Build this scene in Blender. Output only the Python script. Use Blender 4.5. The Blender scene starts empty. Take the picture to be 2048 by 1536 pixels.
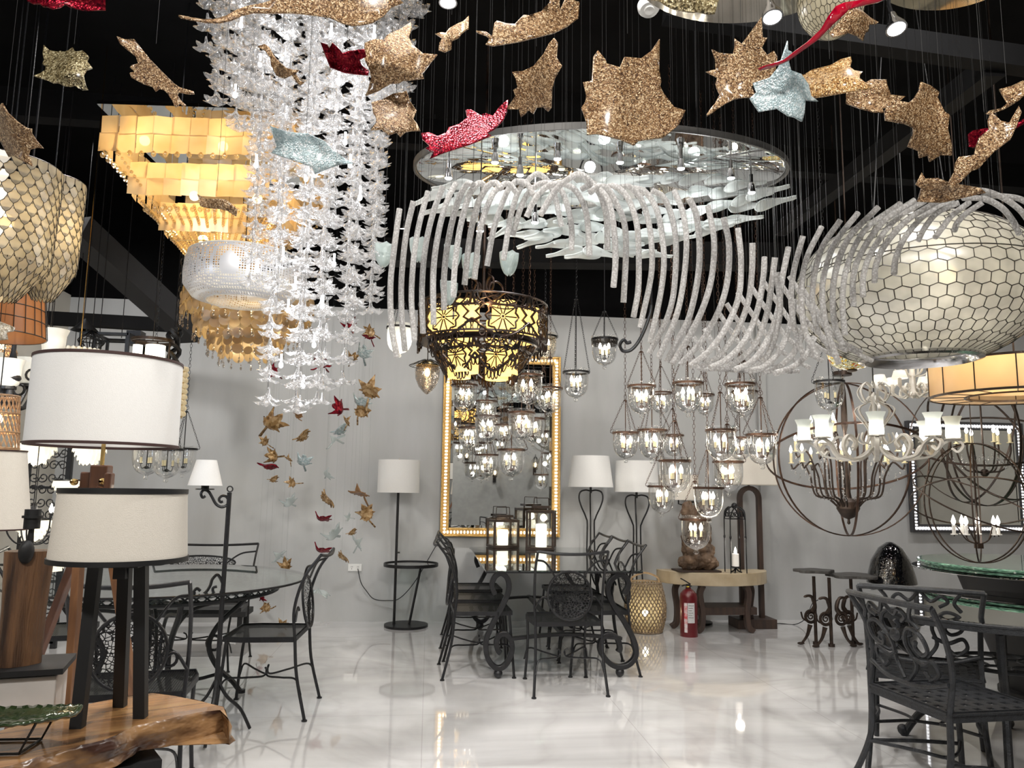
import bpy, math, random
from mathutils import Vector, Matrix, Euler
from mathutils.geometry import delaunay_2d_cdt
R_ = math.radians
PI = math.pi
C = bpy.context.scene.collection
random.seed(7)
# ---------------- camera, world, lights, exposure ----------------
F = 1538.0
CAM = Vector((0, 0, 1.341))
YAW, PITCH, ROLL = R_(-6.0), R_(7.66), R_(0.8)
ROT = (Matrix.Rotation(YAW, 3, 'Z') @ Matrix.Rotation(PI / 2 + PITCH, 3, 'X') @ Matrix.Rotation(ROLL, 3, 'Z'))
cd = bpy.data.cameras.new('camera')
cd.sensor_width = 36.0
cd.lens = 36.0 * F / 2048
cd.clip_start = 0.02
cam = bpy.data.objects.new('camera', cd)
cam.matrix_world = Matrix.Translation(CAM) @ ROT.to_4x4()
C.objects.link(cam)
sc = bpy.context.scene
sc.camera = cam
sc.view_settings.view_transform = 'Standard'
sc.view_settings.look = 'None'
sc.view_settings.exposure = 0.0
sc.view_settings.gamma = 1.0
sc.view_settings.use_curve_mapping = False
cy = sc.cycles
cy.use_denoising = True
cy.max_bounces = 9; cy.diffuse_bounces = 3; cy.glossy_bounces = 4
cy.transmission_bounces = 4; cy.transparent_max_bounces = 28
cy.sample_clamp_indirect = 2.5; cy.sample_clamp_direct = 12
cy.caustics_reflective = False; cy.caustics_refractive = False
cy.blur_glossy = 0.5
wd = bpy.data.worlds.new('world'); sc.world = wd; wd.use_nodes = True
wd.node_tree.nodes['Background'].inputs[0].default_value = (.85, .9, 1, 1)
wd.node_tree.nodes['Background'].inputs[1].default_value = 0.12

def area(name, loc, target, size, power, col=(1, .96, .9), spread=180):
    l = bpy.data.lights.new(name, 'AREA'); l.energy = power; l.size = size; l.color = col; l.shape = 'DISK'
    l.spread = R_(spread)
    o = bpy.data.objects.new(name, l); C.objects.link(o); o.location = loc
    d = Vector(target) - Vector(loc); o.rotation_euler = d.to_track_quat('-Z', 'Y').to_euler()
    return o
def point(name, loc, power, col=(1, .9, .75), r=.04):
    l = bpy.data.lights.new(name, 'POINT'); l.energy = power; l.color = col; l.shadow_soft_size = r
    o = bpy.data.objects.new(name, l); C.objects.link(o); o.location = loc
    return o
# added area fills under the ceiling, no fixtures modelled (z 3.9 - 4.1)
for i, (x, y, tx, ty, tz, s, p) in enumerate([
    (-1.6, 1.0, -1.4, 2.4, 1.2, .22, 7.5), (.1, 2.3, .1, 2.7, 0, .2, 34), (1.8, 2.4, 1.8, 2.8, 0, .2, 20),
    (-1.7, 4.2, -1.7, 4.4, 0, .2, 26), (.9, 4.6, .9, 4.8, 0, .2, 22), (2.9, 4.2, 2.9, 4.5, 0, .2, 17),
    (-3.0, 6.2, -2.9, 8, .6, .25, 13), (-1.3, 6.1, -1.4, 8, .4, .25, 14), (.4, 6.2, .4, 8, .5, .25, 9), (2.2, 6.1, 2.2, 8, .4, .25, 12),
    (4.0, 6.1, 4.0, 8, .4, .25, 11), (5.8, 6.1, 5.8, 8, .4, .25, 10), (.6, -2.0, .6, -3.2, 1.2, .25, 26), (3.2, -2.0, 3.2, -3.2, 1.2, .25, 22), (-2, -2.0, -2, -3.2, 1.2, .25, 18)]):
    area('ceiling_fill', (x, y, 4.12), (tx, ty, tz), s, p, col=(1, .97, .94), spread=105)  # unseen fill lights added for floor, walls and the mirrored front wall
for (x, y, tx, ty, tz, p) in ((-1.0, -1.0, -.2, 1.8, 2.6, 34), (1.6, -1.0, 1.6, 2.4, 2.4, 34)):
    area('leaf_fill', (x, y, 4.0), (tx, ty, tz), .3, p, spread=80)  # added overhead behind the camera so the hanging leaves are lit
area('cool_daylight', (-3.5, 2.0, 2.2), (-1.4, 7.5, .8), 1.0, 22, col=(.75, .85, 1), spread=120)

def ray(px, py):
    return ROT @ Vector(((px - 1024) / F, -(py - 768) / F, -1))
def P(px, py, D):                      # the point D metres into the room that shows at px, py
    return CAM + ray(px, py) * D
def G(px, py, z=0.0):                  # the point at height z that shows at px, py
    r = ray(px, py); return CAM + r * ((z - CAM.z) / r.z)
def atY(px, py, Y):
    r = ray(px, py); return CAM + r * (Y / r.y)

# ---------------- mesh helpers ----------------
class M:
    def __init__(s): s.v = []; s.f = []
    def add(s, vs, fs):
        b = len(s.v); s.v += [tuple(v) for v in vs]; s.f += [tuple(i + b for i in f) for f in fs]; return s
    def box(s, c, d, rz=0, rx=0, ry=0):
        x, y, z = d[0] / 2, d[1] / 2, d[2] / 2
        m = Euler((rx, ry, rz)).to_matrix(); c = Vector(c)
        vs = [c + m @ Vector((i, j, k)) for k in (-z, z) for i, j in ((-x, -y), (x, -y), (x, y), (-x, y))]
        return s.add(vs, [(3, 2, 1, 0), (4, 5, 6, 7), (0, 1, 5, 4), (1, 2, 6, 5), (2, 3, 7, 6), (3, 0, 4, 7)])
    def tube(s, pts, r, n=6, closed=False, flat=None):
        pts = [Vector(p) for p in pts]; k = len(pts)
        rs = r if isinstance(r, (list, tuple)) else [r] * k
        up = None; vs = []
        for i, p in enumerate(pts):
            a = pts[i - 1] if (i > 0 or closed) else p
            b = pts[(i + 1) % k] if (i < k - 1 or closed) else p
            t = (b - a)
            if t.length < 1e-9: t = Vector((0, 0, 1))
            t.normalize()
            if up is None:
                up = Vector((0, 0, 1)) if abs(t.z) < .9 else Vector((1, 0, 0))
                if flat is not None: up = Vector(flat)
            u = up - t * up.dot(t)
            if u.length < 1e-6: u = t.orthogonal()
            u.normalize(); up = u if flat is None else Vector(flat); w = t.cross(u)
            for j in range(n):
                q = 2 * PI * j / n
                vs.append(p + (u * math.cos(q) + w * math.sin(q)) * rs[i])
        fs = []
        for i in range(k if closed else k - 1):
            for j in range(n):
                a, b = i * n + j, i * n + (j + 1) % n
                c2, d2 = ((i + 1) % k) * n + (j + 1) % n, ((i + 1) % k) * n + j
                fs.append((a, b, c2, d2))
        if not closed:
            fs.append(tuple(reversed(range(n)))); fs.append(tuple(range((k - 1) * n, k * n)))
        return s.add(vs, fs)
    def bar(s, pts, w, t, side=(0, 1, 0)):   # flat strip: w across side, t thick
        pts = [Vector(p) for p in pts]; k = len(pts); sd = Vector(side).normalized(); vs = []
        for i, p in enumerate(pts):
            tg = (pts[min(i + 1, k - 1)] - pts[max(i - 1, 0)]).normalized()
            nn = tg.cross(sd).normalized()
            for a, b in ((-1, -1), (1, -1), (1, 1), (-1, 1)):
                vs.append(p + sd * (a * w / 2) + nn * (b * t / 2))
        fs = [(3, 2, 1, 0), tuple(range(4 * k - 4, 4 * k))]
        for i in range(k - 1):
            for j in range(4):
                fs.append((i * 4 + j, i * 4 + (j + 1) % 4, i * 4 + 4 + (j + 1) % 4, i * 4 + 4 + j))
        return s.add(vs, fs)
    def lathe(s, prof, n=24, c=(0, 0, 0), m=None, sx=1, sy=1):
        c = Vector(c); vs = []
        for r, z in prof:
            for j in range(n):
                q = 2 * PI * j / n
                v = Vector((r * math.cos(q) * sx, r * math.sin(q) * sy, z))
                vs.append(c + (m @ v if m else v))
        fs = []
        for i in range(len(prof) - 1):
            for j in range(n):
                a, b = i * n + j, i * n + (j + 1) % n
                fs.append((a, b, b + n, a + n))
        if prof[0][0] > 1e-5 and prof[0][0] != prof[-1][0] and getattr(s, 'cap', False):
            pass
        return s.add(vs, fs)
    def disc(s, c, r, z, n=24, m=None, sx=1, sy=1):
        return s.lathe([(r, z), (.0001, z)], n, c, m, sx, sy)
    def cyl(s, c, r, z0, z1, n=16, sx=1, sy=1):
        return s.lathe([(.0001, z0), (r, z0), (r, z1), (.0001, z1)], n, c, None, sx, sy)
    def ball(s, c, r, n=10, k=6):
        rx = r if isinstance(r, (list, tuple)) else (r, r, r)
        vs = []; c = Vector(c)
        for i in range(k + 1):
            a = -PI / 2 + PI * i / k
            for j in range(n):
                q = 2 * PI * j / n
                vs.append(c + Vector((rx[0] * math.cos(a) * math.cos(q), rx[1] * math.cos(a) * math.sin(q), rx[2] * math.sin(a))))
        fs = [(i * n + j, i * n + (j + 1) % n, (i + 1) * n + (j + 1) % n, (i + 1) * n + j) for i in range(k) for j in range(n)]
        return s.add(vs, fs)
    def prism(s, poly, z0, z1, tr=lambda v: v):
        n = len(poly)
        vs = [tr(Vector((x, y, z0))) for x, y in poly] + [tr(Vector((x, y, z1))) for x, y in poly]
        fs = [tuple(reversed(range(n))), tuple(range(n, 2 * n))] + [(i, (i + 1) % n, n + (i + 1) % n, n + i) for i in range(n)]
        return s.add(vs, fs)
    def merge(s, o, mt):
        return s.add([mt @ Vector(v) for v in o.v], o.f)
    def build(s, name, mat, parent=None, loc=None, smooth=True, bevel=0, sharp=35):
        me = bpy.data.meshes.new(name); me.from_pydata(s.v, [], s.f); me.validate(); me.update()
        if mat: me.materials.append(mat)
        if smooth:
            me.polygons.foreach_set('use_smooth', [True] * len(me.polygons))
            try: me.set_sharp_from_angle(angle=R_(sharp))
            except Exception: pass
        o = bpy.data.objects.new(name, me); C.objects.link(o)
        if parent: o.parent = parent
        if loc is not None: o.location = loc
        if bevel:
            b = o.modifiers.new('bevel', 'BEVEL'); b.width = bevel; b.segments = 2; b.limit_method = 'ANGLE'
        return o

def smooth_path(pts, k=6, closed=False):   # Catmull-Rom
    pts = [Vector(p) for p in pts]; n = len(pts); out = []
    for i in range(n if closed else n - 1):
        p0 = pts[i - 1] if (i > 0 or closed) else pts[0] * 2 - pts[1]
        p1 = pts[i]; p2 = pts[(i + 1) % n]
        p3 = pts[(i + 2) % n] if (i + 2 < n or closed) else p2 * 2 - p1
        for j in range(k):
            t = j / k
            out.append(.5 * ((2 * p1) + (p2 - p0) * t + (2 * p0 - 5 * p1 + 4 * p2 - p3) * t * t + (3 * p1 - p0 - 3 * p2 + p3) * t ** 3))
    if not closed: out.append(pts[-1])
    return out
def ringpts(c, r, axis='Z', n=40, m=None, a0=0, a1=2 * PI, sx=1, sy=1):
    out = []; full = abs(a1 - a0 - 2 * PI) < 1e-6
    for j in range(n if full else n + 1):
        q = a0 + (a1 - a0) * j / n
        a, b = r * math.cos(q) * sx, r * math.sin(q) * sy
        v = {'Z': Vector((a, b, 0)), 'Y': Vector((a, 0, b)), 'X': Vector((0, a, b))}[axis]
        out.append(Vector(c) + (m @ v if m else v))
    return out
def spiral(cx, cz, r0, r1, a0, a1, n=16):
    return [(cx + (r0 + (r1 - r0) * i / n) * math.cos(a0 + (a1 - a0) * i / n), 0, cz + (r0 + (r1 - r0) * i / n) * math.sin(a0 + (a1 - a0) * i / n)) for i in range(n + 1)]

def tag(o, label=None, cat=None, group=None, kind=None):
    if label: o['label'] = label
    if cat: o['category'] = cat
    if group: o['group'] = group
    if kind: o['kind'] = kind
    return o
def thing(name, label, cat, loc=(0, 0, 0), rz=0, group=None, rot=None):
    o = bpy.data.objects.new(name, None); C.objects.link(o); o.empty_display_size = .05
    o.location = loc; o.rotation_euler = rot if rot else (0, 0, rz)
    return tag(o, label, cat, group)
def dup(root, loc=None, rz=None, label=None, group=None, scale=None, skip=()):
    def cp(o, par):
        c = o.copy(); C.objects.link(c)
        if par: c.parent = par
        for ch in list(o.children):
            if ch.name.split('.')[0] not in skip: cp(ch, c)
        return c
    r = cp(root, None)
    if loc is not None: r.location = loc
    if rz is not None: r.rotation_euler = (0, 0, rz)
    if scale is not None: r.scale = (scale,) * 3 if not isinstance(scale, (tuple, list)) else scale
    if label: r['label'] = label
    if group: r['group'] = group
    return r

# ---------------- materials ----------------
def newmat(name):
    m = bpy.data.materials.new(name); m.use_nodes = True
    nt = m.node_tree; return m, nt, nt.nodes, nt.links
def coords(nt, scale=1, kind='Object', vec=None):
    tc = nt.nodes.new('ShaderNodeTexCoord'); mp = nt.nodes.new('ShaderNodeMapping')
    nt.links.new(tc.outputs[kind], mp.inputs[0])
    mp.inputs['Scale'].default_value = vec if vec else (scale,) * 3
    return mp.outputs[0]
def c4(c): return (c[0], c[1], c[2], 1)
def mat(name, col, rough=.5, metal=0, col2=None, nscale=8, bump=0, bscale=40, emis=None, estr=0, spec=.5, coat=0, vec=None, sheen=0, rough2=None):
    m, nt, N, L = newmat(name); b = N['Principled BSDF']
    b.inputs['Roughness'].default_value = rough; b.inputs['Metallic'].default_value = metal
    b.inputs['Specular IOR Level'].default_value = spec; b.inputs['Coat Weight'].default_value = coat
    b.inputs['Base Color'].default_value = c4(col)
    co = coords(nt, 1, vec=vec)
    no = N.new('ShaderNodeTexNoise'); no.inputs['Scale'].default_value = nscale; no.inputs['Detail'].default_value = 4
    L.new(co, no.inputs['Vector'])
    cr = N.new('ShaderNodeValToRGB'); L.new(no.outputs['Fac'], cr.inputs[0])
    c2 = col2 if col2 else tuple(min(1, x * .88) for x in col)
    cr.color_ramp.elements[0].position = .35; cr.color_ramp.elements[1].position = .65
    cr.color_ramp.elements[0].color = c4(c2); cr.color_ramp.elements[1].color = c4(col)
    L.new(cr.outputs[0], b.inputs['Base Color'])
    if bump:
        nb = N.new('ShaderNodeTexNoise'); nb.inputs['Scale'].default_value = bscale; L.new(co, nb.inputs['Vector'])
        bp = N.new('ShaderNodeBump'); bp.inputs['Strength'].default_value = bump; bp.inputs['Distance'].default_value = .01
        L.new(nb.outputs['Fac'], bp.inputs['Height']); L.new(bp.outputs[0], b.inputs['Normal'])
    if emis:
        b.inputs['Emission Color'].default_value = c4(emis); b.inputs['Emission Strength'].default_value = estr
        m.cycles.emission_sampling = 'NONE'
    return m
def emit(name, col, s, sample=False):
    m, nt, N, L = newmat(name); N.remove(N['Principled BSDF']); e = N.new('ShaderNodeEmission')
    e.inputs[0].default_value = c4(col); e.inputs[1].default_value = s
    L.new(e.outputs[0], N['Material Output'].inputs[0])
    if not sample: m.cycles.emission_sampling = 'NONE'
    return m
def glass(name, tint=(.97, .99, .98), gloss=.06, edge=.75, rough=.03, milk=0, milkcol=(.9, .92, .93), bump=0, bscale=60, voro=False, glosscol=(1, 1, 1)):
    m, nt, N, L = newmat(name); N.remove(N['Principled BSDF'])
    t = N.new('ShaderNodeBsdfTransparent'); t.inputs[0].default_value = c4(tint)
    g = N.new('ShaderNodeBsdfGlossy'); g.inputs['Roughness'].default_value = rough; g.inputs[0].default_value = c4(glosscol)
    lw = N.new('ShaderNodeLayerWeight'); lw.inputs[0].default_value = .35
    mr = N.new('ShaderNodeMapRange'); mr.inputs[3].default_value = gloss; mr.inputs[4].default_value = edge
    L.new(lw.outputs['Facing'], mr.inputs[0])
    if bump:
        co = coords(nt, 1)
        if voro:
            nb = N.new('ShaderNodeTexVoronoi'); nb.inputs['Scale'].default_value = bscale; L.new(co, nb.inputs['Vector']); out = nb.outputs['Distance']
        else:
            nb = N.new('ShaderNodeTexNoise'); nb.inputs['Scale'].default_value = bscale; L.new(co, nb.inputs['Vector']); out = nb.outputs['Fac']
        bp = N.new('ShaderNodeBump'); bp.inputs['Strength'].default_value = bump; bp.inputs['Distance'].default_value = .01
        L.new(out, bp.inputs['Height']); L.new(bp.outputs[0], g.inputs['Normal']); L.new(bp.outputs[0], lw.inputs['Normal'])
    mx = N.new('ShaderNodeMixShader'); L.new(mr.outputs[0], mx.inputs[0]); L.new(t.outputs[0], mx.inputs[1]); L.new(g.outputs[0], mx.inputs[2])
    out = mx.outputs[0]
    if milk:
        d = N.new('ShaderNodeBsdfDiffuse'); d.inputs[0].default_value = c4(milkcol)
        if voro:
            cr = N.new('ShaderNodeValToRGB'); cr.color_ramp.elements[0].color = c4(milkcol); cr.color_ramp.elements[1].color = (.50, .48, .46, 1); cr.color_ramp.elements[0].position = .25; cr.color_ramp.elements[1].position = .6
            L.new(nb.outputs['Distance'], cr.inputs[0]); L.new(cr.outputs[0], d.inputs[0])
        tr = N.new('ShaderNodeBsdfTranslucent'); tr.inputs[0].default_value = c4(milkcol)
        ml = N.new('ShaderNodeMixShader'); ml.inputs[0].default_value = .45; L.new(d.outputs[0], ml.inputs[1]); L.new(tr.outputs[0], ml.inputs[2])
        m2 = N.new('ShaderNodeMixShader'); m2.inputs[0].default_value = milk; L.new(out, m2.inputs[1]); L.new(ml.outputs[0], m2.inputs[2]); out = m2.outputs[0]
    L.new(out, N['Material Output'].inputs[0])
    return m
def glitter(name, cols, scale=170, rough=.3, trans=0, bump=.6):
    m, nt, N, L = newmat(name); b = N['Principled BSDF']; co = coords(nt, 1)
    v = N.new('ShaderNodeTexVoronoi'); v.inputs['Scale'].default_value = scale; L.new(co, v.inputs['Vector'])
    n2 = N.new('ShaderNodeTexNoise'); n2.inputs['Scale'].default_value = scale / 3; n2.inputs['Detail'].default_value = 3; L.new(co, n2.inputs['Vector'])
    sp = N.new('ShaderNodeSeparateColor'); L.new(v.outputs['Color'], sp.inputs[0])
    ad = N.new('ShaderNodeMath'); ad.operation = 'MULTIPLY_ADD'; ad.inputs[1].default_value = .55; L.new(sp.outputs[0], ad.inputs[0])
    ml = N.new('ShaderNodeMath'); ml.operation = 'MULTIPLY'; ml.inputs[1].default_value = .5; L.new(n2.outputs['Fac'], ml.inputs[0]); L.new(ml.outputs[0], ad.inputs[2])
    cr = N.new('ShaderNodeValToRGB'); L.new(ad.outputs[0], cr.inputs[0])
    e = cr.color_ramp.elements; e[0].color = c4(cols[0]); e[0].position = .25; e[1].color = c4(cols[-1]); e[1].position = .8
    for i, c in enumerate(cols[1:-1]):
        q = e.new(.25 + .55 * (i + 1) / (len(cols) - 1)); q.color = c4(c)
    L.new(cr.outputs[0], b.inputs['Base Color'])
    bp = N.new('ShaderNodeBump'); bp.inputs['Strength'].default_value = bump; bp.inputs['Distance'].default_value = .004
    L.new(v.outputs['Distance'], bp.inputs['Height']); L.new(bp.outputs[0], b.inputs['Normal'])
    b.inputs['Roughness'].default_value = rough; b.inputs['Metallic'].default_value = .35
    b.inputs['Coat Weight'].default_value = .5; b.inputs['Coat Roughness'].default_value = .15
    if trans:
        t = N.new('ShaderNodeBsdfTranslucent'); L.new(cr.outputs[0], t.inputs[0])
        x = N.new('ShaderNodeMixShader'); x.inputs[0].default_value = trans; L.new(b.outputs[0], x.inputs[1]); L.new(t.outputs[0], x.inputs[2])
        L.new(x.outputs[0], N['Material Output'].inputs[0])
    return m
def shell_mat(name, c1, c2, trans=.45, clear=.0, rough=.3, nscale=9, gloss=.12, cell=None):
    m, nt, N, L = newmat(name); N.remove(N['Principled BSDF']); co = coords(nt, 1)
    n = N.new('ShaderNodeTexNoise'); n.inputs['Scale'].default_value = nscale; n.inputs['Detail'].default_value = 2; L.new(co, n.inputs['Vector'])
    cr = N.new('ShaderNodeValToRGB'); cr.color_ramp.elements[0].position = .35; cr.color_ramp.elements[1].position = .68
    cr.color_ramp.elements[0].color = c4(c2); cr.color_ramp.elements[1].color = c4(c1); L.new(n.outputs['Fac'], cr.inputs[0])
    d = N.new('ShaderNodeBsdfDiffuse'); t = N.new('ShaderNodeBsdfTranslucent'); g = N.new('ShaderNodeBsdfGlossy'); g.inputs['Roughness'].default_value = rough
    L.new(cr.outputs[0], d.inputs[0]); L.new(cr.outputs[0], t.inputs[0])
    a = N.new('ShaderNodeMixShader'); a.inputs[0].default_value = trans; L.new(d.outputs[0], a.inputs[1]); L.new(t.outputs[0], a.inputs[2])
    b = N.new('ShaderNodeMixShader'); b.inputs[0].default_value = gloss; L.new(a.outputs[0], b.inputs[1]); L.new(g.outputs[0], b.inputs[2]); out = b.outputs[0]
    if clear:
        tp = N.new('ShaderNodeBsdfTransparent'); tp.inputs[0].default_value = c4(c1)
        x = N.new('ShaderNodeMixShader'); x.inputs[0].default_value = clear; L.new(out, x.inputs[1]); L.new(tp.outputs[0], x.inputs[2]); out = x.outputs[0]
    L.new(out, N['Material Output'].inputs[0])
    return m
def perforated(name, col, scale=60, hole=.35, kind='mesh'):   # metal sheet with real see-through holes
    m, nt, N, L = newmat(name); b = N['Principled BSDF']; b.inputs['Base Color'].default_value = c4(col)
    b.inputs['Roughness'].default_value = .38; b.inputs['Metallic'].default_value = .3
    co = coords(nt, scale)
    v = N.new('ShaderNodeTexVoronoi'); v.feature = 'DISTANCE_TO_EDGE' if kind == 'web' else 'F1'
    if kind != 'web': v.inputs['Randomness'].default_value = 0; v.distance = 'CHEBYCHEV'
    v.inputs['Scale'].default_value = 1; L.new(co, v.inputs['Vector'])
    g = N.new('ShaderNodeMath'); g.operation = 'GREATER_THAN' if kind == 'web' else 'LESS_THAN'; g.inputs[1].default_value = hole
    L.new(v.outputs['Distance'], g.inputs[0])
    iv = N.new('ShaderNodeMath'); iv.operation = 'SUBTRACT'; iv.inputs[0].default_value = 1; L.new(g.outputs[0], iv.inputs[1])
    L.new(iv.outputs[0], b.inputs['Alpha'])
    return m

IRON = mat('black iron', (.007, .007, .008), .4, .2, (.012, .012, .014), 30, .15, 120)
IRON2 = mat('charcoal textured iron', (.020, .022, .026), .5, .15, (.011, .012, .014), 40, .3, 160)
BRONZE = mat('brown bronze', (.10, .055, .035), .4, .7, (.05, .028, .02), 20, .15, 90)
DBRONZE = mat('dark bronze', (.035, .025, .02), .4, .6, (.06, .04, .03), 20, .15, 90)
BRASS = mat('polished brass', (.85, .6, .25), .2, 1)
CHROME = mat('chrome', (.8, .8, .82), .12, 1)
WHITE_P = mat('white plastic', (.8, .8, .78), .4)
WHITE_IRON = mat('white painted iron', (.72, .69, .62), .5, 0, (.6, .56, .5), 30, .2, 80)
LINEN = mat('white linen', (.80, .79, .77), .85, 0, (.785, .775, .755), 120, .15, 400)
LINEN_C = mat('cream linen', (.76, .71, .63), .85, 0, (.74, .69, .61), 120, .15, 400)
TRIM_B = mat('black tape', (.006, .006, .007), .6)
TRIM_R = mat('maroon tape', (.045, .018, .015), .7)
BULB = emit('glowing bulb', (1, .93, .82), 26)
BULBW = emit('glowing warm bulb', (1, .72, .38), 22)
BULBC = emit('glowing cool lamp', (.95, .97, 1), 30)
CANDLE = mat('ivory candle sleeve', (.75, .66, .40), .5, emis=(1, .8, .45), estr=.12)
CLEAR = glass('clear bell glass', (.985, .99, .99), .07, .85, .02, bump=.12, bscale=14)
CLEARTAB = glass('table glass', (.86, .95, .92), .10, .9, .01)
MIRROR = mat('mirror', (.85, .87, .87), .015, 1, (.84, .86, .86))
CRYSTAL = glass('cut crystal', (.92, .92, .92), .26, .95, .06, milk=.17, milkcol=(.95, .94, .94), bump=1.0, bscale=38)
RODGLASS = glass('bubbled glass', (.70, .69, .68), .30, .9, .16, milk=.50, milkcol=(1, .99, .98), bump=2.2, bscale=125, voro=True)
PETAL = glass('frosted pale glass', (.88, .93, .92), .1, .6, .2, milk=.66, milkcol=(.97, .99, .985), bump=.6, bscale=140)
SCOOPG = glass('pale green cast glass', (.72, .80, .78), .12, .6, .2, milk=.30, milkcol=(.75, .85, .83), bump=.8, bscale=90)
GOLDG = glitter('gold glitter glass', [(.05, .022, .01), (.22, .115, .05), (.36, .215, .10), (.80, .62, .40)], 300, trans=.12)
GOLDG2 = glitter('warm gold glitter glass', [(.09, .035, .012), (.40, .20, .06), (.65, .38, .14), (1, .8, .5)], 300, trans=.12)
REDG = glitter('red glitter glass', [(.05, .0, .005), (.16, .002, .012), (.20, .004, .015), (.34, .02, .03)], 150, .32, trans=0)
for _n in REDG.node_tree.nodes:
    if _n.type == 'BSDF_PRINCIPLED': _n.inputs['Coat Weight'].default_value = .08; _n.inputs['Metallic'].default_value = .75; _n.inputs['Specular IOR Level'].default_value = .15
BLUEG = glitter('pale aqua glitter glass', [(.35, .45, .48), (.5, .62, .65), (.62, .74, .77), (.95, .98, 1)], 220, .3, trans=.3)
AMBERG = glitter('amber glass', [(.22, .12, .04), (.42, .25, .10), (.55, .36, .17), (.8, .6, .35)], 90, .2, trans=.35)
# ---------------- room ----------------
WY = G(1024, 1242).y
print('wall y', WY)
def marble():
    m, nt, N, L = newmat('polished white marble'); b = N['Principled BSDF']
    co = coords(nt, 1, vec=(.55, .8, 1))
    n = N.new('ShaderNodeTexNoise'); n.inputs['Scale'].default_value = .8; n.inputs['Detail'].default_value = 6; n.inputs['Distortion'].default_value = 2.2; L.new(co, n.inputs[0])
    cr = N.new('ShaderNodeValToRGB'); L.new(n.outputs['Fac'], cr.inputs[0])
    e = cr.color_ramp.elements; e[0].position = .34; e[0].color = (.62, .61, .61, 1); e[1].position = .6; e[1].color = (.84, .83, .83, 1)
    w = N.new('ShaderNodeTexNoise'); w.inputs['Scale'].default_value = 1.3; w.inputs['Detail'].default_value = 5; w.inputs['Distortion'].default_value = .8; L.new(co, w.inputs[0])
    s = N.new('ShaderNodeMath'); s.operation = 'SUBTRACT'; s.inputs[1].default_value = .5; L.new(w.outputs['Fac'], s.inputs[0])
    a = N.new('ShaderNodeMath'); a.operation = 'ABSOLUTE'; L.new(s.outputs[0], a.inputs[0])
    c2 = N.new('ShaderNodeValToRGB'); L.new(a.outputs[0], c2.inputs[0]); e = c2.color_ramp.elements
    e[0].position = 0; e[0].color = (.55, .52, .50, 1); e[1].position = .05; e[1].color = (1, 1, 1, 1)
    mx = N.new('ShaderNodeMix'); mx.data_type = 'RGBA'; mx.blend_type = 'MULTIPLY'; mx.inputs[0].default_value = .22
    L.new(cr.outputs[0], mx.inputs[6]); L.new(c2.outputs[0], mx.inputs[7])
    # joints of the big slabs
    br = N.new('ShaderNodeTexBrick'); br.offset = 0; br.inputs['Scale'].default_value = 1; br.inputs['Mortar Size'].default_value = .0025
    br.inputs['Brick Width'].default_value = 1.2; br.inputs['Row Height'].default_value = 1.2
    br.inputs['Color1'].default_value = br.inputs['Color2'].default_value = (1, 1, 1, 1); br.inputs['Mortar'].default_value = (.80, .79, .78, 1)
    L.new(coords(nt, 1), br.inputs[0])
    m2 = N.new('ShaderNodeMix'); m2.data_type = 'RGBA'; m2.blend_type = 'MULTIPLY'; m2.inputs[0].default_value = 1
    L.new(mx.outputs[2], m2.inputs[6]); L.new(br.outputs[0], m2.inputs[7]); L.new(m2.outputs[2], b.inputs['Base Color'])
    b.inputs['Roughness'].default_value = .045; b.inputs['Specular IOR Level'].default_value = .9; b.inputs['IOR'].default_value = 1.6; b.inputs['Coat Weight'].default_value = .8; b.inputs['Coat IOR'].default_value = 1.8; b.inputs['Coat Roughness'].default_value = .02
    return m
def plaster():
    m, nt, N, L = newmat('grey polished plaster'); b = N['Principled BSDF']; co = coords(nt, 1, vec=(1.6, 1, .35))
    n = N.new('ShaderNodeTexNoise'); n.inputs['Scale'].default_value = 2.2; n.inputs['Detail'].default_value = 5; L.new(co, n.inputs[0])
    cr = N.new('ShaderNodeValToRGB'); L.new(n.outputs['Fac'], cr.inputs[0]); e = cr.color_ramp.elements
    e[0].position = .3; e[0].color = (.40, .405, .40, 1); e[1].position = .7; e[1].color = (.47, .475, .475, 1)
    L.new(cr.outputs[0], b.inputs['Base Color']); b.inputs['Roughness'].default_value = .55
    return m
MARBLE, PLASTER = marble(), plaster()
BLACKC = mat('black painted ceiling', (.0022, .0022, .0026), .9, 0, (.001, .001, .0013), 3, spec=.1)
BEAMM = mat('dark grey beam', (.006, .006, .0065), .9, 0, (.0035, .0035, .004), 3, spec=.15)
CREAMW = mat('warm white wall', (.66, .63, .56), .6, 0, (.6, .57, .5), 3)
XL, XR, YF, ZC = -3.64, 6.9, -3.2, 4.3
def st(name, m, mt, par=None, **k):
    o = m.build(name, mt, par, smooth=False, **k); o['kind'] = 'structure'; return o
ZT = 3.18
st('floor', M().box(((XL + XR) / 2, (WY + YF) / 2, -.05), (XR - XL + .4, WY - YF + .6, .1)), MARBLE)
st('wall_back', M().box(((XL + XR) / 2, WY + .1, ZT / 2), (XR - XL + .4, .2, ZT)), PLASTER)
st('wall_back_upper', M().box(((XL + XR) / 2, WY + .1, (ZT + ZC) / 2), (XR - XL + .4, .2, ZC - ZT)), BLACKC)
st('wall_left', M().box((XL - .1, (WY + YF) / 2, 1.6), (.2, WY - YF, 3.2)), CREAMW)
st('wall_left_upper', M().box((XL - .1, (WY + YF) / 2, (3.2 + ZC) / 2), (.2, WY - YF, ZC - 3.2)), BLACKC)
st('wall_right', M().box((XR + .1, (WY + YF) / 2, 1.6), (.2, WY - YF, 3.2)), CREAMW)
st('wall_right_upper', M().box((XR + .1, (WY + YF) / 2, (3.2 + ZC) / 2), (.2, WY - YF, ZC - 3.2)), BLACKC)
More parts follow.
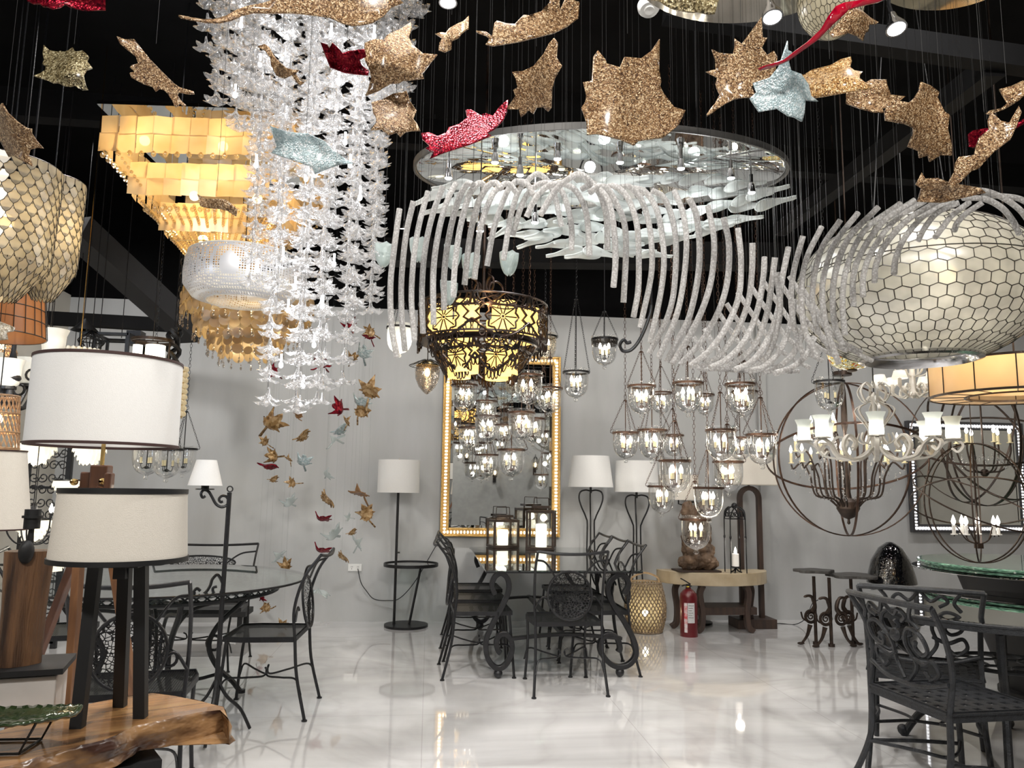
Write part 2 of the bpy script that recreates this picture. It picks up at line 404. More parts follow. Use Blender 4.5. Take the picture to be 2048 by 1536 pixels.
st('wall_front', M().box(((XL + XR) / 2, YF - .1, 1.6), (XR - XL + .4, .2, 3.2)), mat('front grey wall', (.42, .42, .40), .6))
st('wall_front_upper', M().box(((XL + XR) / 2, YF - .1, (3.2 + ZC) / 2), (XR - XL + .4, .2, ZC - 3.2)), BLACKC)
st('ceiling', M().box(((XL + XR) / 2, (WY + YF) / 2, ZC + .05), (XR - XL + .4, WY - YF + .4, .1)), BLACKC)
# pilaster step on the back wall
pa, pb = atY(1521, 1100, WY).x, atY(1538, 1100, WY).x
st('wall_pilaster', M().box(((pa + pb) / 2, WY - .02, ZT / 2), (pb - pa, .06, ZT)), PLASTER)
# beams under the black ceiling
def beam(a, b, w, h, mt=BEAMM):
    a, b = Vector(a), Vector(b); d = b - a
    m = M().box((0, 0, 0), (d.length, w, h)); o = st('beam', m, mt)
    o.location = (a + b) / 2; o.rotation_euler = d.to_track_quat('X', 'Z').to_euler(); return o
beam(P(770, 505, 6.6), P(1560, 515, 6.6), .2, .2)
beam((XL, 2.9, 3.98), (XR, 3.1, 3.98), .12, .22)
beam((XL, 5.3, 3.9), (XR, 5.6, 3.9), .12, .2)
beam(P(150, 455, 6.0), P(385, 668, 7.2), .22, .2, mat('grey sloping beam', (.018, .018, .02), .8))
beam(P(1560, 460, 6.4), P(1990, 130, 3.4), .09, .1)
beam(P(1330, 20, 3.3), P(2100, 130, 3.4), .08, .1)
beam(P(90, 636, 7.3), P(420, 655, 7.3), .1, .12)
# ---------------- wrought iron chairs ----------------
SEATMESH = perforated('black perforated seat', (.008, .008, .009), 95, .33)
WEBMESH = perforated('black openwork web', (.008, .008, .009), 62, .10, 'web')
def line(*p): return smooth_path(p, 6)
def disc_chair(label, group, loc, rz, wide=1.0, teardrop=False, armless=True):
    t = thing('patio_bench' if wide > 1.5 else 'iron_chair', label, 'bench' if wide > 1.5 else 'chair', loc, rz, group)
    w = .225 * wide
    seat = M()
    poly = [(-w, -.2), (w, -.2), (w * 1.06, .1), (w * .95, .21), (-w * .95, .21), (-w * 1.06, .1)]
    seat.prism(poly, .452, .456); s = seat.build('seat', SEATMESH, t, smooth=False)
    rim = M().bar([(x, y, .448) for x, y in poly + poly[:2]], .03, .008, (0, 0, 1)); rim.build('seat_rim', IRON, s, smooth=False)
    for sx in (-1, 1):
        M().tube(line((sx * w, -.2, .46), (sx * (w + .002), -.22, .25), (sx * (w + .02), -.28, .006)), .0095, 8).cyl((sx * (w + .02), -.28, 0), .016, 0, .008, 10).build('leg', IRON, t)
        M().tube(line((sx * w * .95, .19, .45), (sx * (w * .92), .21, .25), (sx * (w * .98), .23, .006)), .0095, 8).cyl((sx * w * .98, .23, 0), .016, 0, .008, 10).build('leg', IRON, t)
    b = M()
    for sx in (-1, 1):
        b.tube(line((sx * w, -.2, .45), (sx * w * 1.03, -.19, .62), (sx * w * 1.05, -.24, .8), (sx * w * 1.05, -.33, .93)), .009, 8)
        b.tube(line((sx * w * 1.04, -.28, .87), (sx * w * .75, -.24, .85), (sx * w * .45, -.21, .76)), .007, 6)
        b.tube(line((sx * w * 1.03, -.2, .55), (sx * w * .8, -.2, .62), (sx * w * .6, -.2, .6)), .007, 6)
    b.tube(line((-w * 1.05, -.33, .93), (-w * .4, -.345, .915), (w * .4, -.345, .915), (w * 1.05, -.33, .93)), .010, 8)
    b.build('back_frame', IRON, t)
    if teardrop:
        rx, rz_, cz = .15 * wide, .045 * wide ** .3, .78
    else:
        rx, rz_, cz = .15, .155, .635
    d = M().lathe([(rx, 0), (rx * .6, -.012), (rx * .001, -.018)], 32, (0, 0, 0), Matrix.Rotation(PI / 2, 3, 'X'), 1, rz_ / rx)
    dd = d.build('back_panel', WEBMESH, t, (0, -.225, cz)); dd.rotation_euler = (R_(-8), 0, 0)
    rg = M().tube(ringpts((0, 0, 0), rx, 'Y', 32, None, sy=rz_ / rx), .008, 6, True).build('panel_rim', IRON, dd)
    x = M()
    for sy, yy in ((-1, -.25), (1, .22)):
        for sx in (-1, 1):
            x.tube(line((sx * w * 1.02, yy, .14), (sx * w * .9, yy * .85, .22), (sx * w * .5, yy * .45, .21), (sx * .03, yy * .06, .2), (sx * .015, 0, .235), (sx * .04, 0, .25)), .006, 6)
    x.build('stretcher', IRON, t)
    return t
gm = 'disc-backed iron chairs around the rectangular glass table'
cb = (G(1064, 1395) + G(1222, 1393)) / 2; cf = (G(1042, 1356) + G(1172, 1353)) / 2
c1 = disc_chair('black iron chair facing away from the viewer at the near end of the rectangular table', gm, ((cb + cf) / 2), math.atan2(-(cf - cb).x, (cf - cb).y) * .6)
for i, (lab, y) in enumerate([('black iron chair on the left side of the rectangular table, nearest the viewer', 5.86),
                              ('black iron chair on the left side of the rectangular table, middle of three', 6.45),
                              ('black iron chair on the left side of the rectangular table, nearest the mirror', 7.05)]):
    dup(c1, (.40 + .02 * i, y, 0), R_(-88), lab, gm)
for i, (lab, y) in enumerate([('black iron chair on the right side of the rectangular table, nearest the viewer', 5.88),
                              ('black iron chair on the right side of the rectangular table, middle of three', 6.4),
                              ('black iron chair on the right side of the rectangular table, nearest the wall', 6.95)]):
    dup(c1, (1.27, y, 0), R_(91), lab, gm)
g2 = 'iron seats around the round glass patio table'
dup(c1, tuple(G(258, 1585)), R_(8), 'black iron chair with round openwork back behind the live-edge slab table', g2)
bc = (G(595, 1450) + G(612, 1405)) / 2
fwd = Vector((-.93, .36, 0))
side_chair = disc_chair('black iron chair standing in profile right of the round glass patio table', g2, bc + fwd * .25, R_(88), 1.0)
disc_chair('wide black iron bench with eye-shaped back panel behind the round patio table', g2, tuple(G(372, 1330)), R_(178), 2.0, True).scale = (.84, 1, .93)
dup(c1, tuple(G(95, 1420)), R_(-75), 'black iron chair at the far left, beside the wooden tripod leg', g2)

# ---------------- rectangular glass table with scroll iron base ----------------
x0, x1, y0, y1 = .42, 1.573, 5.62, 7.8
t = thing('dining_table', 'rectangular glass dining table on thick black scrolled iron legs', 'table', ((x0 + x1) / 2, (y0 + y1) / 2, 0))
DARKGLASS = glass('dark reflecting glass', (.35, .42, .42), .22, .95, .01)
M().box((0, 0, .744), (x1 - x0, y1 - y0, .012)).build('table_top', DARKGLASS, t, smooth=False)
e = M()
for sx, sy in ((0, -1), (0, 1)): e.box((0, sy * ((y1 - y0) / 2 - .004), .735), (x1 - x0, .008, .01))
for sx in (-1, 1): e.box((sx * ((x1 - x0) / 2 - .06), 0, .728), (.03, y1 - y0 - .3, .02))
e.build('top_rail', IRON, t, smooth=False)
def loc2(px, py, Y, c):
    p = atY(px, py, Y); return Vector((p.x - c.x, 0, p.z))
sp = [(990, 1192), (984, 1172), (990, 1154), (1003, 1147), (1016, 1160), (1017, 1185), (1005, 1215), (985, 1255), (972, 1290), (975, 1325), (990, 1346), (1006, 1345), (1020, 1325), (1024, 1298), (1015, 1278), (1002, 1276), (993, 1290), (995, 1308), (1001, 1316)]
sp2 = [(1248, 1190), (1257, 1172), (1252, 1156), (1238, 1150), (1222, 1162), (1216, 1185), (1228, 1215), (1250, 1250), (1268, 1288), (1272, 1318), (1258, 1338), (1236, 1343), (1216, 1332), (1201, 1308), (1204, 1285), (1217, 1275), (1234, 1282), (1240, 1302), (1237, 1312)]
for yy, nm in ((y0 + .03, 'f'), (y1 - .25, 'b')):
    for q in (sp, sp2):
        pts = smooth_path([loc2(a, b, y0 + .02, t.location) for a, b in q], 5)
        zmn, zmx = min(v.z for v in pts), max(v.z for v in pts)
        for v in pts: v.y = yy - t.location.y; v.z = .07 + (v.z - zmn) * (zmx - .07) / (zmx - zmn)
        m = M().bar(pts, .05, .036); lowest = min(pts, key=lambda v: v.z)
        m.ball((lowest.x, lowest.y, .034), .032, 12, 8).build('leg', IRON, t, bevel=.004)
    m = M().bar(line((-.4, yy - t.location.y, .27), (0, yy - t.location.y, .30), (.42, yy - t.location.y, .27)), .055, .02)
    m.build('cross_bar', IRON, t)
M().box((0, 0, .29), (.03, y1 - y0 - .3, .03)).build('long_bar', IRON, t, smooth=False)

# lanterns on the table
def lantern(label, px, py, h, w, rz, candle):
    p = G(px, py, .752); t = thing('candle_lantern', label, 'lantern', p, rz, 'box lanterns on the glass table')
    f = M()
    for sx in (-1, 1):
        for sy in (-1, 1): f.box((sx * w / 2, sy * w / 2, h / 2), (.022, .022, h))
    for z in (.012, h - .01):
        for s in (-1, 1):
            f.box((s * w / 2, 0, z), (.024, w + .02, .024)); f.box((0, s * w / 2, z), (w + .02, .024, .024))
    f.box((0, 0, .008), (w, w, .014)); f.box((0, 0, h + .035), (w * .7, w * .7, .022)); 
    for s in (-1, 1): f.box((s * w * .3, 0, h + .015), (.012, .012, .04))
    f.build('lantern_frame', DBRONZE, t, smooth=False)
    f = M()
    for s in (-1, 1): f.tube([(s * w * .3, 0, h + .04), (s * w * .28, 0, h + .12)], .004, 5)
    f.tube([(-w * .28, 0, h + .12), (w * .28, 0, h + .12)], .004, 5); f.build('lantern_handle', DBRONZE, t)
    g = M()
    for s in (-1, 1):
        g.box((s * w / 2, 0, h / 2), (.003, w - .02, h - .04)); g.box((0, s * w / 2, h / 2), (w - .02, .003, h - .04))
    g.build('glass_pane', CLEAR, t, smooth=False)
    M().lathe([(.001, .02), (.055, .02), (.055, candle - .01), (.05, candle), (.02, candle - .012), (.001, candle - .012)], 20).build('pillar_candle', mat('lit pillar candle', (.9, .88, .75), .6, emis=(1, .95, .75), estr=1.6), t)
    pl = point('candle_light', tuple(p + Vector((0, 0, candle + .05))), 1.2, (1, .9, .7))
    return t
lantern('dark bronze box lantern with lit pillar candle, shorter left one on the glass table', 1005, 1094, .27, .24, R_(12), .17)
lantern('dark bronze box lantern with lit pillar candle, taller right one on the glass table', 1082, 1098, .37, .25, R_(-14), .24)

# ---------------- floor lamps ----------------
def shade(m, r0, r1, z0, z1, n=40):   # r0 bottom, r1 top, double walled
    return m.lathe([(r0, z0), (r1, z1), (r1 - .004, z1), (r0 - .004, z0), (r0, z0)], n)
def trims(m, r0, r1, z0, z1, h, n=40, which=0):
    for r, z in (((r0, z0), (r1, z1 - h))[which],): m.lathe([(r + .0025, z), (r + .0025, z + h), (r - .006, z + h), (r - .006, z), (r + .0025, z)], n)
    return m
def zat(px, py, p):     # height showing at py above ground point p
    r = ray(px, py); D = (p.x ** 2 + p.y ** 2) ** .5 / (r.x ** 2 + r.y ** 2) ** .5
    return CAM.z + r.z * D
def wat(p): return (ROT.transposed() @ (Vector(p) - CAM)).z * -1 / F   # metres per pixel
# drum shade lamp with round side table
p = G(812, 1252); p.y = 7.72
t = thing('floor_lamp', 'black floor lamp with white drum shade and built-in round glass tray', 'floor lamp', p)
k = wat(p); xo = (788 - 812) * k; zs0, zs1, zt = zat(790, 985, p), zat(790, 920, p), zat(815, 1130, p)
M().cyl((0, 0, 0), .21, 0, .022, 40).build('base', IRON, t)
m = M().tube([(xo, 0, .01), (xo, 0, zs0 + .08)], .013, 10); m.tube([(xo + .01, 0, zat(790, 1105, p)), (xo + .035, 0, zat(790, 1105, p))], .008, 8); m.build('pole', IRON, t)
M().tube([(.03, 0, .02), (.13, 0, zt)], .012, 8).build('brace', IRON, t)
tr = M().lathe([(.26, 0), (.265, .0), (.265, .03), (.255, .03), (.255, .004)], 40).build('tray_rim', IRON, t, (.03, 0, zt - .01))
M().cyl((0, 0, 0), .255, .012, .02, 40).build('tray_glass', CLEARTAB, tr)
sh = shade(M(), .205, .205, zs0, zs1).build('lamp_shade', LINEN, t, (xo, 0, 0))
M().cyl((0, 0, 0), .008, zs1 - .01, zs1 + .02, 8).build('finial', CHROME, sh)
# three legged vase lamps
def vase_lamp(px, label, top, bot, w0, w1):
    p = G(px, 1250); p.y = 7.62 if px < 1200 else 7.6
    t = thing('floor_lamp', label, 'floor lamp', p, 0, 'lamps with three bent rod legs'); k = wat(p)
    z0, z1 = zat(px, bot, p), zat(px, top, p)
    shade(M(), w0 * k / 2, w1 * k / 2, z0, z1).build('lamp_shade', LINEN, t)
    hub = z0 + .0
    M().tube([(0, 0, hub - .06), (0, 0, hub + .05)], .012, 8).build('socket_stem', IRON, t)
    for j in range(3):
        a = R_(200 + 120 * j); c, s = math.cos(a), math.sin(a)
        q = [(0, hub - .04), (.06, hub - .03), (.12, hub - .05), (.135, hub - .11), (.11, hub - .19), (.055, hub - .3), (.04, hub - .40), (.06, hub - .9), (.12, .01)]
        M().tube(smooth_path([(r * c, r * s, z) for r, z in q], 5), .008, 7).build('leg', IRON, t)
vase_lamp(1176, 'three-legged black rod lamp with tapered white shade just right of the gold mirror', 912, 974, 92, 76)
vase_lamp(1268, 'three-legged black rod lamp with white shade partly behind the bell lanterns', 922, 984, 92, 84)
# arch framed lamp
p = G(1492, 1248); p.y = 7.6; k = wat(p)
t = thing('floor_lamp', 'tall dark wood floor lamp with arched frame and cream box shade beside the pilaster', 'floor lamp', p)
DWOOD = mat('dark stained wood', (.035, .022, .018), .55, 0, (.06, .035, .025), 6, vec=(8, 8, 1))
M().box((0, 0, .045), (80 * k, .26, .09)).build('base', DWOOD, t, smooth=False, bevel=.004)
z = zat(1492, 972, p)
a = M(); a.bar([(-.10, 0, .08), (-.10, 0, z - .12)] + [( -.0 + .10 * math.cos(q), 0, z - .12 + .10 * math.sin(q)) for q in [PI - i * PI / 10 for i in range(11)]] + [(.10, 0, .08)], .05, .045, (0, 1, 0))
a.build('arch_frame', DWOOD, t, bevel=.003)
M().tube([(0, 0, z - .02), (0, 0, z + .08)], .012, 8).build('stem', IRON, t)
M().box((-.02, 0, (z + zat(1492, 908, p)) / 2), (104 * k, .30, 62 * k)).build('lamp_shade', LINEN_C, t, smooth=False, bevel=.01)
# swing arm lamp behind the carving
p = G(1385, 1240); p.y = 7.8; k = wat(p)
t = thing('floor_lamp', 'black swing-arm floor lamp with cream shade behind the carved wood figure', 'floor lamp', p)
z = zat(1385, 1004, p)
M().cyl((0, 0, 0), .13, 0, .02, 24).build('base', IRON, t)
M().tube([(0, 0, .01), (0, 0, z)] , .011, 8).tube([(0, 0, z), (-.06, 0, z + .0), (-.09, 0, z - .03), (-.16, 0, z - .03), (-.2, 0, z - .02), (-.2, 0, z + .1)], .008, 6).build('pole', IRON, t)
shade(M(), 42 * k, 40 * k, zat(1345, 999, p), zat(1345, 950, p)).build('lamp_shade', LINEN_C, t, (-.2, 0, 0))

# ---------------- half round console and what stands on it ----------------
p = G(1408, 1246); p.y = 7.45; k = wat(p); zc = .56
STONE = mat('pale fossil stone', (.56, .47, .33), .45, 0, (.42, .33, .21), 5, .1, 30)
t = thing('console_table', 'half-round console with thick pale stone top on dark curved wooden legs', 'console table', p)
r = 1.05 / 2
poly = [(r * 1.06 * math.cos(q), -.42 * math.sin(q) + .17) for q in [i * PI / 24 for i in range(25)]]
M().prism(list(reversed(poly)), zc - .12, zc).build('table_top', STONE, t, smooth=False, bevel=.006)
for x, y in ((-.36, .1), (.36, .1), (-.2, -.16), (.22, -.16)):
    s = 1 if x > 0 else -1
    M().bar(line((x, y, .44), (x + s * .03, y, .36), (x + s * .01, y, .2), (x + s * .02, y, .06), (x + s * .07, y, .012)), .06, .05).build('leg', DWOOD, t, bevel=.004)
M().box((0, 0, .2), (.66, .34, .07)).build('shelf', DWOOD, t, smooth=False, bevel=.004)
# carved wood group
q = Vector((atY(1395, 1150, 7.42).x, 7.42, zc + .002))
CARV = mat('carved brown wood', (.16, .10, .06), .65, 0, (.05, .03, .018), 12, .8, 22, vec=(1, 1, .6))
t = thing('wood_carving', 'tall carved brown wood sculpture of huddled figures on the stone console', 'sculpture', q)
M().box((-.02, -.02, .007), (.42, .24, .014)).build('base_plate', DWOOD, t, smooth=False)
m = M()
for (x, y, z, a, b, c) in [(0, .03, .2, .15, .05, .26), (-.09, .03, .42, .05, .04, .2), (.11, .03, .34, .05, .04, .22), (-.1, .02, .56, .045, .04, .1), (0, 0, .08, .17, .09, .07), (-.1, -.03, .08, .1, .08, .08), (.1, -.03, .08, .1, .08, .07), (0, .04, .3, .12, .06, .3), (.09, .03, .32, .05, .05, .28), (-.1, .03, .3, .04, .05, .2),
                           (-.08, -.06, .2, .055, .05, .05), (.02, -.07, .22, .06, .05, .055), (.1, -.06, .2, .05, .05, .07), (-.03, -.08, .13, .05, .05, .05), (.06, -.08, .12, .05, .05, .05),
                           (-.1, -.08, .1, .05, .05, .05), (-.02, -.02, .5, .07, .06, .13), (.05, 0, .58, .04, .05, .1), (-.07, 0, .6, .03, .04, .08), (-.06, -.05, .32, .05, .05, .05), (.04, -.05, .34, .06, .05, .06), (0, -.05, .42, .05, .05, .06)]:
    m.ball((x, y, z), (a, b, c), 14, 10)
o = m.build('carved_figures', CARV, t)
rm = o.modifiers.new('fuse', 'REMESH'); rm.mode = 'VOXEL'; rm.voxel_size = .012
tx = bpy.data.textures.new('carving', 'CLOUDS'); tx.noise_scale = .06
dm = o.modifiers.new('carve', 'DISPLACE'); dm.texture = tx; dm.strength = .045
# four column candle stand
q = Vector((atY(1472, 1155, 7.28).x, 7.28, zc + .002)); k = wat(q)
t = thing('candle_stand', 'openwork black iron candle stand with four slim columns and a lit white candle', 'candle holder', q)
zt = zat(1472, 1012, q) - zc; w = .075
for sx in (-1, 1):
    for sy in (-1, 1):
        M().tube([(sx * w * 1.05, sy * w, 0), (sx * w, sy * w, zt - .12)], .0055, 6).ball((sx * w, sy * w, zt * .53), (.011, .011, .02), 8, 6).build('column', IRON, t)
m = M()
for a in range(4):
    mt = Matrix.Rotation(a * PI / 2, 4, 'Z')
    s = M().tube(line((-w, -w, zt - .13), (-.05, -w, zt - .05), (0, -w * .7, zt - .01), (.05, -w, zt - .05), (w, -w, zt - .13)), .007, 6)
    for xx in (-.045, 0, .045): s.tube(ringpts((xx, -w, zt - .085), .02, 'Y', 12), .004, 5, True)
    s.bar([(-w, -w, zt - .125), (w, -w, zt - .125)], .012, .006)
    m.merge(s, mt)
m.ball((0, 0, zt + .0), (.03, .03, .03), 10, 6).build('arched_top', IRON, t)
zc0 = zat(1472, 1133, q) - zc
m = M().cyl((0, 0, 0), .04, zc0 - .012, zc0, 16)
for a in range(3):
    an = a * 2.094; m.tube([(0, 0, zc0 - .01), (.02 * math.cos(an), .02 * math.sin(an), zc0 - .04), (.06 * math.cos(an), .06 * math.sin(an), .0)], .007, 6)
m.build('candle_foot', IRON, t)
zc1 = zat(1472, 1108, q) - zc
M().lathe([(.001, zc0), (.032, zc0), (.032, zc1), (.001, zc1 + .006)], 16).build('candle', mat('white candle', (.85, .83, .78), .5, emis=(1, .9, .8), estr=.25), t)
M().lathe([(.001, zc1), (.014, zc1 + .012), (.01, zc1 + .04), (.001, zc1 + .065)], 10).build('flame', BULB, t)
point('candle_light', tuple(q + Vector((0, -.02, zc1 + .09))), .8)

# fire extinguisher
p = G(1378, 1272); k = wat(p); h = 92 * k
t = thing('fire_extinguisher', 'red fire extinguisher with white label standing on the floor before the console', 'fire extinguisher', p)
RED = mat('red enamel', (.115, .006, .010), .3, coat=.4)
r = 17.5 * k
M().lathe([(.001, 0), (r, 0), (r, .01), (r, h * .82), (r * .92, h * .9), (r * .6, h * .97), (r * .32, h), (r * .3, h * 1.03), (.001, h * 1.03)], 32).build('cylinder_body', RED, t)
m = M().cyl((0, 0, 0), .022, h * 1.02, h * 1.1, 12).bar(line((.02, 0, h * 1.1), (-.03, 0, h * 1.17), (-.07, 0, h * 1.22)), .025, .01).bar(line((.03, 0, h * 1.06), (-.03, 0, h * 1.08), (-.06, 0, h * 1.06)), .025, .008)
m.build('valve_handle', TRIM_B, t)
M().cyl((-.012, -.025, 0), .014, h * 1.045, h * 1.06, 10).build('pressure_gauge', mat('yellow gauge', (.7, .5, .05)), t)
def wrap(m, r, a0, a1, z0, z1, n=8, d=.0015):
    vs = []
    for i in range(n + 1):
        a = a0 + (a1 - a0) * i / n
        for z in (z0, z1): vs.append(((r + d) * math.cos(a), (r + d) * math.sin(a), z))
    return m.add(vs, [(i * 2, i * 2 + 2, i * 2 + 3, i * 2 + 1) for i in range(n)])
lb = wrap(M(), r, R_(245), R_(292), h * .3, h * .72).build('label', mat('white paper label', (.62, .62, .63), .6, 0, (.5, .5, .5), 90, vec=(1, 1, 3)), t)
m = M()
for i in range(6): wrap(m, r, R_(250), R_(287 - (i * 37 % 15)), h * (.66 - i * .05), h * (.668 - i * .05), 6, .0026)
m.build('print_line', TRIM_B, lb)
wrap(M(), r, R_(222), R_(243), h * .1, h * .72).build('side_label', mat('red white strip label', (.7, .7, .7), .6, 0, (.6, .05, .06), 25), t)

# woven basket lantern
p = G(1291, 1263); k = wat(p)
t = thing('basket_lantern', 'barrel-shaped woven rattan lantern glowing on the floor beside the console', 'lantern', p)
RAT = mat('grey rattan', (.30, .23, .15), .7, 0, (.17, .12, .075), 60, .3, 200)
def prof(z): return .15 + .045 * math.sin(PI * min(1, z / .46) ** .9)
m = M(); H = 96 * k
for sgn in (-1, 1):
    for j in range(32):
        pts = []
        for i in range(17):
            z = H * i / 16; a = 2 * PI * j / 32 + sgn * 1.5 * i / 16
            rr = prof(z / H * .46) + .003 * sgn * (1 if (i + j) % 2 else -1); pts.append((rr * math.cos(a), rr * math.sin(a), z))
        m.tube(pts, .0060, 4)
for z in (0.01, H): m.tube(ringpts((0, 0, z), prof(z / H * .46) + .002, 'Z', 30), .009, 6, True)
m.build('woven_body', RAT, t)
M().tube(line((-.14, 0, H), (-.12, 0, H + .05), (0, 0, H + .09), (.12, 0, H + .05), (.14, 0, H)), .009, 6).build('handle', mat('tan rattan', (.42, .29, .16), .6), t)
M().cyl((0, 0, 0), .145, .004, .012, 24).build('base', RAT, t)
M().ball((0, 0, .17), .03, 12, 8).build('bulb', BULB, t)
M().lathe([(.13, .02), (.165, .2), (.14, H - .03)], 24).build('inner_liner', glass('pale liner', (.8, .75, .6), .02, .05, .4, milk=.35, milkcol=(.9, .8, .55)), t)
point('basket_light', tuple(p + Vector((0, 0, .2))), 3.0, (1, .85, .6), .03)

# ---------------- wall things ----------------
def onwall(px, py, off=0): 
    v = atY(px, py, WY - off); return v
def wallmirror(label, c, frames, gm_, glowm, mount='rectangular'):
    (xl, yt, xr, yb), fw = c
    a, b = onwall(xl, yb), onwall(xr, yt)
    zb, zt = onwall((xl + xr) / 2, yb).z, onwall((xl + xr) / 2, yt).z
    w, h = onwall(xr, (yt + yb) / 2).x - onwall(xl, (yt + yb) / 2).x, zt - zb
    cx = (onwall(xr, (yt + yb) / 2).x + onwall(xl, (yt + yb) / 2).x) / 2
    t = thing('wall_mirror', label, 'mirror', (cx, WY - .03, (zb + zt) / 2))
    def frame(o, i, y0, y1):
        m = M()
        for s in (-1, 1):
            m.box((s * (o + i) / 2 * 1 if 0 else s * (w / 2 - (o + i) / 2), (y0 + y1) / 2, 0), (i - o, y1 - y0, h - 2 * o))
            m.box((0, (y0 + y1) / 2, s * (h / 2 - (o + i) / 2)), (w - 2 * i, y1 - y0, i - o))
        return m
    for (nm, o, i, y0, y1, mt) in frames: frame(o * fw, i * fw, y0, y1).build(nm, mt, t, smooth=False, bevel=.003)
    # beads of light between the mouldings
    m = M(); rnd = random.Random(3); o = .52 * fw
    for s in (-1, 1):
        z = -h / 2 + o
        while z < h / 2 - o:
            m.ball((s * (w / 2 - o), -.034, z), (.016, .008, .011), 6, 4); z += .034
        x = -w / 2 + o
        while x < w / 2 - o:
            m.ball((x, -.034, s * (h / 2 - o)), (.010, .008, .017), 6, 4); x += .034
    m.build('lit_bead_strip', glowm, t)
    M().box((0, -.012, 0), (w - 2 * fw, .01, h - 2 * fw)).build('mirror_glass', MIRROR, t, smooth=False)
    bv = M(); bw = .03; W2, H2 = w / 2 - fw, h / 2 - fw
    vs = [(-W2, -.019, -H2), (W2, -.019, -H2), (W2, -.019, H2), (-W2, -.019, H2), (-W2 + bw, -.0235, -H2 + bw), (W2 - bw, -.0235, -H2 + bw), (W2 - bw, -.0235, H2 - bw), (-W2 + bw, -.0235, H2 - bw)]
    bv.add(vs, [(0, 1, 5, 4), (1, 2, 6, 5), (2, 3, 7, 6), (3, 0, 4, 7)]).build('bevelled_edge', MIRROR, t, smooth=False)
    return t
GOLD = mat('gold leaf moulding', (.75, .48, .17), .3, .9, (.5, .3, .09), 60, .4, 150)
GLOW = emit('lit gold mosaic', (1, .88, .62), 3.2)
GLOWW = emit('lit silver mosaic', (.97, .97, 1), 2.4)
SILV = mat('dark silver frame', (.12, .12, .13), .3, .8)
wallmirror('tall wall mirror in a glowing gold mosaic surround behind the lanterns', ((884, 712, 1119, 1073), .085),
           [('outer_moulding', 0, .26, -.035, .02, GOLD), ('mosaic_channel', .26, .78, -.02, .02, mat('gold channel', (.7, .45, .2), .3, .7)), ('inner_moulding', .78, 1, -.033, .02, GOLD)], GOLD, GLOW)
wallmirror('wall mirror in a glittering silver frame behind the large wire spheres', ((1813, 845, 2044, 1065), .085),
           [('outer_moulding', 0, .3, -.04, .02, SILV), ('mosaic_channel', .3, .8, -.02, .02, CHROME), ('inner_moulding', .8, 1, -.03, .02, SILV)], SILV, GLOWW)
# outlet and cables
v = onwall(710, 1135)
t = tag(M().box((0, 0, 0), (.135, .012, .07)).build('power_outlet', WHITE_P, None, (v.x, WY - .006, v.z), smooth=False, bevel=.003), 'white double power outlet low on the grey back wall', 'outlet')
m = M()
for x in (-.03, .03):
    m.box((x - .006, -.0065, .008), (.003, .002, .012)); m.box((x + .006, -.0065, .008), (.003, .002, .012)); m.ball((x, -.006, -.012), (.004, .002, .004), 6, 4)
m.build('socket_slot', TRIM_B, t, smooth=False)
def cable(label, pts, r=.004, cat='cable'):
    tag(M().tube(smooth_path(pts, 5), r, 6).build('power_cable', TRIM_B), label, cat)
cable('thin black cord drooping from the outlet to the floor lamp with tray', [v + Vector((.03, -.02, -.01)), onwall(722, 1165, .03), onwall(733, 1182, .03), onwall(748, 1198, .03), onwall(775, 1201, .04), onwall(800, 1196, .06), Vector((atY(832, 1160, 7.9).x, 7.9, atY(832, 1160, 7.9).z)), onwall(870, 1095, .02), onwall(884, 1076, .01)])
cable('thin black cord trailing across the floor by the iron bird table', [G(1530, 1252) + Vector((0, 0, .012)), G(1560, 1248) + Vector((0, 0, .006)), G(1590, 1250) + Vector((0, 0, .006)), atY(1612, 1236, 7.6), atY(1624, 1208, 7.3), atY(1636, 1200, 6.95)])

# ---------------- scroll arm reading lamp (left) ----------------
p = G(426, 1474)
t = thing('floor_lamp', 'black iron scroll-arm floor lamp with small tapered white shade at the left', 'floor lamp', p)
fw = Vector((p.x, p.y, 0)).normalized(); sd = Vector((fw.y, -fw.x, 0)); k = wat(p)
def L2(px, py):   # point in the lamp's own upright plane
    n = fw; r = ray(px, py); s = (p - CAM).dot(n) / r.dot(n); return CAM + r * s - p
top = L2(459, 985)
m = M().tube([(0, 0, 0), top * .5 + Vector((0, 0, 0)), top], .013, 8).cyl((0, 0, 0), .02, 0, .02, 10); m.build('pole', IRON, t)
M().tube([L2(460 + 5.5 * math.cos(a), 978 + 5.5 * math.sin(a)) for a in [i * PI / 8 for i in range(16)]], .004, 6, True).build('ring_finial', IRON, t)
arm = [(457, 1000), (456, 1012), (447, 1017), (438, 1012), (438, 1000), (445, 996), (449, 1002), (444, 1006)]
arm2 = [(457, 1003), (450, 1011), (437, 1013), (426, 1004), (421, 990), (416, 981), (408, 981), (402, 987), (403, 995), (410, 995), (412, 989)]
m = M().tube(smooth_path([L2(a, b) for a, b in arm[0:1] + [(452, 993), (444, 992), (438, 998), (441, 1004), (446, 1003)]], 5), .007, 6)
m.tube(smooth_path([L2(a, b) for a, b in [(457, 1000), (454, 1010), (443, 1014), (432, 1008), (424, 994), (417, 983), (408, 980), (402, 987), (405, 995), (411, 992)]], 5), .008, 6)
m.build('scroll_arm', IRON, t)
c = L2(410, 975)
M().cyl(c, .022, -.01, .03, 12).cyl(c, .05, -.012, -.006, 16).build('socket', IRON, t)
shade(M(), 34 * k, 20 * k, L2(410, 971).z, L2(410, 920).z).build('lamp_shade', LINEN, t, (c.x, c.y, 0))
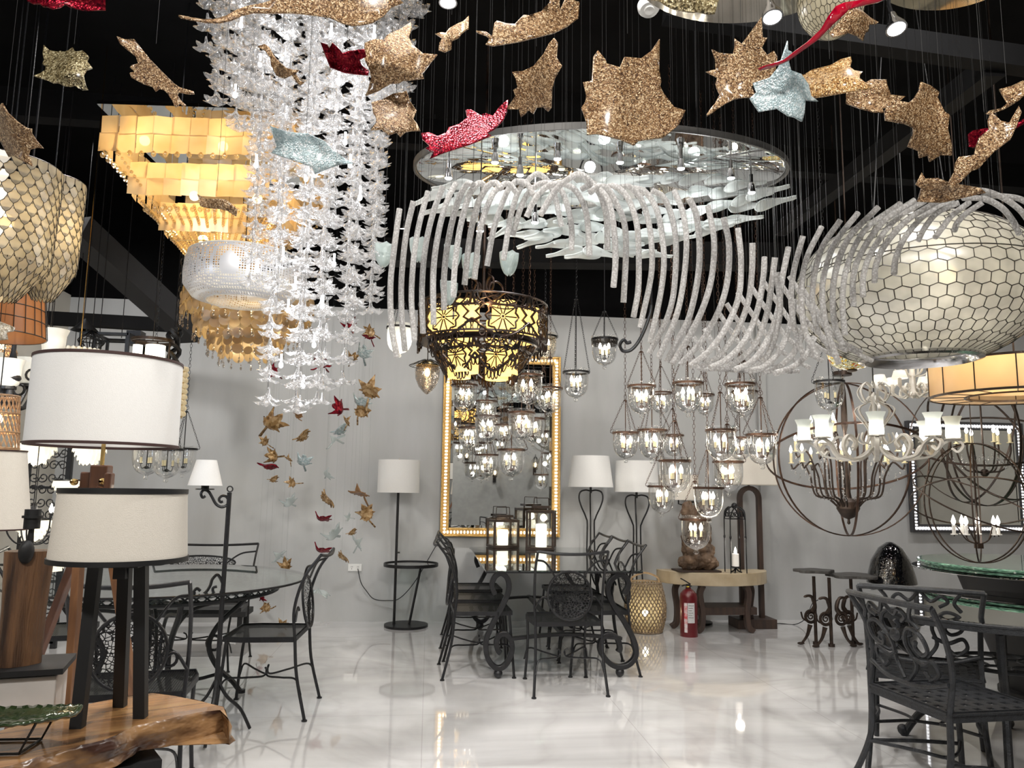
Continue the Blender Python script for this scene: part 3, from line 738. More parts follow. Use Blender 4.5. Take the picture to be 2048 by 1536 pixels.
# scroll brackets at table height and foot
m = M()
for q in ([(446, 1168), (436, 1150), (425, 1158), (420, 1172), (410, 1186), (395, 1192), (388, 1184), (394, 1177), (401, 1182)], [(448, 1165), (440, 1187), (428, 1186), (426, 1176), (434, 1173)]):
    m.tube(smooth_path([L2(a, b) for a, b in q], 5), .008, 6)
m.build('scroll_bracket', IRON, t)
m = M()
for a in range(3):
    an = a * 2.09 + .6; m.tube(line((0, 0, .3), (.06 * math.cos(an), .06 * math.sin(an), .2), (.14 * math.cos(an), .14 * math.sin(an), .12), (.2 * math.cos(an), .2 * math.sin(an), .008)), .009, 6)
m.build('tripod_foot', IRON, t)

# ---------------- round patio table (left) ----------------
pc = (G(320, 1208, .74) + G(330, 1128, .74)) / 2; rr = .86
t = thing('patio_table', 'round clear glass patio table on a black lattice iron frame at the left', 'table', (pc.x, pc.y, 0))
M().lathe([(.001, .742), (rr, .742), (rr, .752), (.001, .752)], 64).build('glass_top', CLEARTAB, t)
M().tube(ringpts((0, 0, .745), rr, 'Z', 64), .007, 6, True).build('top_rim', IRON, t)
m = M().tube(ringpts((0, 0, .68), rr * .8, 'Z', 48), .012, 6, True).tube(ringpts((0, 0, .725), rr * .8, 'Z', 48), .008, 6, True)
for j in range(72):
    a, b = 2 * PI * j / 72, 2 * PI * (j + 1) / 72
    m.tube([(rr * .8 * math.cos(a), rr * .8 * math.sin(a), .68), (rr * .8 * math.cos(b), rr * .8 * math.sin(b), .725)], .005, 4)
    m.tube([(rr * .8 * math.cos(b), rr * .8 * math.sin(b), .68), (rr * .8 * math.cos(a), rr * .8 * math.sin(a), .725)], .005, 4)
m.build('lattice_apron', IRON, t)
M().lathe([(.001, .70), (rr * .78, .70)], 48).build('lattice_panel', perforated('black lattice sheet', (.02, .02, .022), 16, .11, 'web'), t)
for j in range(4):
    a = .5 + j * PI / 2; c, s = math.cos(a), math.sin(a)
    q = [(.55, .68), (.5, .58), (.36, .45), (.30, .32), (.36, .18), (.46, .08), (.52, .0)]
    m = M().tube(smooth_path([(r * c, r * s, z) for r, z in q], 5), .017, 8)
    m.tube(ringpts((.33 * c, .33 * s, .33), .045, 'Y', 14, Matrix.Rotation(0, 3, 'Z')), .009, 6, True)
    m.tube(smooth_path([(r * c, r * s, z) for r, z in [(.5, .6), (.2, .55), (.08, .4), (.06, .2), (.2, .12), (.4, .14)]], 5), .011, 6)
    m.cyl((.52 * c, .52 * s, 0), .026, 0, .02, 10).build('leg', IRON, t)

# ---------------- cast iron chairs (right) ----------------
def lattice_chair(label, loc, rz):
    t = thing('iron_chair', label, 'chair', loc, rz, 'lattice-seated iron chairs at the right')
    w = .245
    n = 7; m = M(); T = .012
    for i in range(n + 1):
        u = -1 + 2 * i / n
        m.bar([(u * w, -.22, .447), (u * w * 1.02, .24, .447)], .036, .008, (1, 0, 0))
        v = -.22 + .46 * i / n
        m.bar([(-w, v, .4475), (w, v, .4475)], .034, .008, (0, 1, 0))
    s = m.build('seat', IRON2, t, smooth=False)
    r = M(); poly = [(-w, -.225), (w, -.225), (w * 1.03, .24), (-w * 1.03, .24)]
    r.bar([(x, y, .435) for x, y in poly + poly[:1]], .045, .012, (0, 0, 1)).build('seat_rim', IRON2, s, smooth=False)
    for sx in (-1, 1):
        M().tube(line((sx * w, -.22, .45), (sx * w, -.23, .25), (sx * (w + .01), -.29, .1), (sx * (w + .02), -.36, .0)), .0135, 8).build('leg', IRON2, t)
        M().tube(line((sx * w, .23, .43), (sx * w, .24, .2), (sx * (w + .01), .25, .0)), .0135, 8).build('leg', IRON2, t)
        M().tube(line((sx * w, -.25, .2), (sx * (w - .02), 0, .19), (sx * w, .24, .16)), .009, 6).build('side_stretcher', IRON2, t)
    b = M()
    for sx in (-1, 1):
        b.tube(line((sx * w, -.22, .44), (sx * w * 1.02, -.2, .60), (sx * w * 1.05, -.23, .74), (sx * w * 1.12, -.30, .87)), .0125, 8)
    b.tube(line((-w * 1.12, -.30, .87), (-.12, -.34, .875), (.12, -.34, .875), (w * 1.12, -.30, .87)), .014, 8)
    b.tube(line((-w, -.215, .56), (-.1, -.23, .52), (.1, -.23, .52), (w, -.215, .56)), .010, 8)
    b.build('back_frame', IRON2, t)
    b = M()
    def Y(z): return -.215 - max(0, z - .6) * .42
    def sc(pts): b.tube(smooth_path([(x * .92, Y(.44 + (z - .44) * .9), .44 + (z - .44) * .9) for x, _, z in pts], 5), .0095, 6)
    for s in (-1, 1):
        sc([(s * .02, 0, .54), (s * .07, 0, .62), (s * .05, 0, .72), (s * .11, 0, .80), (s * .18, 0, .78), (s * .19, 0, .71), (s * .14, 0, .68), (s * .11, 0, .71), (s * .13, 0, .74)])
        sc([(s * .05, 0, .66), (s * .12, 0, .63), (s * .19, 0, .66), (s * .21, 0, .61), (s * .16, 0, .57), (s * .12, 0, .60)])
        sc([(0, 0, .92), (s * .05, 0, .86), (s * .1, 0, .89), (s * .13, 0, .86), (s * .09, 0, .83)])
        sc([(s * .2, 0, .92), (s * .16, 0, .86), (s * .19, 0, .81)])
    b.ball((0, Y(.72), .72), (.03, .02, .03), 8, 6)
    b.build('scroll_back', IRON2, t)
    m = M()
    for s in (-1, 1):
        m.tube(line((s * w, .24, .17), (s * .1, .1, .17), (s * .06, 0, .17), (s * .1, -.1, .19), (s * w, -.25, .2)), .008, 6)
    m.tube([(-.06, 0, .17), (.06, 0, .17)], .008, 6); m.build('stretcher', IRON2, t)
    return t
a, b = G(1750, 1370, .45), G(1890, 1424, .45); mid = (a + b) / 2; d = (b - a).normalized(); nrm = Vector((-d.y, d.x, 0))
if nrm.x < 0: nrm = -nrm
ch = lattice_chair('charcoal cast iron chair with lattice seat, nearest the viewer at the right edge', (mid.x + nrm.x * .22, mid.y + nrm.y * .22, 0), math.atan2(-nrm.x, nrm.y))
a, b = G(1795, 1322, .45), G(1905, 1340, .45)
dup(ch, (G(1848, 1332, .45).x, G(1848, 1332, .45).y, 0), R_(-34), 'charcoal cast iron lattice-seated chair behind the nearer right one, under the oval glass table')
# round dark glass table at the right edge
L_, N_, F_ = G(1808, 1232, .74), G(2048, 1287, .74), G(1950, 1217, .74)
ccx, ccy, rr = L_.x + .72, 3.95, .72
t = thing('patio_table', 'round dark reflecting glass table on black iron base at the right edge', 'table', (ccx, ccy, 0))
M().lathe([(.001, .738), (rr, .738), (rr, .748), (.001, .748)], 64).build('glass_top', glass('smoked table glass', (.2, .22, .2), .5, .95, .01), t)
M().lathe([(rr - .03, .73), (rr + .004, .73), (rr + .004, .705), (rr - .03, .705), (rr - .03, .73)], 64).tube(ringpts((0, 0, .735), rr, 'Z', 64), .009, 6, True).build('top_rim', IRON2, t)
for j in range(4):
    a = .9 + j * PI / 2; c, s = math.cos(a), math.sin(a)
    m = M().tube(smooth_path([(r * c, r * s, z) for r, z in [(.6, .69), (.5, .5), (.32, .38), (.3, .25), (.42, .12), (.5, .0)]], 5), .02, 8).ball((.5 * c, .5 * s, .03), .03, 8, 6)
    m.tube(smooth_path([(r * c, r * s, z) for r, z in [(.32, .38), (.2, .3), (.22, .2), (.3, .22)]], 5), .011, 6); m.build('leg', IRON2, t)
m = M().tube(ringpts((0, 0, .45), .26, 'Z', 32), .01, 6, True)
for j in range(8): m.tube(ringpts((.17 * math.cos(j * PI / 4), .17 * math.sin(j * PI / 4), .45), .07, 'Z', 14), .007, 5, True)
m.build('ring_shelf', IRON2, t)
# green glass table on black pedestal
q = P(2080, 1130, 5.3)
t = thing('pedestal_table', 'stacked green rippled glass discs on a black tapering pedestal at the right edge', 'table', (q.x, q.y, 0))
GREENG = mat('green rippled glass edge', (.02, .09, .055), .08, 0, (.25, .5, .36), 26, .8, 40, vec=(1, 1, 6), coat=1)
for i, (r, z, h) in enumerate(((.79, q.z - .045, .010), (.73, q.z - .030, .020), (.75, q.z - .006, .020))):
    M().lathe([(.001, z), (r, z), (r + .004, z + h / 2), (r, z + h), (.001, z + h)], 64).build('glass_disc', DARKGLASS if i == 0 else GREENG, t)
M().lathe([(.001, 0), (.3, 0), (.3, .03), (.26, .04), (.52, q.z - .046), (.001, q.z - .046)], 40).build('pedestal', TRIM_B, t)
# black gloss ovoid
p = G(1790, 1292)
t = tag(M().lathe([(.001, .905), (.03, .9), (.10, .85), (.165, .74), (.20, .60), (.21, .545), (.195, .53), (.17, .5), (.2, .35), (.22, .2), (.17, .03), (.12, 0), (.001, 0)], 40).build('floor_vase', mat('black faceted gloss', (.004, .004, .005), .06, 0, (.006, .006, .007), 5, 1.0, 26, coat=1), None, p), 'glossy black ovoid floor vase between the bird-legged table and the right chairs', 'vase')
# iron bird table
p = (G(1632, 1285) + G(1715, 1292)) / 2
t = thing('side_table', 'petal-shaped dark stone side table on three iron posts with bird-shaped legs', 'side table', p)
SLATE = mat('dark stone top', (.10, .095, .09), .6, 0, (.05, .048, .045), 14, .6, 30)
k = wat(p); zt = zat(1670, 1146, p)
m = M()
for cx, cy, r in ((-.16, .05, .17), (.16, -.06, .23)):
    pr = [(cx + r * (1 + .13 * math.cos(5 * a)) * math.cos(a), cy + r * .8 * (1 + .13 * math.cos(5 * a)) * math.sin(a)) for a in [i * 2 * PI / 40 for i in range(40)]]
    m.prism(pr, zt - (.0 if cx < 0 else .03), zt + (.025 if cx < 0 else -.005))
m.build('table_top', SLATE, t, smooth=False, bevel=.005)
for x, y in ((-.19, .0), (-.1, -.1), (.17, .02)):
    M().tube([(x, y, .0), (x, y, zt - .03)], .015, 8).cyl((x, y, 0), .028, 0, .025, 10).build('post', DBRONZE, t)
for x, y, s, ph in ((-.24, 0, -1, .2), (-.17, -.13, -1, -.4), (.0, -.12, 1, .3), (.1, -.05, 1, -.3)):
    m = M().tube(smooth_path([(x + s * .08, y, .012), (x + s * .03, y, .08), (x, y, .17)], 5), [.012, .011, .011, .012, .013, .014, .015, .016, .018, .02, .022], 7)
    m.ball((x + s * .09, y, .012), (.035, .018, .012), 8, 5)
    m.tube(ringpts((x - s * .01, y, .24), .05, 'Y', 16), .014, 6, True).tube([(x + a, y, z) for a, _, z in spiral(-s * .01, .24, .035, .008, 0, 9, 16)], .007, 5)
    m.tube(smooth_path([(x - s * .02, y, .28), (x - s * .05, y, .33), (x - s * .03, y, .40), (x + s * .0, y, .42), (x + s * .05, y, .41)], 4), [.022] * 4 + [.018] * 4 + [.014] * 4 + [.012] * 4 + [.005], 7)
    m.tube(smooth_path([(x - s * .01, y, .19), (x + s * .06, y, .22), (x + s * .08, y, .28)], 4), .008, 6)
    m.build('bird_leg', DBRONZE, t)

# ---------------- foreground left ----------------
ZS = .75
def slabwood():
    m, nt, N, L = newmat('live edge wood'); b = N['Principled BSDF']; co = coords(nt, 1, vec=(1, 9, 6))
    w = N.new('ShaderNodeTexNoise'); w.inputs['Scale'].default_value = 2.2; w.inputs['Detail'].default_value = 7; w.inputs['Distortion'].default_value = 1.0; L.new(co, w.inputs[0])
    cr = N.new('ShaderNodeValToRGB'); L.new(w.outputs['Fac'], cr.inputs[0]); e = cr.color_ramp.elements
    e[0].position = .28; e[0].color = (.12, .055, .022, 1); e[1].position = .7; e[1].color = (.46, .27, .11, 1); q = e.new(.5); q.color = (.36, .18, .07, 1)
    L.new(cr.outputs[0], b.inputs['Base Color']); b.inputs['Roughness'].default_value = .22; b.inputs['Coat Weight'].default_value = .4
    return m
SLAB = slabwood()
EDGEW = mat('raw bark edge', (.38, .21, .09), .3, 0, (.05, .022, .015), 8, .9, 22, vec=(1, 1, 2))
back = [(458, 1442), (447, 1414), (400, 1402), (350, 1392), (305, 1386), (250, 1394), (190, 1405), (130, 1418), (60, 1440), (0, 1462), (-120, 1500)]
front = [(-260, 1640), (-60, 1556), (0, 1538), (60, 1520), (110, 1503), (160, 1492), (215, 1478), (270, 1452), (330, 1440), (400, 1424), (440, 1420), (456, 1436)]
ptop = [G(a, b, ZS) for a, b in back] + [G(a, b, ZS) for a, b in front]
c = G(230, 1440, ZS)
t = thing('slab_table', 'live-edge golden wood slab table in the left foreground', 'table', (c.x, c.y, 0))
ang = math.atan2((G(447, 1430, ZS) - G(0, 1500, ZS)).y, (G(447, 1430, ZS) - G(0, 1500, ZS)).x)
poly = [((v - c).x, (v - c).y) for v in ptop]
def rotp(pl, a): return [(x * math.cos(a) + y * math.sin(a), -x * math.sin(a) + y * math.cos(a)) for x, y in pl]
n = len(poly); polr = rotp(poly, ang)
rnd = random.Random(5); rings = []
for kk, (off, dz) in enumerate(((0, 0), (.003, -.004), (.010, -.022), (.008, -.042), (-.012, -.058))):
    rg = []
    for i in range(n):
        a, b2 = Vector(polr[i - 1]), Vector(polr[(i + 1) % n]); d = (b2 - a).normalized(); nn = Vector((d.y, -d.x)) * -1
        isf = i >= len(back) - 1
        o = off * (1.6 if isf else .3) * (1 + (rnd.random() - .5) * .9)
        v = Vector(polr[i]) + nn * o * (-1); v2 = Vector(polr[i]) + nn * o
        cc = Vector((sum(x for x, _ in polr) / n, sum(y for _, y in polr) / n))
        v = max((v, v2), key=lambda q: (q - cc).length); rg.append((v.x, v.y, ZS + dz))
    rings.append(rg)
m = M(); m.add(rings[0], [tuple(range(n))]); so = m.build('slab_top', SLAB, t, smooth=False); so.rotation_euler = (0, 0, ang)
m = M(); vs = [v for r in rings for v in r]
m.add(vs, [(k_ * n + i, k_ * n + (i + 1) % n, (k_ + 1) * n + (i + 1) % n, (k_ + 1) * n + i) for k_ in range(4) for i in range(n)] + [tuple(range(4 * n, 5 * n))])
eo = m.build('bark_edge', EDGEW, t, sharp=80); eo.rotation_euler = (0, 0, ang)
ss = eo.modifiers.new('sub', 'SUBSURF'); ss.levels = ss.render_levels = 3; ss.subdivision_type = 'SIMPLE'
tx = bpy.data.textures.new('bark', 'CLOUDS'); tx.noise_scale = .05
dm = eo.modifiers.new('rough', 'DISPLACE'); dm.texture = tx; dm.strength = .009; dm.mid_level = .6
lg = G(250, 1500, ZS - .08)
M().box((lg.x - c.x - .1, lg.y - c.y - .02, (ZS - .08) / 2), (.32, .3, ZS - .085), rz=ang).build('pedestal_leg', TRIM_B, t, smooth=False)
# tripod drum lamp on the slab
A, B_, C3 = G(155, 1455, ZS), G(240, 1413, ZS), G(281, 1435, ZS)
p = (A + B_ + C3) / 3; p.z = ZS + .001; k = wat(P(244, 1050, (wat(p) * F)))
t = thing('table_lamp', 'tapered cream drum lamp with black trim on three black square legs on the slab table', 'table lamp', p)
Dl = wat(p) * F
cz0, cz1 = P(244, 1122, Dl).z - ZS, P(244, 978, Dl).z - ZS
cx = P(244, 1050, Dl) - p; cx.z = 0
r0, r1 = 126 * Dl / F, 117 * Dl / F
shade(M(), r0, r1, cz0, cz1, 56).build('lamp_shade', LINEN_C, t, (cx.x, cx.y, 0))
for tp in range(2): trims(M(), r0, r1, cz0, cz1, .012, 56, tp).build('shade_trim', TRIM_B, t, (cx.x, cx.y, 0))
for q, tp in ((A, (195, 1125)), (B_, (252, 1125)), (C3, (283, 1125))):
    e_ = P(tp[0], tp[1] - 30, Dl) - p; s_ = q - p
    M().bar([s_, e_], .028, .028, (0, 1, 0)).build('leg', TRIM_B, t, smooth=False)
hb = P(250, 1120, Dl) - p
M().box(hb, (.10, .10, .03)).tube([hb, hb + Vector((0, 0, .1))], .012, 8).build('leg_hub', TRIM_B, t, smooth=False)
M().box(P(243, 1143, Dl) - p, (.03, .03, .035)).build('switch', TRIM_B, t, smooth=False)
# wooden tripod floor lamp behind
D2 = 2.55
q0 = P(198, 1000, D2); p = Vector((q0.x, q0.y, 0))
t = thing('floor_lamp', 'wooden tripod floor lamp with large white drum shade and maroon trim', 'floor lamp', p)
z0, z1 = P(197, 893, D2).z, P(197, 715, D2).z
r0, r1 = 139 * D2 / F, 139 * D2 / F * .985
shade(M(), r0, r1, z0, z1, 64).build('lamp_shade', LINEN, t)
for tp in range(2): trims(M(), r0, r1, z0, z1, .009, 64, tp).build('shade_trim', TRIM_R, t)
REDW = mat('reddish brown wood', (.17, .065, .03), .4, 0, (.11, .04, .02), 5, vec=(8, 8, 1), coat=.2)
TANW = mat('tan brown wood', (.24, .11, .045), .4, 0, (.16, .07, .03), 5, vec=(8, 8, 1), coat=.2)
zh0, zh1 = P(197, 985, D2).z, P(197, 930, D2).z
M().box((0, 0, (zh0 + zh1) / 2), (.055, .055, zh1 - zh0)).box((-.042, .0, zh0 + .03), (.035, .04, .075)).box((.035, -.02, zh0 + .03), (.022, .04, .07)).build('wood_hub', REDW, t, smooth=False, bevel=.006)
M().tube([(0, 0, zh1 - .01), (0, 0, z0 + .1)], .007, 8).build('brass_stem', BRASS, t)
m = M()
for x, zz in ((.02, P(0, 960, D2).z), (-.07, P(0, 962, D2).z)):
    m.lathe([(.001, -.012), (.011, -.01), (.011, 0), (.004, .004), (.004, .02)], 12, (x, -.035, zz), Matrix.Rotation(PI / 2, 3, 'X'))
m.build('brass_knob', BRASS, t)
for (px, py, mt) in ((75, 1315, REDW), (137, 1415, TANW), (268, 1392, TANW)):
    tpx = {75: 150, 137: 158, 268: 226}[px]
    dd = {75: 2.62, 137: 2.42, 268: 2.75}[px]
    a = P(tpx, 1120, D2 + (dd - D2) * .3); b = P(px, py, dd); d = (b - a)
    e_ = a + d * ((0 - a.z) / d.z); s_ = a - d * ((zh0 - a.z) / -d.z if False else (a.z - zh0) / d.z) if False else a + d * ((zh0 + .02 - a.z) / d.z)
    M().bar([s_ - p, e_ - p], .042, .024, (0, 1, 0)).build('leg', mt, t, smooth=False, bevel=.003)
# trunk lamp on a white plinth, front left
D3 = 1.9
p = P(20, 1335, D3); pz = p.z
pl = thing('display_plinth', 'white block plinth with black top at the left edge of the slab table', 'plinth', (P(12, 1370, D3).x, P(12, 1370, D3).y + .05, ZS + .001))
hh = pz - ZS - .004
zz_ = max(.08, hh)
M().box((-.02, 0, zz_ / 2 - .01), (.24, .16, zz_ - .02), rz=.25).build('plinth_body', mat('off white paint', (.66, .63, .6), .6), pl, smooth=False, bevel=.003)
M().box((-.02, 0, zz_ - .0075), (.27, .19, .014), rz=.25).build('plinth_top', TRIM_B, pl, smooth=False)
TRUNK = mat('striped trunk wood', (.19, .095, .045), .45, 0, (.035, .018, .012), 4, .4, 30, vec=(9, 9, .8))
base = Vector((pl.location.x, pl.location.y, ZS + zz_ + .001))
t = thing('table_lamp', 'thick dark tree-trunk lamp base with bare black socket at the left edge', 'table lamp', base)
ht = P(60, 1108, D3).z - base.z
pr = [(.045 * (1 + .10 * math.sin(3 * a + 1) + .05 * math.sin(7 * a)) * math.cos(a), .05 * (1 + .1 * math.sin(2 * a)) * math.sin(a)) for a in [i * 2 * PI / 36 for i in range(36)]]
m = M()
vs = [(x * 1.0 - .0, y, 0) for x, y in pr] + [(x * 1.02 - .0, y, ht * .5) for x, y in pr] + [(x * 1.2 + .0, y, ht) for x, y in pr]
m.add(vs, [(k_ * 36 + i, k_ * 36 + (i + 1) % 36, (k_ + 1) * 36 + (i + 1) % 36, (k_ + 1) * 36 + i) for k_ in range(2) for i in range(36)] + [tuple(reversed(range(36))), tuple(range(72, 108))])
m.build('trunk', TRUNK, t, sharp=60)
sx = P(33, 1060, D3).x - base.x
M().cyl((sx, -.03, 0), .019, P(0, 1060, D3).z - base.z, P(0, 1020, D3).z - base.z, 16).cyl((sx, -.03, 0), .024, P(0, 1038, D3).z - base.z, P(0, 1033, D3).z - base.z, 16).tube([(sx, -.03, ht - .03), (sx, -.03, P(0, 1055, D3).z - base.z)], .007, 8).ball((sx, -.045, ht + .0), (.018, .02, .03), 10, 8).build('lamp_socket', TRIM_B, t)
# cone shade lamp behind it
D4 = 2.2; q = P(-10, 1060, D4)
t = thing('table_lamp', 'tall tapered beige lamp shade at the left edge behind the trunk lamp', 'table lamp', (q.x, q.y, ZS + .001))
zb, zt_ = q.z - ZS, P(-10, 900, D4).z - ZS
shade(M(), 62 * D4 / F, 42 * D4 / F, zb, zt_, 40).build('lamp_shade', LINEN_C, t)
for tp in range(2): trims(M(), 62 * D4 / F, 42 * D4 / F, zb, zt_, .004, 40, tp).build('shade_trim', TRIM_R, t)
M().lathe([(.001, 0), (.06, 0), (.06, .015), (.012, .03), (.012, zb + .05), (.001, zb + .05)], 20).build('lamp_base', TRIM_B, t)
# green leaf dish on wire stand
q = G(40, 1475, ZS)
t = thing('leaf_dish', 'long green leaf-shaped glazed dish on a black wire stand at the left foreground', 'dish', (q.x, q.y, ZS))
LEAFG = mat('dark green glaze', (.035, .06, .02), .15, 0, (.012, .025, .008), 12, .9, 30, coat=1)
cc = P(10, 1430, 1.72) - Vector((q.x, q.y, ZS))
vs = []; fs = []; nx, ny = 26, 10
for i in range(nx + 1):
    u = i / nx; wd_ = .075 * math.sin(PI * min(1, u * .92 + .08)) ** .6
    for j in range(ny + 1):
        v = -1 + 2 * j / ny
        vs.append((cc.x + (.5 - u) * .30, cc.y + v * wd_, cc.z + .012 * v * v + .0018 * math.sin(u * 70 + abs(v) * 6) - .012 * math.sin(u * 3)))
for i in range(nx):
    for j in range(ny): a = i * (ny + 1) + j; fs.append((a, a + 1, a + ny + 2, a + ny + 1))
o = M().add(vs, fs).build('leaf_dish_body', LEAFG, t); so = o.modifiers.new('thick', 'SOLIDIFY'); so.thickness = .006
m = M()
for y in (-.05, .05): m.tube([(cc.x + .09, cc.y + y, cc.z - .004), (cc.x + .06, cc.y + y, .004), (cc.x - .09, cc.y + y, .004), (cc.x - .11, cc.y + y, cc.z - .004)], .003, 5)
m.tube([(cc.x + .06, cc.y - .05, .004), (cc.x + .06, cc.y + .05, .004)], .003, 5).tube([(cc.x - .09, cc.y - .05, .004), (cc.x - .09, cc.y + .05, .004)], .003, 5)
m.build('wire_stand', IRON, t)
# ---------------- hanging glass leaves (near) ----------------
def wire_to_ceiling(par, p, off=(0, 0, 0), r=.0007, zc=ZC, name='hanging_wire', mt=None):
    o = Vector(off)
    return M().tube([o, Vector((o.x, o.y, zc - p[2]))], r, 4).build(name, mt or WIREM, par)
WIREM = mat('thin steel wire', (.035, .035, .035), .5, .5)
def leaf(label, px, D, mt, tx=0, ty=0, bend=.02, group='hanging glass leaves near the ceiling'):
    cx = sum(a for a, _ in px) / len(px); cy_ = sum(b for _, b in px) / len(px)
    k = D / F; poly = [Vector(((a - cx) * k, (b - cy_) * -k)) for a, b in px]
    if sum(poly[i - 1].x * poly[i].y - poly[i].x * poly[i - 1].y for i in range(len(poly))) < 0: poly.reverse()
    xs = [v.x for v in poly]; ys = [v.y for v in poly]; st_ = max(.009, (max(xs) - min(xs)) / 22); pts = list(poly); n = len(poly)
    x = min(xs) + st_ / 2
    while x < max(xs):
        y = min(ys) + st_ / 2
        while y < max(ys): pts.append(Vector((x, y))); y += st_
        x += st_
    vs, es, fs, *_ = delaunay_2d_cdt(pts, [], [list(range(n))], 1, 1e-5)
    w = max(xs) - min(xs); h = max(ys) - min(ys); sd = hash(label) if 0 else len(label) * 1.7 + D * 3
    tip = max(range(len(poly)), key=lambda i: poly[i].length); base = -poly[tip].normalized()
    out = []
    for v in vs:
        d = tx * v.x + ty * v.y + bend * (math.cos(v.x / w * 5 + sd) + .7 * math.cos(v.y / h * 5 + sd * 2)) 
        a = math.atan2(v.y * 1.0 + base.y * w * .3, v.x + base.x * w * .3)
        d += .003 * abs(math.sin(a * 4.5))
        s = 1 + d / D
        out.append((v.x * s, v.y * s, -d))
    o = M().add(out, [tuple(f) for f in fs]).build('glass_leaf', mt, None, sharp=180)
    o.matrix_world = Matrix.Translation(P(cx, cy_, D)) @ ROT.to_4x4()
    s = o.modifiers.new('thickness', 'SOLIDIFY'); s.thickness = .005; s.offset = 0
    tag(o, label, 'glass leaf', group)
    q = max(out, key=lambda v: v[1] - abs(v[0]) * .8)
    wp = P(cx, cy_, D) + ROT @ Vector(q)
    wr = M().tube([wp, Vector((wp.x, wp.y, ZC))], .0007, 4).build('hanging_wire', WIREM, None)
    wr.parent = o; wr.matrix_parent_inverse = (Matrix.Translation(P(cx, cy_, D)) @ ROT.to_4x4()).inverted()
    return o
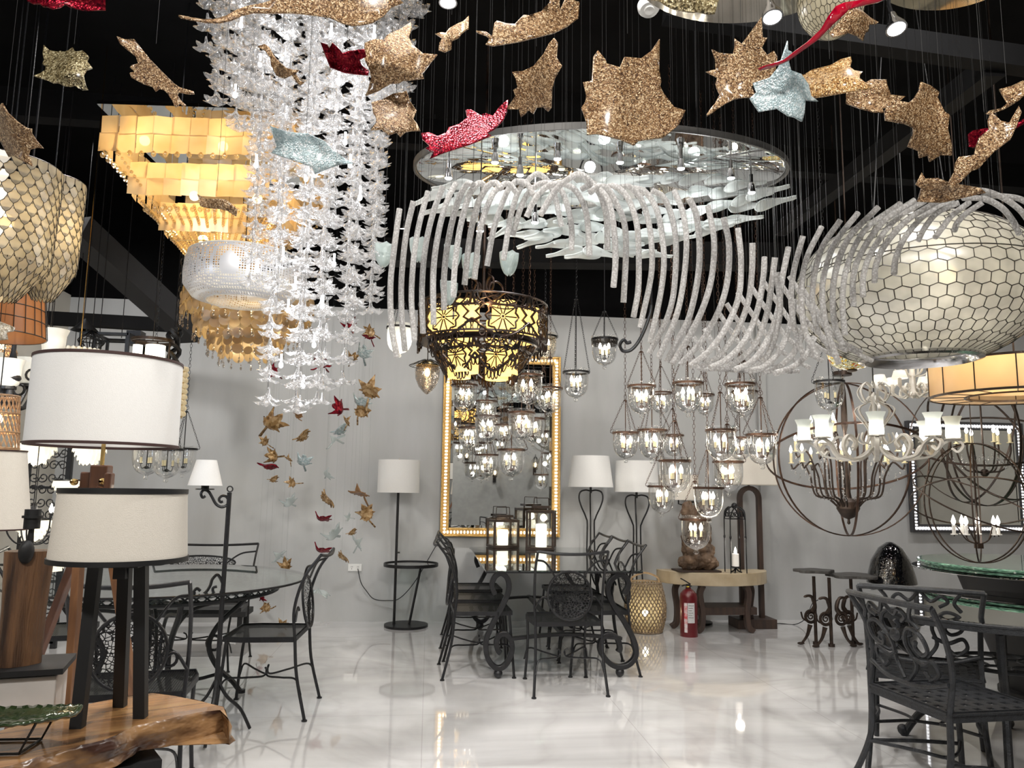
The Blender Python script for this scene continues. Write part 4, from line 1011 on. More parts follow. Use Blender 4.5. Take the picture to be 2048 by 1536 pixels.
LEAVES = [
 ('speckled olive-gold glass leaf hanging upper left, left of the thin folded one', 2.5, 'O', [(60,71),(75,84),(90,88),(102,88),(112,92),(122,91),(131,85),(138,95),(148,100),(160,98),(172,108),(179,115),(181,128),(194,143),(186,150),(184,162),(190,184),(194,192),(184,194),(170,186),(160,188),(145,185),(138,180),(128,176),(118,175),(100,165),(88,160),(71,154),(82,148),(89,140),(88,130),(76,122),(75,112),(66,95)]),
 ('narrow folded brown-gold glass leaf hanging above the square shell chandelier', 2.6, 'G', [(250,87),(262,90),(275,85),(285,98),(300,118),(318,138),(340,160),(352,168),(366,172),(378,175),(379,180),(368,181),(350,178),(346,182),(352,192),(365,204),(360,206),(350,200),(349,206),(342,207),(335,193),(325,178),(318,172),(310,170),(303,176),(298,168),(283,165),(266,158),(264,150),(272,146),(266,140),(270,135),(280,130),(277,118),(264,108),(255,100)]),
 ('gold glass leaf at the left edge just above the shell-scale pendants', 2.4, 'G', [(-20,240),(0,237),(15,228),(32,220),(40,238),(52,252),(65,262),(74,263),(70,270),(74,282),(83,295),(72,294),(58,298),(53,308),(58,320),(60,331),(50,325),(30,314),(10,303),(-10,300),(-25,270)]),
 ('red glass leaf cut off by the top edge at the left corner', 2.2, 'R', [(45,-20),(54,2),(65,7),(80,8),(92,18),(108,24),(120,30),(128,22),(130,8),(140,14),(160,15),(175,8),(190,3),(195,-20)]),
 ('large gold glass leaf with long curling stem at the top before the crystal chandelier', 2.1, 'G', [(366,46),(372,45),(395,49),(415,50),(432,44),(450,30),(470,12),(490,3),(520,-5),(560,-20),(640,-30),(780,-20),(800,-5),(775,5),(760,22),(740,38),(720,46),(700,47),(680,38),(650,22),(600,14),(570,12),(540,14),(500,16),(480,24),(462,40),(445,52),(425,57),(395,55),(372,51)]),
 ('thin folded bronze glass leaf in front of the upper crystal flowers', 2.3, 'G', [(509,85),(524,80),(534,88),(544,108),(559,125),(574,140),(591,148),(606,151),(597,156),(604,168),(614,171),(604,175),(597,168),(589,156),(569,155),(549,145),(539,125),(537,110),(524,93)]),
 ('small bright red glass leaf in front of the crystal flowers', 2.3, 'R', [(649,100),(659,99),(662,104),(669,93),(679,99),(684,104),(697,101),(729,100),(731,110),(716,114),(719,122),(734,135),(734,146),(709,140),(684,136),(661,134),(654,117)]),
 ('large pale gold maple glass leaf at the right side of the crystal chandelier', 2.35, 'G', [(816,30),(819,45),(816,70),(824,88),(846,107),(876,114),(859,132),(846,150),(849,160),(809,165),(800,172),(784,175),(759,192),(734,200),(739,190),(745,162),(741,145),(734,130),(729,115),(729,85),(749,78),(769,82),(774,70),(784,62),(799,50)]),
 ('gold webbed glass leaf hanging directly below the large pale gold one', 2.45, 'G', [(741,200),(761,195),(781,180),(809,172),(814,190),(831,217),(826,237),(836,252),(844,270),(824,265),(811,267),(801,276),(794,267),(779,275),(766,265),(744,267),(754,252),(754,240),(746,225)]),
 ('pale aqua glass leaf lying against the middle of the crystal chandelier', 2.5, 'B', [(549,262),(579,270),(621,272),(649,282),(661,295),(684,310),(696,315),(674,322),(659,332),(629,347),(624,335),(584,322),(569,317),(546,310),(556,297)]),
 ('brown curled glass leaf in front of the square shell chandelier', 2.6, 'G', [(382,380),(400,392),(425,397),(465,407),(485,425),(480,437),(465,427),(445,422),(422,417),(400,410),(392,407)]),
 ('slender gold glass leaf seen edge-on right of the crystal chandelier top', 2.6, 'G', [(934,12),(936,50),(924,60),(917,75),(904,87),(903,105),(892,115),(879,112),(881,97),(886,87),(872,76),(882,75),(892,75),(899,60),(914,37),(924,27)]),
 ('long gold glass leaf like a folded wing at the top centre', 2.1, 'G', [(952,71),(972,72),(984,82),(989,50),(994,45),(1012,52),(1029,54),(1047,32),(1059,32),(1082,20),(1099,0),(1104,-15),(1119,-15),(1119,12),(1132,-15),(1159,-15),(1157,15),(1137,35),(1109,62),(1077,80),(1037,95),(987,102),(971,99),(979,87),(972,80),(957,75)]),
 ('medium gold star-shaped glass leaf between the red one and the largest one', 2.5, 'G', [(1107,97),(1114,107),(1112,135),(1123,151),(1109,170),(1104,185),(1103,215),(1097,220),(1087,210),(1074,207),(1068,215),(1059,207),(1044,215),(1039,202),(1014,200),(1032,180),(1027,171),(1036,167),(1032,152),(1024,139),(1047,140),(1067,137),(1087,122),(1097,105)]),
 ('largest gold glass maple leaf, hanging above the oval mirror disc', 2.1, 'G', [(1162,175),(1179,172),(1182,125),(1191,112),(1207,130),(1209,137),(1237,142),(1247,120),(1282,115),(1307,92),(1324,64),(1322,130),(1327,150),(1324,160),(1332,172),(1355,195),(1379,199),(1365,230),(1330,262),(1294,275),(1277,282),(1267,294),(1237,287),(1189,280),(1169,282),(1169,255),(1162,232),(1159,225),(1167,212),(1169,200)]),
 ('long deep red glass leaf in front of the left end of the oval mirror disc', 2.3, 'R', [(844,277),(859,275),(877,282),(894,270),(897,257),(917,245),(932,225),(929,207),(939,205),(957,217),(969,212),(984,220),(997,200),(1014,187),(1012,212),(1004,235),(987,255),(972,265),(982,270),(962,280),(932,297),(897,315),(884,322),(862,334),(869,320),(854,312),(862,305),(847,290)]),
 ('gold maple glass leaf with stem pointing down left, left of the pale aqua one', 2.35, 'G', [(1514,47),(1520,82),(1527,85),(1520,100),(1530,117),(1540,112),(1547,125),(1542,160),(1505,170),(1510,185),(1505,192),(1492,189),(1475,190),(1455,200),(1420,225),(1419,220),(1435,200),(1445,180),(1440,170),(1437,160),(1440,147),(1417,136),(1437,132),(1435,112),(1426,95),(1442,100),(1470,102),(1472,90),(1470,75),(1485,85),(1497,70)]),
 ('pale aqua star-shaped glass leaf in the upper right group', 2.15, 'B', [(1557,101),(1562,115),(1571,117),(1569,132),(1577,145),(1602,147),(1627,160),(1635,177),(1655,182),(1620,190),(1617,215),(1612,234),(1592,232),(1577,232),(1552,220),(1515,227),(1500,207),(1496,200),(1510,187),(1502,170),(1535,160),(1550,142)]),
 ('shiny amber glass leaf with white highlights right behind the pale aqua one', 2.3, 'W', [(1587,109),(1592,125),(1622,137),(1635,130),(1662,130),(1680,120),(1701,114),(1702,125),(1695,140),(1700,150),(1719,150),(1705,165),(1700,175),(1725,195),(1680,204),(1620,200),(1617,192),(1605,162),(1580,142)]),
 ('gold glass leaf with pointed right tip between the amber one and the big ragged one', 2.4, 'G', [(1696,179),(1722,173),(1736,164),(1773,159),(1771,171),(1782,188),(1814,190),(1792,208),(1762,219),(1760,230),(1740,230),(1716,217),(1698,203)]),
 ('big ragged gold glass leaf above the large shell ball lamp', 2.3, 'G', [(1830,172),(1860,171),(1887,178),(1884,188),(1902,214),(1915,219),(1913,247),(1928,273),(1935,291),(1911,291),(1889,304),(1880,295),(1860,302),(1852,293),(1817,293),(1823,269),(1819,261),(1793,260),(1742,260),(1737,245),(1740,232),(1762,230),(1762,221),(1797,219),(1814,206),(1828,188)]),
 ('folded gold glass leaf hanging steeply near the right edge', 2.3, 'G', [(1983,223),(2000,243),(2011,249),(2024,219),(2027,232),(2020,260),(2011,284),(1985,306),(1959,336),(1946,340),(1933,355),(1918,371),(1911,357),(1916,340),(1915,324),(1919,313),(1946,311),(1948,297),(1954,278),(1978,258),(1976,241)]),
 ('dull red glass leaf behind the folded gold one near the right edge', 2.6, 'R', [(1925,299),(1934,290),(1937,268),(1950,259),(1980,252),(2010,262),(2025,250),(2060,232),(2062,240),(2030,258),(2000,275),(1970,285),(1945,297)]),
 ('gold glass leaf cut off by the right edge of the picture', 2.3, 'G', [(2048,160),(2060,158),(2065,185),(2048,188),(2030,205),(2010,218),(1985,226),(1975,226),(1985,219),(2005,215),(2012,208),(2005,195),(2004,176),(2025,172)]),
 ('long twisted glossy red glass leaf at the top right', 2.0, 'S', [(1543,106),(1552,104),(1565,103),(1585,100),(1600,90),(1620,78),(1640,60),(1650,40),(1665,20),(1680,14),(1720,12),(1745,10),(1770,-5),(1790,-10),(1785,5),(1765,15),(1740,22),(1710,24),(1690,28),(1680,38),(1660,55),(1640,75),(1615,90),(1595,102),(1570,109),(1548,110)]),
 ('gold glass leaf hanging just under the twisted glossy red one', 2.4, 'G', [(1690,26),(1720,24),(1745,28),(1768,33),(1762,38),(1742,44),(1743,55),(1735,60),(1733,74),(1715,72),(1690,72),(1660,82),(1652,72),(1668,55)]),
 ('pale gold glass leaf cut off by the top edge beside the white smoke detector', 2.2, 'O', [(1305,-10),(1318,5),(1332,15),(1345,22),(1360,25),(1375,26),(1395,22),(1420,22),(1432,20),(1442,-10)]),
 ('brown-gold glass leaf resting above the curved glass rods at the right', 2.5, 'G', [(1851,342),(1855,355),(1878,355),(1896,365),(1911,371),(1946,382),(1961,390),(1926,397),(1896,401),(1853,395),(1853,372),(1838,366)]),
 ('small white frilled glass leaf at the left edge below the brown wire-grid shade', 3.0, 'C', [(-10,640),(0,642),(12,650),(25,655),(20,662),(10,665),(8,678),(0,680),(-10,682)]),
]
CREAMG = glitter('cream glass', [(.5, .42, .3), (.7, .62, .48), (.8, .75, .65), (1, .95, .85)], 120, .25, trans=.2)
OLIVEG = glitter('olive gold glass', [(.045, .035, .015), (.20, .15, .07), (.38, .31, .16), (.75, .66, .42)], 190, trans=.12)
REDS = mat('smooth glossy red glass', (.36, .004, .02), .08, 0, (.2, .0, .01), 12, .5, 25, coat=1)
LM = {'G': GOLDG, 'W': GOLDG2, 'R': REDG, 'B': BLUEG, 'C': CREAMG, 'O': OLIVEG, 'S': REDS}
for i, (lab, D, m_, px) in enumerate(LEAVES):
    leaf(lab, px, D, LM[m_], .45 * math.sin(i * 2.3), .45 * math.cos(i * 1.7), .02 if m_ != 'W' else .03)

# ---------------- small leaves hanging before the back wall ----------------
def maple(seed):
    rnd = random.Random(seed); out = []
    lobes = [(90, 1.0), (40, .85), (140, .88), (-12, .62), (192, .6), (-55, .4), (235, .4)]
    n = 56
    for i in range(n):
        a = 2 * PI * i / n - PI / 2
        r = .47
        for la, lr in lobes:
            d = abs((a - R_(la) + PI) % (2 * PI) - PI)
            r = max(r, lr * max(0, 1 - d / .62) ** .62)
        r *= 1 + (.09 if i % 4 == 0 else -.05) + rnd.uniform(-.03, .03)
        out.append((r * math.cos(a) * .055, r * math.sin(a) * .055))
    k = min(range(n), key=lambda i: out[i][1] + abs(out[i][0]))
    x, y = out[k]; out[k:k + 1] = [(x + .003, y), (.010, -.075), (.004, -.078), (x - .003, y)]
    if sum(out[i - 1][0] * out[i][1] - out[i][0] * out[i - 1][1] for i in range(len(out))) < 0: out.reverse()
    return out
def small_leaf_mesh(seed):
    poly = [Vector(p) for p in maple(seed)]; pts = list(poly)
    for i in range(-5, 6):
        for j in range(-6, 6): pts.append(Vector((i * .01, j * .01)))
    vs, es, fs, *_ = delaunay_2d_cdt(pts, [], [list(range(len(poly)))], 1, 1e-6)
    return [(v.x, v.y, .010 * math.cos(v.x * 60 + seed) + .008 * math.sin(v.y * 70 + seed * 2) - 5 * v.x * v.x) for v in vs], [tuple(f) for f in fs]
CLEARG = glass('clear ripple glass leaf', (.8, .86, .86), .2, .8, .1, milk=.35, milkcol=(.85, .93, .93), bump=.8, bscale=60)
SAM = {'a': AMBERG, 'g': AMBERG, 'r': REDG, 'w': CLEARG, 'b': BLUEG, 'd': mat('brown glass', (.15, .075, .03), .25, 0, (.3, .16, .07), 30, .5, 60)}
sm_proto = {}
cn = {'a': 'amber', 'g': 'amber', 'r': 'red', 'w': 'clear', 'b': 'pale aqua', 'd': 'dark brown'}
SL = [ # px, py, width px, colour, tilt (0 flat facing, 1 edge-on), roll deg, depth, label place
 (545,846,66,'a',.35,-55,5.8,'with long stem, below left of the crystal chandelier'),
 (607,875,50,'a',.9,0,6.2,'seen edge-on, right of the long-stemmed one'),
 (531,884,30,'a',.3,40,6.4,'small, just under the long-stemmed one'),
 (546,912,44,'a',.75,70,6.4,'upright, touching a red one below'),
 (537,936,52,'r',.9,0,6.4,'edge-on, below the upright amber pair'),
 (577,920,24,'a',.4,0,6.0,'tiny, overlapping a pale aqua one'),
 (608,923,46,'b',.6,-15,6.1,'beside the tiny amber one'),
 (683,862,52,'b',.88,0,6.2,'edge-on, left of the wavy gold one'),
 (675,885,60,'w',.9,8,6.1,'edge-on, under the aqua one'),
 (678,815,52,'r',.85,55,5.6,'slanting edge-on, below the chandelier tip'),
 (721,824,48,'a',.3,-30,5.6,'shiny, right of the slanting red one'),
 (692,845,30,'a',.4,-30,5.7,'small, hanging from the shiny one'),
 (655,950,34,'w',.7,-55,6.5,'faint, in the middle of the wall'),
 (548,960,30,'a',.75,0,6.6,'small, left of the upright one'),
 (586,965,32,'a',.45,75,6.5,'upright, above a white one'),
 (580,1004,46,'w',.8,0,6.5,'bright, above the patio bench'),
 (650,1000,56,'a',.75,-65,6.4,'thin drooping, between wall centre and the brown one'),
 (720,992,52,'d',.5,15,6.0,'cupped, left of the floor lamp pole'),
 (647,1037,46,'r',.88,0,6.6,'edge-on, left of the big spotted amber one'),
 (734,1030,50,'a',.25,20,6.0,'glossy round, nearest the floor lamp'),
 (699,1035,24,'w',.6,50,6.2,'small, left of the glossy round amber one'),
 (668,1068,58,'w',.85,0,6.4,'sparkling edge-on, under the red one'),
 (705,1066,30,'a',.8,20,6.3,'small, on the end of the sparkling clear one'),
 (712,1090,44,'w',.5,-35,6.3,'drooping, above the outlet'),
 (646,1100,50,'r',.88,0,6.6,'edge-on, lowest of the red ones left of the outlet'),
 (683,1115,40,'a',.7,-65,6.5,'slim slanting, left of the outlet'),
 (562,1115,44,'w',.7,25,6.6,'above the pale fan-shaped one'),
 (571,1134,42,'a',.15,0,6.6,'fan-shaped, above the patio chair back'),
 (515,1140,18,'d',.5,30,7.2,'tiny, above the glass patio table'),
 (640,1190,56,'w',.8,0,6.4,'right of the patio chair back'),
 (524,1196,26,'r',.6,-50,7.0,'small, at the rim of the patio table'),
 (534,1217,32,'a',.6,70,7.0,'small, hanging under the patio table rim'),
 (566,1252,34,'a',.3,20,7.1,'lowest, behind the patio chair seat'),
 (700,652,44,'r',.8,-10,5.6,'right of the crystal flowers, level with the white bell lamp'),
 (742,664,36,'a',.35,50,5.6,'star-shaped, left of the white bell lamp'),
 (739,676,34,'r',.5,10,5.7,'peeking out below the star-shaped amber one'),
 (728,707,48,'b',.6,-10,5.5,'right of the lower crystal flowers'),
 (637,719,44,'r',.7,0,5.6,'half hidden behind the lower crystal flowers'),
 (645,738,52,'r',.9,0,5.7,'edge-on smile-shaped, behind the lower crystal flowers'),
 (705,716,36,'a',.5,-40,5.6,'behind the right rim of the crystal chandelier'),
 (548,744,38,'r',.5,35,5.6,'left behind the lower crystal flowers'),
 (737,785,66,'a',.25,-20,5.4,'large with stem, right of the crystal chandelier tip'),
 (725,804,54,'b',.85,5,5.5,'edge-on, crossing under the large amber one'),
 (596,833,26,'d',.6,0,5.5,'small, right under the crystal chandelier tip')]
for i, (px, py, w, c_, tl, rl, D, pl_) in enumerate(SL):
    if pl_ in ('peeking out below the star-shaped amber one',): pass
    key = (c_, i % 3)
    q = P(px, py, D)
    if key not in sm_proto:
        vs, fs = small_leaf_mesh(i % 3 + 1); me = bpy.data.meshes.new('small_glass_leaf'); me.from_pydata(vs, [], fs)
        me.materials.append(SAM[c_]); me.polygons.foreach_set('use_smooth', [True] * len(me.polygons)); sm_proto[key] = me
    o = bpy.data.objects.new('small_glass_leaf', sm_proto[key]); C.objects.link(o)
    sm = o.modifiers.new('thickness', 'SOLIDIFY'); sm.thickness = .004
    s = w * D / F / .105
    mt = ROT.to_4x4() @ Matrix.Rotation(R_(rl), 4, 'Z') @ Matrix.Rotation(R_(84 * tl), 4, 'X') @ Matrix.Rotation(.5 * math.sin(i), 4, 'Y')
    o.matrix_world = Matrix.Translation(q) @ mt @ Matrix.Scale(s, 4)
    tag(o, 'small %s glass leaf %s' % (cn[c_], pl_), 'glass leaf', 'small glass leaves hanging before the grey wall')
    wr = M().tube([(0, 0, 0), (0, 0, ZC - q.z)], .0003, 3).build('hanging_wire', WIREM, None, q); 
    wr.parent = o; wr.matrix_parent_inverse = (Matrix.Translation(q) @ mt @ Matrix.Scale(s, 4)).inverted()

# ---------------- crystal flower chandelier ----------------
def flower():
    m = M(); n = 30; rows = []
    prof_ = [(.0035, .046), (.0055, .034), (.008, .016), (.017, .002), (.030, -.006), (.041, -.010), (.050, -.009)]
    for k_, (r, z) in enumerate(prof_):
        t_ = k_ / 6
        for j in range(n):
            a = 2 * PI * j / n; p = math.cos(6 * a)
            rr = r * (1 + (.24 * p if t_ > .5 else .05) * t_); zz = z + t_ * t_ * .007 * p + .004 * math.cos(3 * a + 1) * t_
            rows.append((rr * math.cos(a), rr * math.sin(a), zz))
    m.add(rows, [(i * n + j, i * n + (j + 1) % n, (i + 1) * n + (j + 1) % n, (i + 1) * n + j) for i in range(6) for j in range(n)])
    m.ball((0, 0, -.004), (.008, .008, .012), 6, 4)
    return m
FD = 3.55
def fspan(y):   # left / right silhouette of the chandelier in the photograph at row y
    pts = [(-140, 405, 860), (0, 402, 862), (90, 402, 850), (200, 418, 815), (235, 470, 800), (300, 478, 790), (420, 480, 782), (520, 492, 780), (600, 505, 765), (640, 515, 735), (700, 510, 722), (760, 500, 712), (800, 515, 690), (826, 520, 665)]
    for (a, l0, r0), (b, l1, r1) in zip(pts, pts[1:]):
        if a <= y <= b:
            u = (y - a) / (b - a); return l0 + (l1 - l0) * u, r0 + (r1 - r0) * u
    return None
c0 = P(612, 400, FD); cbase = Vector((c0.x, c0.y, 0)); ztop = 3.95
fl = thing('crystal_chandelier', 'tall tapering chandelier of clear glass lily flowers strung on wires under a mirror plate', 'chandelier', (cbase.x, cbase.y, ztop))
M().lathe([(.001, 0), (.62, 0), (.62, .03), (.001, .03)], 48).build('mirror_plate', MIRROR, fl)
wn = (ray(612, 600)); wn.z = 0; wn.normalize(); ws = Vector((wn.y, -wn.x, 0))
fm = flower(); pos = []; rnd = random.Random(11); strings = {}
gx = [i * .108 for i in range(-6, 7)]
for i, u in enumerate(gx):
    for j in range(-3, 4):
        v = j * .125 + (.06 if i % 2 else 0); uu = u + rnd.uniform(-.03, .03); v += rnd.uniform(-.03, .03)
        if (uu / .62) ** 2 + (v / .45) ** 2 > 1: continue
        base = cbase + ws * uu + wn * v; zz = ztop - .12 - rnd.choice((0, .004, -.004, .05)); lst = []
        while zz > 1.6:
            q = ROT.transposed() @ (Vector((base.x, base.y, zz)) - CAM); py = 768 - F * q.y / -q.z; px = 1024 + F * q.x / -q.z
            sp_ = fspan(py)
            if py > 826: break
            if sp_:
                mid_, hw = (sp_[0] + sp_[1]) / 2, (sp_[1] - sp_[0]) / 2
                # the strings get sparser towards the tip
                rad = math.hypot((px - mid_) / hw, v / (.45 * hw / 190))
                if rad < 1.0: lst.append((base.x, base.y, zz))
            zz -= .106 + rnd.uniform(-.003, .003)
        if lst: pos += lst; strings[(i, j)] = (base, min(p[2] for p in lst))
print('flowers', len(pos))
campos = CAM
pos.sort(key=lambda p: (Vector(p) - campos).length)
near = pos[:100]; far = pos[100:]
fme = None
for p in near:
    d = Vector(p) - fl.location; sc_ = rnd.uniform(.9, 1.12)
    if fme is None: o = fm.build('glass_flower', CRYSTAL, fl, d, sharp=180); fme = o.data
    else: o = bpy.data.objects.new('glass_flower', fme); C.objects.link(o); o.parent = fl; o.location = d
    o.rotation_euler = (rnd.uniform(-.12, .12), rnd.uniform(-.12, .12), rnd.uniform(0, 6)); o.scale = (sc_,) * 3
m = M()
for p in far:
    sc_ = rnd.uniform(.9, 1.1)
    m.merge(fm, Matrix.Translation(Vector(p) - fl.location) @ Euler((rnd.uniform(-.12, .12), rnd.uniform(-.12, .12), rnd.uniform(0, 6))).to_matrix().to_4x4() @ Matrix.Scale(sc_, 4))
o = m.build('inner_glass_flowers', CRYSTAL, fl, sharp=180); o['kind'] = 'stuff'
m = M()
for b_, z in strings.values(): m.tube([(b_.x - fl.location.x, b_.y - fl.location.y, 0), (b_.x - fl.location.x, b_.y - fl.location.y, z - fl.location.z)], .0007, 3)
o = m.build('stringing_wires', WIREM, fl); o['kind'] = 'stuff'
for px, py in ((482, 50), (520, 128), (470, 190), (662, 68), (748, 72), (678, 165), (573, 232), (512, 330), (612, 358), (690, 285), (720, 395), (566, 515), (668, 528), (515, 540), (590, 575), (645, 612), (576, 620), (628, 690), (562, 730), (606, 772), (700, 330)):
    q = P(px, py, FD - .1 + rnd.uniform(-.12, .25))
    M().ball((0, 0, 0), (.010, .010, .014), 8, 6).tube([(0, 0, .01), (0, 0, .05)], .005, 5).build('pin_lamp', BULBC, fl, q - fl.location)
for px, py, e_ in ((560, 100, 14), (700, 160, 14), (640, 330, 12), (600, 480, 10), (590, 640, 8), (600, 760, 4)):
    point('crystal_lamp', tuple(P(px, py, FD)), e_ * .6, (.97, .98, 1), .05)

# ---------------- wave of bubbled glass rods ----------------
RODS = [[(799,418),(788,500),(781,570),(783,650),(794,714)],[(827,402),(812,470),(803,560),(804,640),(810,702)],[(856,383),(838,450),(827,520),(823,600),(829,681)],[(886,372),(865,430),(850,500),(844,580),(846,667)],[(912,366),(895,400),(878,460),(867,540),(867,649)],[(946,370),(935,368),(918,397),(900,463),(889,541),(888,620)],[(974,378),(961,366),(947,376),(935,400),(919,462),(909,541),(907,594)],[(1003,378),(990,365),(972,377),(954,413),(939,479),(929,570)],[(1033,385),(1016,367),(997,376),(981,397),(960,462),(949,558)],[(1067,390),(1055,369),(1041,362),(1028,366),(1012,388),(988,456),(974,532)],
[(1123,453),(1111,397),(1095,362),(1074,348),(1055,362),(1037,383),(1021,435),(1007,520)],[(1143,500),(1143,453),(1134,409),(1118,376),(1086,366),(1060,383),(1042,414),(1025,471)],[(1053,434),(1069,400),(1090,376),(1115,366),(1130,369),(1151,381),(1169,414),(1176,453),(1179,511)],[(1081,430),(1100,397),(1118,373),(1140,356),(1158,348),(1180,362),(1201,391),(1213,435),(1215,500)],[(1162,379),(1183,370),(1205,385),(1220,412),(1228,460),(1231,520),(1227,574)],[(1180,385),(1195,374),(1213,376),(1232,406),(1248,444),(1252,500),(1247,605)],[(1213,374),(1229,372),(1250,388),(1267,423),(1276,471),(1277,570),(1267,634)],[(1241,374),(1260,374),(1280,395),(1295,435),(1303,488),(1302,553),(1280,655)],[(1267,376),(1287,381),(1306,404),(1320,444),(1328,518),(1321,588),(1300,685)],[(1304,381),(1327,395),(1345,439),(1352,497),(1347,588),(1329,649),(1298,707)],[(1348,381),(1366,427),(1373,488),(1366,570),(1350,640),(1317,716)],[(1378,397),(1392,428),(1399,488),(1396,553),(1379,632),(1356,680),(1333,724)],
[(1416,412),(1428,480),(1424,550),(1408,610),(1380,670),(1345,728)],[(1447,435),(1458,490),(1455,560),(1438,620),(1405,680),(1360,730)],[(1476,457),(1482,520),(1478,590),(1455,650),(1420,700),(1380,733)],[(1505,486),(1504,540),(1497,600),(1475,660),(1440,710),(1400,735)],[(1529,515),(1526,560),(1515,620),(1490,680),(1455,718),(1420,736)],[(1550,515),(1543,570),(1533,630),(1510,690),(1475,722),(1445,738)],[(1577,495),(1564,560),(1556,620),(1535,680),(1505,722),(1470,740)],[(1553,545),(1560,620),(1545,690),(1520,728),(1490,740)],[(1590,600),(1580,650),(1560,700),(1530,732),(1500,742)],[(1612,640),(1600,680),(1580,715),(1550,738),(1525,744)],[(1628,675),(1612,710),(1582,736),(1550,746)],
[(1606,472),(1588,540),(1582,600),(1590,660),(1610,720)],[(1643,454),(1612,520),(1602,590),(1610,660),(1635,715)],[(1681,440),(1642,500),(1625,580),(1632,650),(1668,708)],[(1716,426),(1668,490),(1645,570),(1652,650),(1678,728)],[(1757,414),(1695,480),(1668,560),(1668,640),(1685,690)],[(1801,407),(1730,460),(1695,530),(1685,600),(1690,670)],[(1830,400),(1765,445),(1720,510),(1706,560),(1707,612)],[(1850,402),(1790,440),(1745,500),(1727,550),(1726,593)],[(1880,400),(1815,440),(1770,490),(1752,530),(1749,565)],[(1905,402),(1850,430),(1810,475),(1792,515),(1788,547)],[(1918,405),(1875,425),(1850,455),(1836,482)],[(1938,405),(1905,430),(1885,455),(1871,474)],[(1965,405),(1935,425),(1915,445),(1909,461)],
[(1939,379),(1975,383),(2010,398),(2040,420),(2062,448)],[(1927,396),(1969,398),(2004,416),(2027,444),(2038,468)],[(1962,392),(2000,392),(2040,398),(2075,420)]]
BX = [(1362, 690), (1387, 674), (1408, 657), (1438, 626), (1453, 607), (1475, 584), (1500, 570), (1525, 560), (1550, 550), (1578, 552), (1600, 570)]
for (x, y) in BX:
    RODS.append([(x, y), (x + 32, min(y + 48, 734)), (x + 68, min(y + 98, 738)), (x + 104, min(y + 130, 740)), (x + 145, min(y + 152, 743))])
RD = 3.05
rc = P(1300, 400, RD)
rod = thing('rod_chandelier', 'long rolling wave of curved bubbled glass rods hung on fine wires across the room', 'glass sculpture', (rc.x, rc.y, ZC))
wm = M()
for i, rp in enumerate(RODS):
    mx_ = rp[len(rp) // 2][0]; D = RD + .12 * math.sin(i * .8)
    if i >= 33 and i < 49: D = 2.75
    if i >= 49: D = RD + .3
    if 22 <= i < 33: D = 2.9
    n = len(rp); pts = [P(a, b, D + (.0 if i > 48 else .10 * (j / (n - 1) - .5) * (1 if i % 2 else -1)) ) for j, (a, b) in enumerate(rp)]
    pts = smooth_path(pts, 6); rad = .0118 if i < 33 else .0105
    M().tube([p - rod.location for p in pts], rad, 8).build('glass_rod', RODGLASS, rod, sharp=80)
    for j in (0, len(pts) // 3):
        a = pts[j] - rod.location; wm.tube([a, (a.x, a.y, 0)], .0006, 3)
wm.build('hanging_wires', WIREM, rod)['kind'] = 'stuff'

# ---------------- oval mirror disc with glass petals ----------------
mc = P(1200, 336, 3.95); mc.z = (P(1200, 265, 3.47).z + P(1200, 410, 4.43).z) / 2
t = thing('petal_chandelier', 'oval ceiling mirror hung with rows of frosted pale glass petals and small spot lamps', 'chandelier', mc, R_(-6))
M().lathe([(.001, 0), (.93, 0), (.95, .01), (.95, .035), (.001, .035)], 72, sx=1, sy=.52).build('mirror_plate', MIRROR, t)
M().lathe([(.945, -.003), (.957, -.003), (.957, .03), (.945, .03), (.945, -.003)], 72, sx=1, sy=.52).build('plate_rim', mat('grey metal rim', (.05, .048, .045), .5, .5), t)
for x in (-.5, .5): M().tube([(x, 0, .04), (x, 0, ZC - mc.z)], .004, 5).build('suspension_cable', IRON, t)
mi = t.matrix_world if False else (Matrix.Translation(mc) @ Matrix.Rotation(R_(-6), 4, 'Z')).inverted()
def petal(L):
    n = 14; vs = []; fs = []
    for i in range(n + 1):
        u = i / n; w = .030 * math.sqrt(max(.02, 1 - ((.22 - u) / .22) ** 2)) if u < .22 else (.008 + .022 * (.5 + .5 * math.cos(PI * min(1, (u - .22) / .6)))) * (1 if u < .93 else .6)
        for j in range(5):
            v = -1 + j / 2; vs.append((L * (u - .5), w * v, .012 * math.sin(u * 5) - .006 * v * v))
    for i in range(n):
        for j in range(4): a = i * 5 + j; fs.append((a, a + 1, a + 6, a + 5))
    return M().add(vs, fs)
pmesh = None; rnd = random.Random(4); cnt = 0
PT = []
for i in range(15): PT.append((905 + i * 45, 372 + 30 * math.sin(i * .4) + (i > 9) * (i - 9) * 6, 3.85))
for i in range(16): PT.append((860 + i * 46, 395 + 12 * math.sin(i * .9), 3.95))
for i in range(15): PT.append((880 + i * 44, 418 + 10 * math.sin(i * 1.3), 4.05))
for i in range(13): PT.append((970 + i * 43, 440 + 10 * math.sin(i * .8), 4.1))
for i in range(12): PT.append((1010 + i * 38, 462 + 9 * math.sin(i * 1.1), 4.1))
for i in range(9): PT.append((1070 + i * 36, 482 + 8 * math.sin(i * 1.5), 4.15))
for i in range(6): PT.append((1130 + i * 36, 505 + 5 * math.sin(i * 1.5), 4.15))
PT += [(1197, 355, 3.6), (1253, 360, 3.6), (1110, 372, 3.7)]
PT = PT[:100]
wm = M()
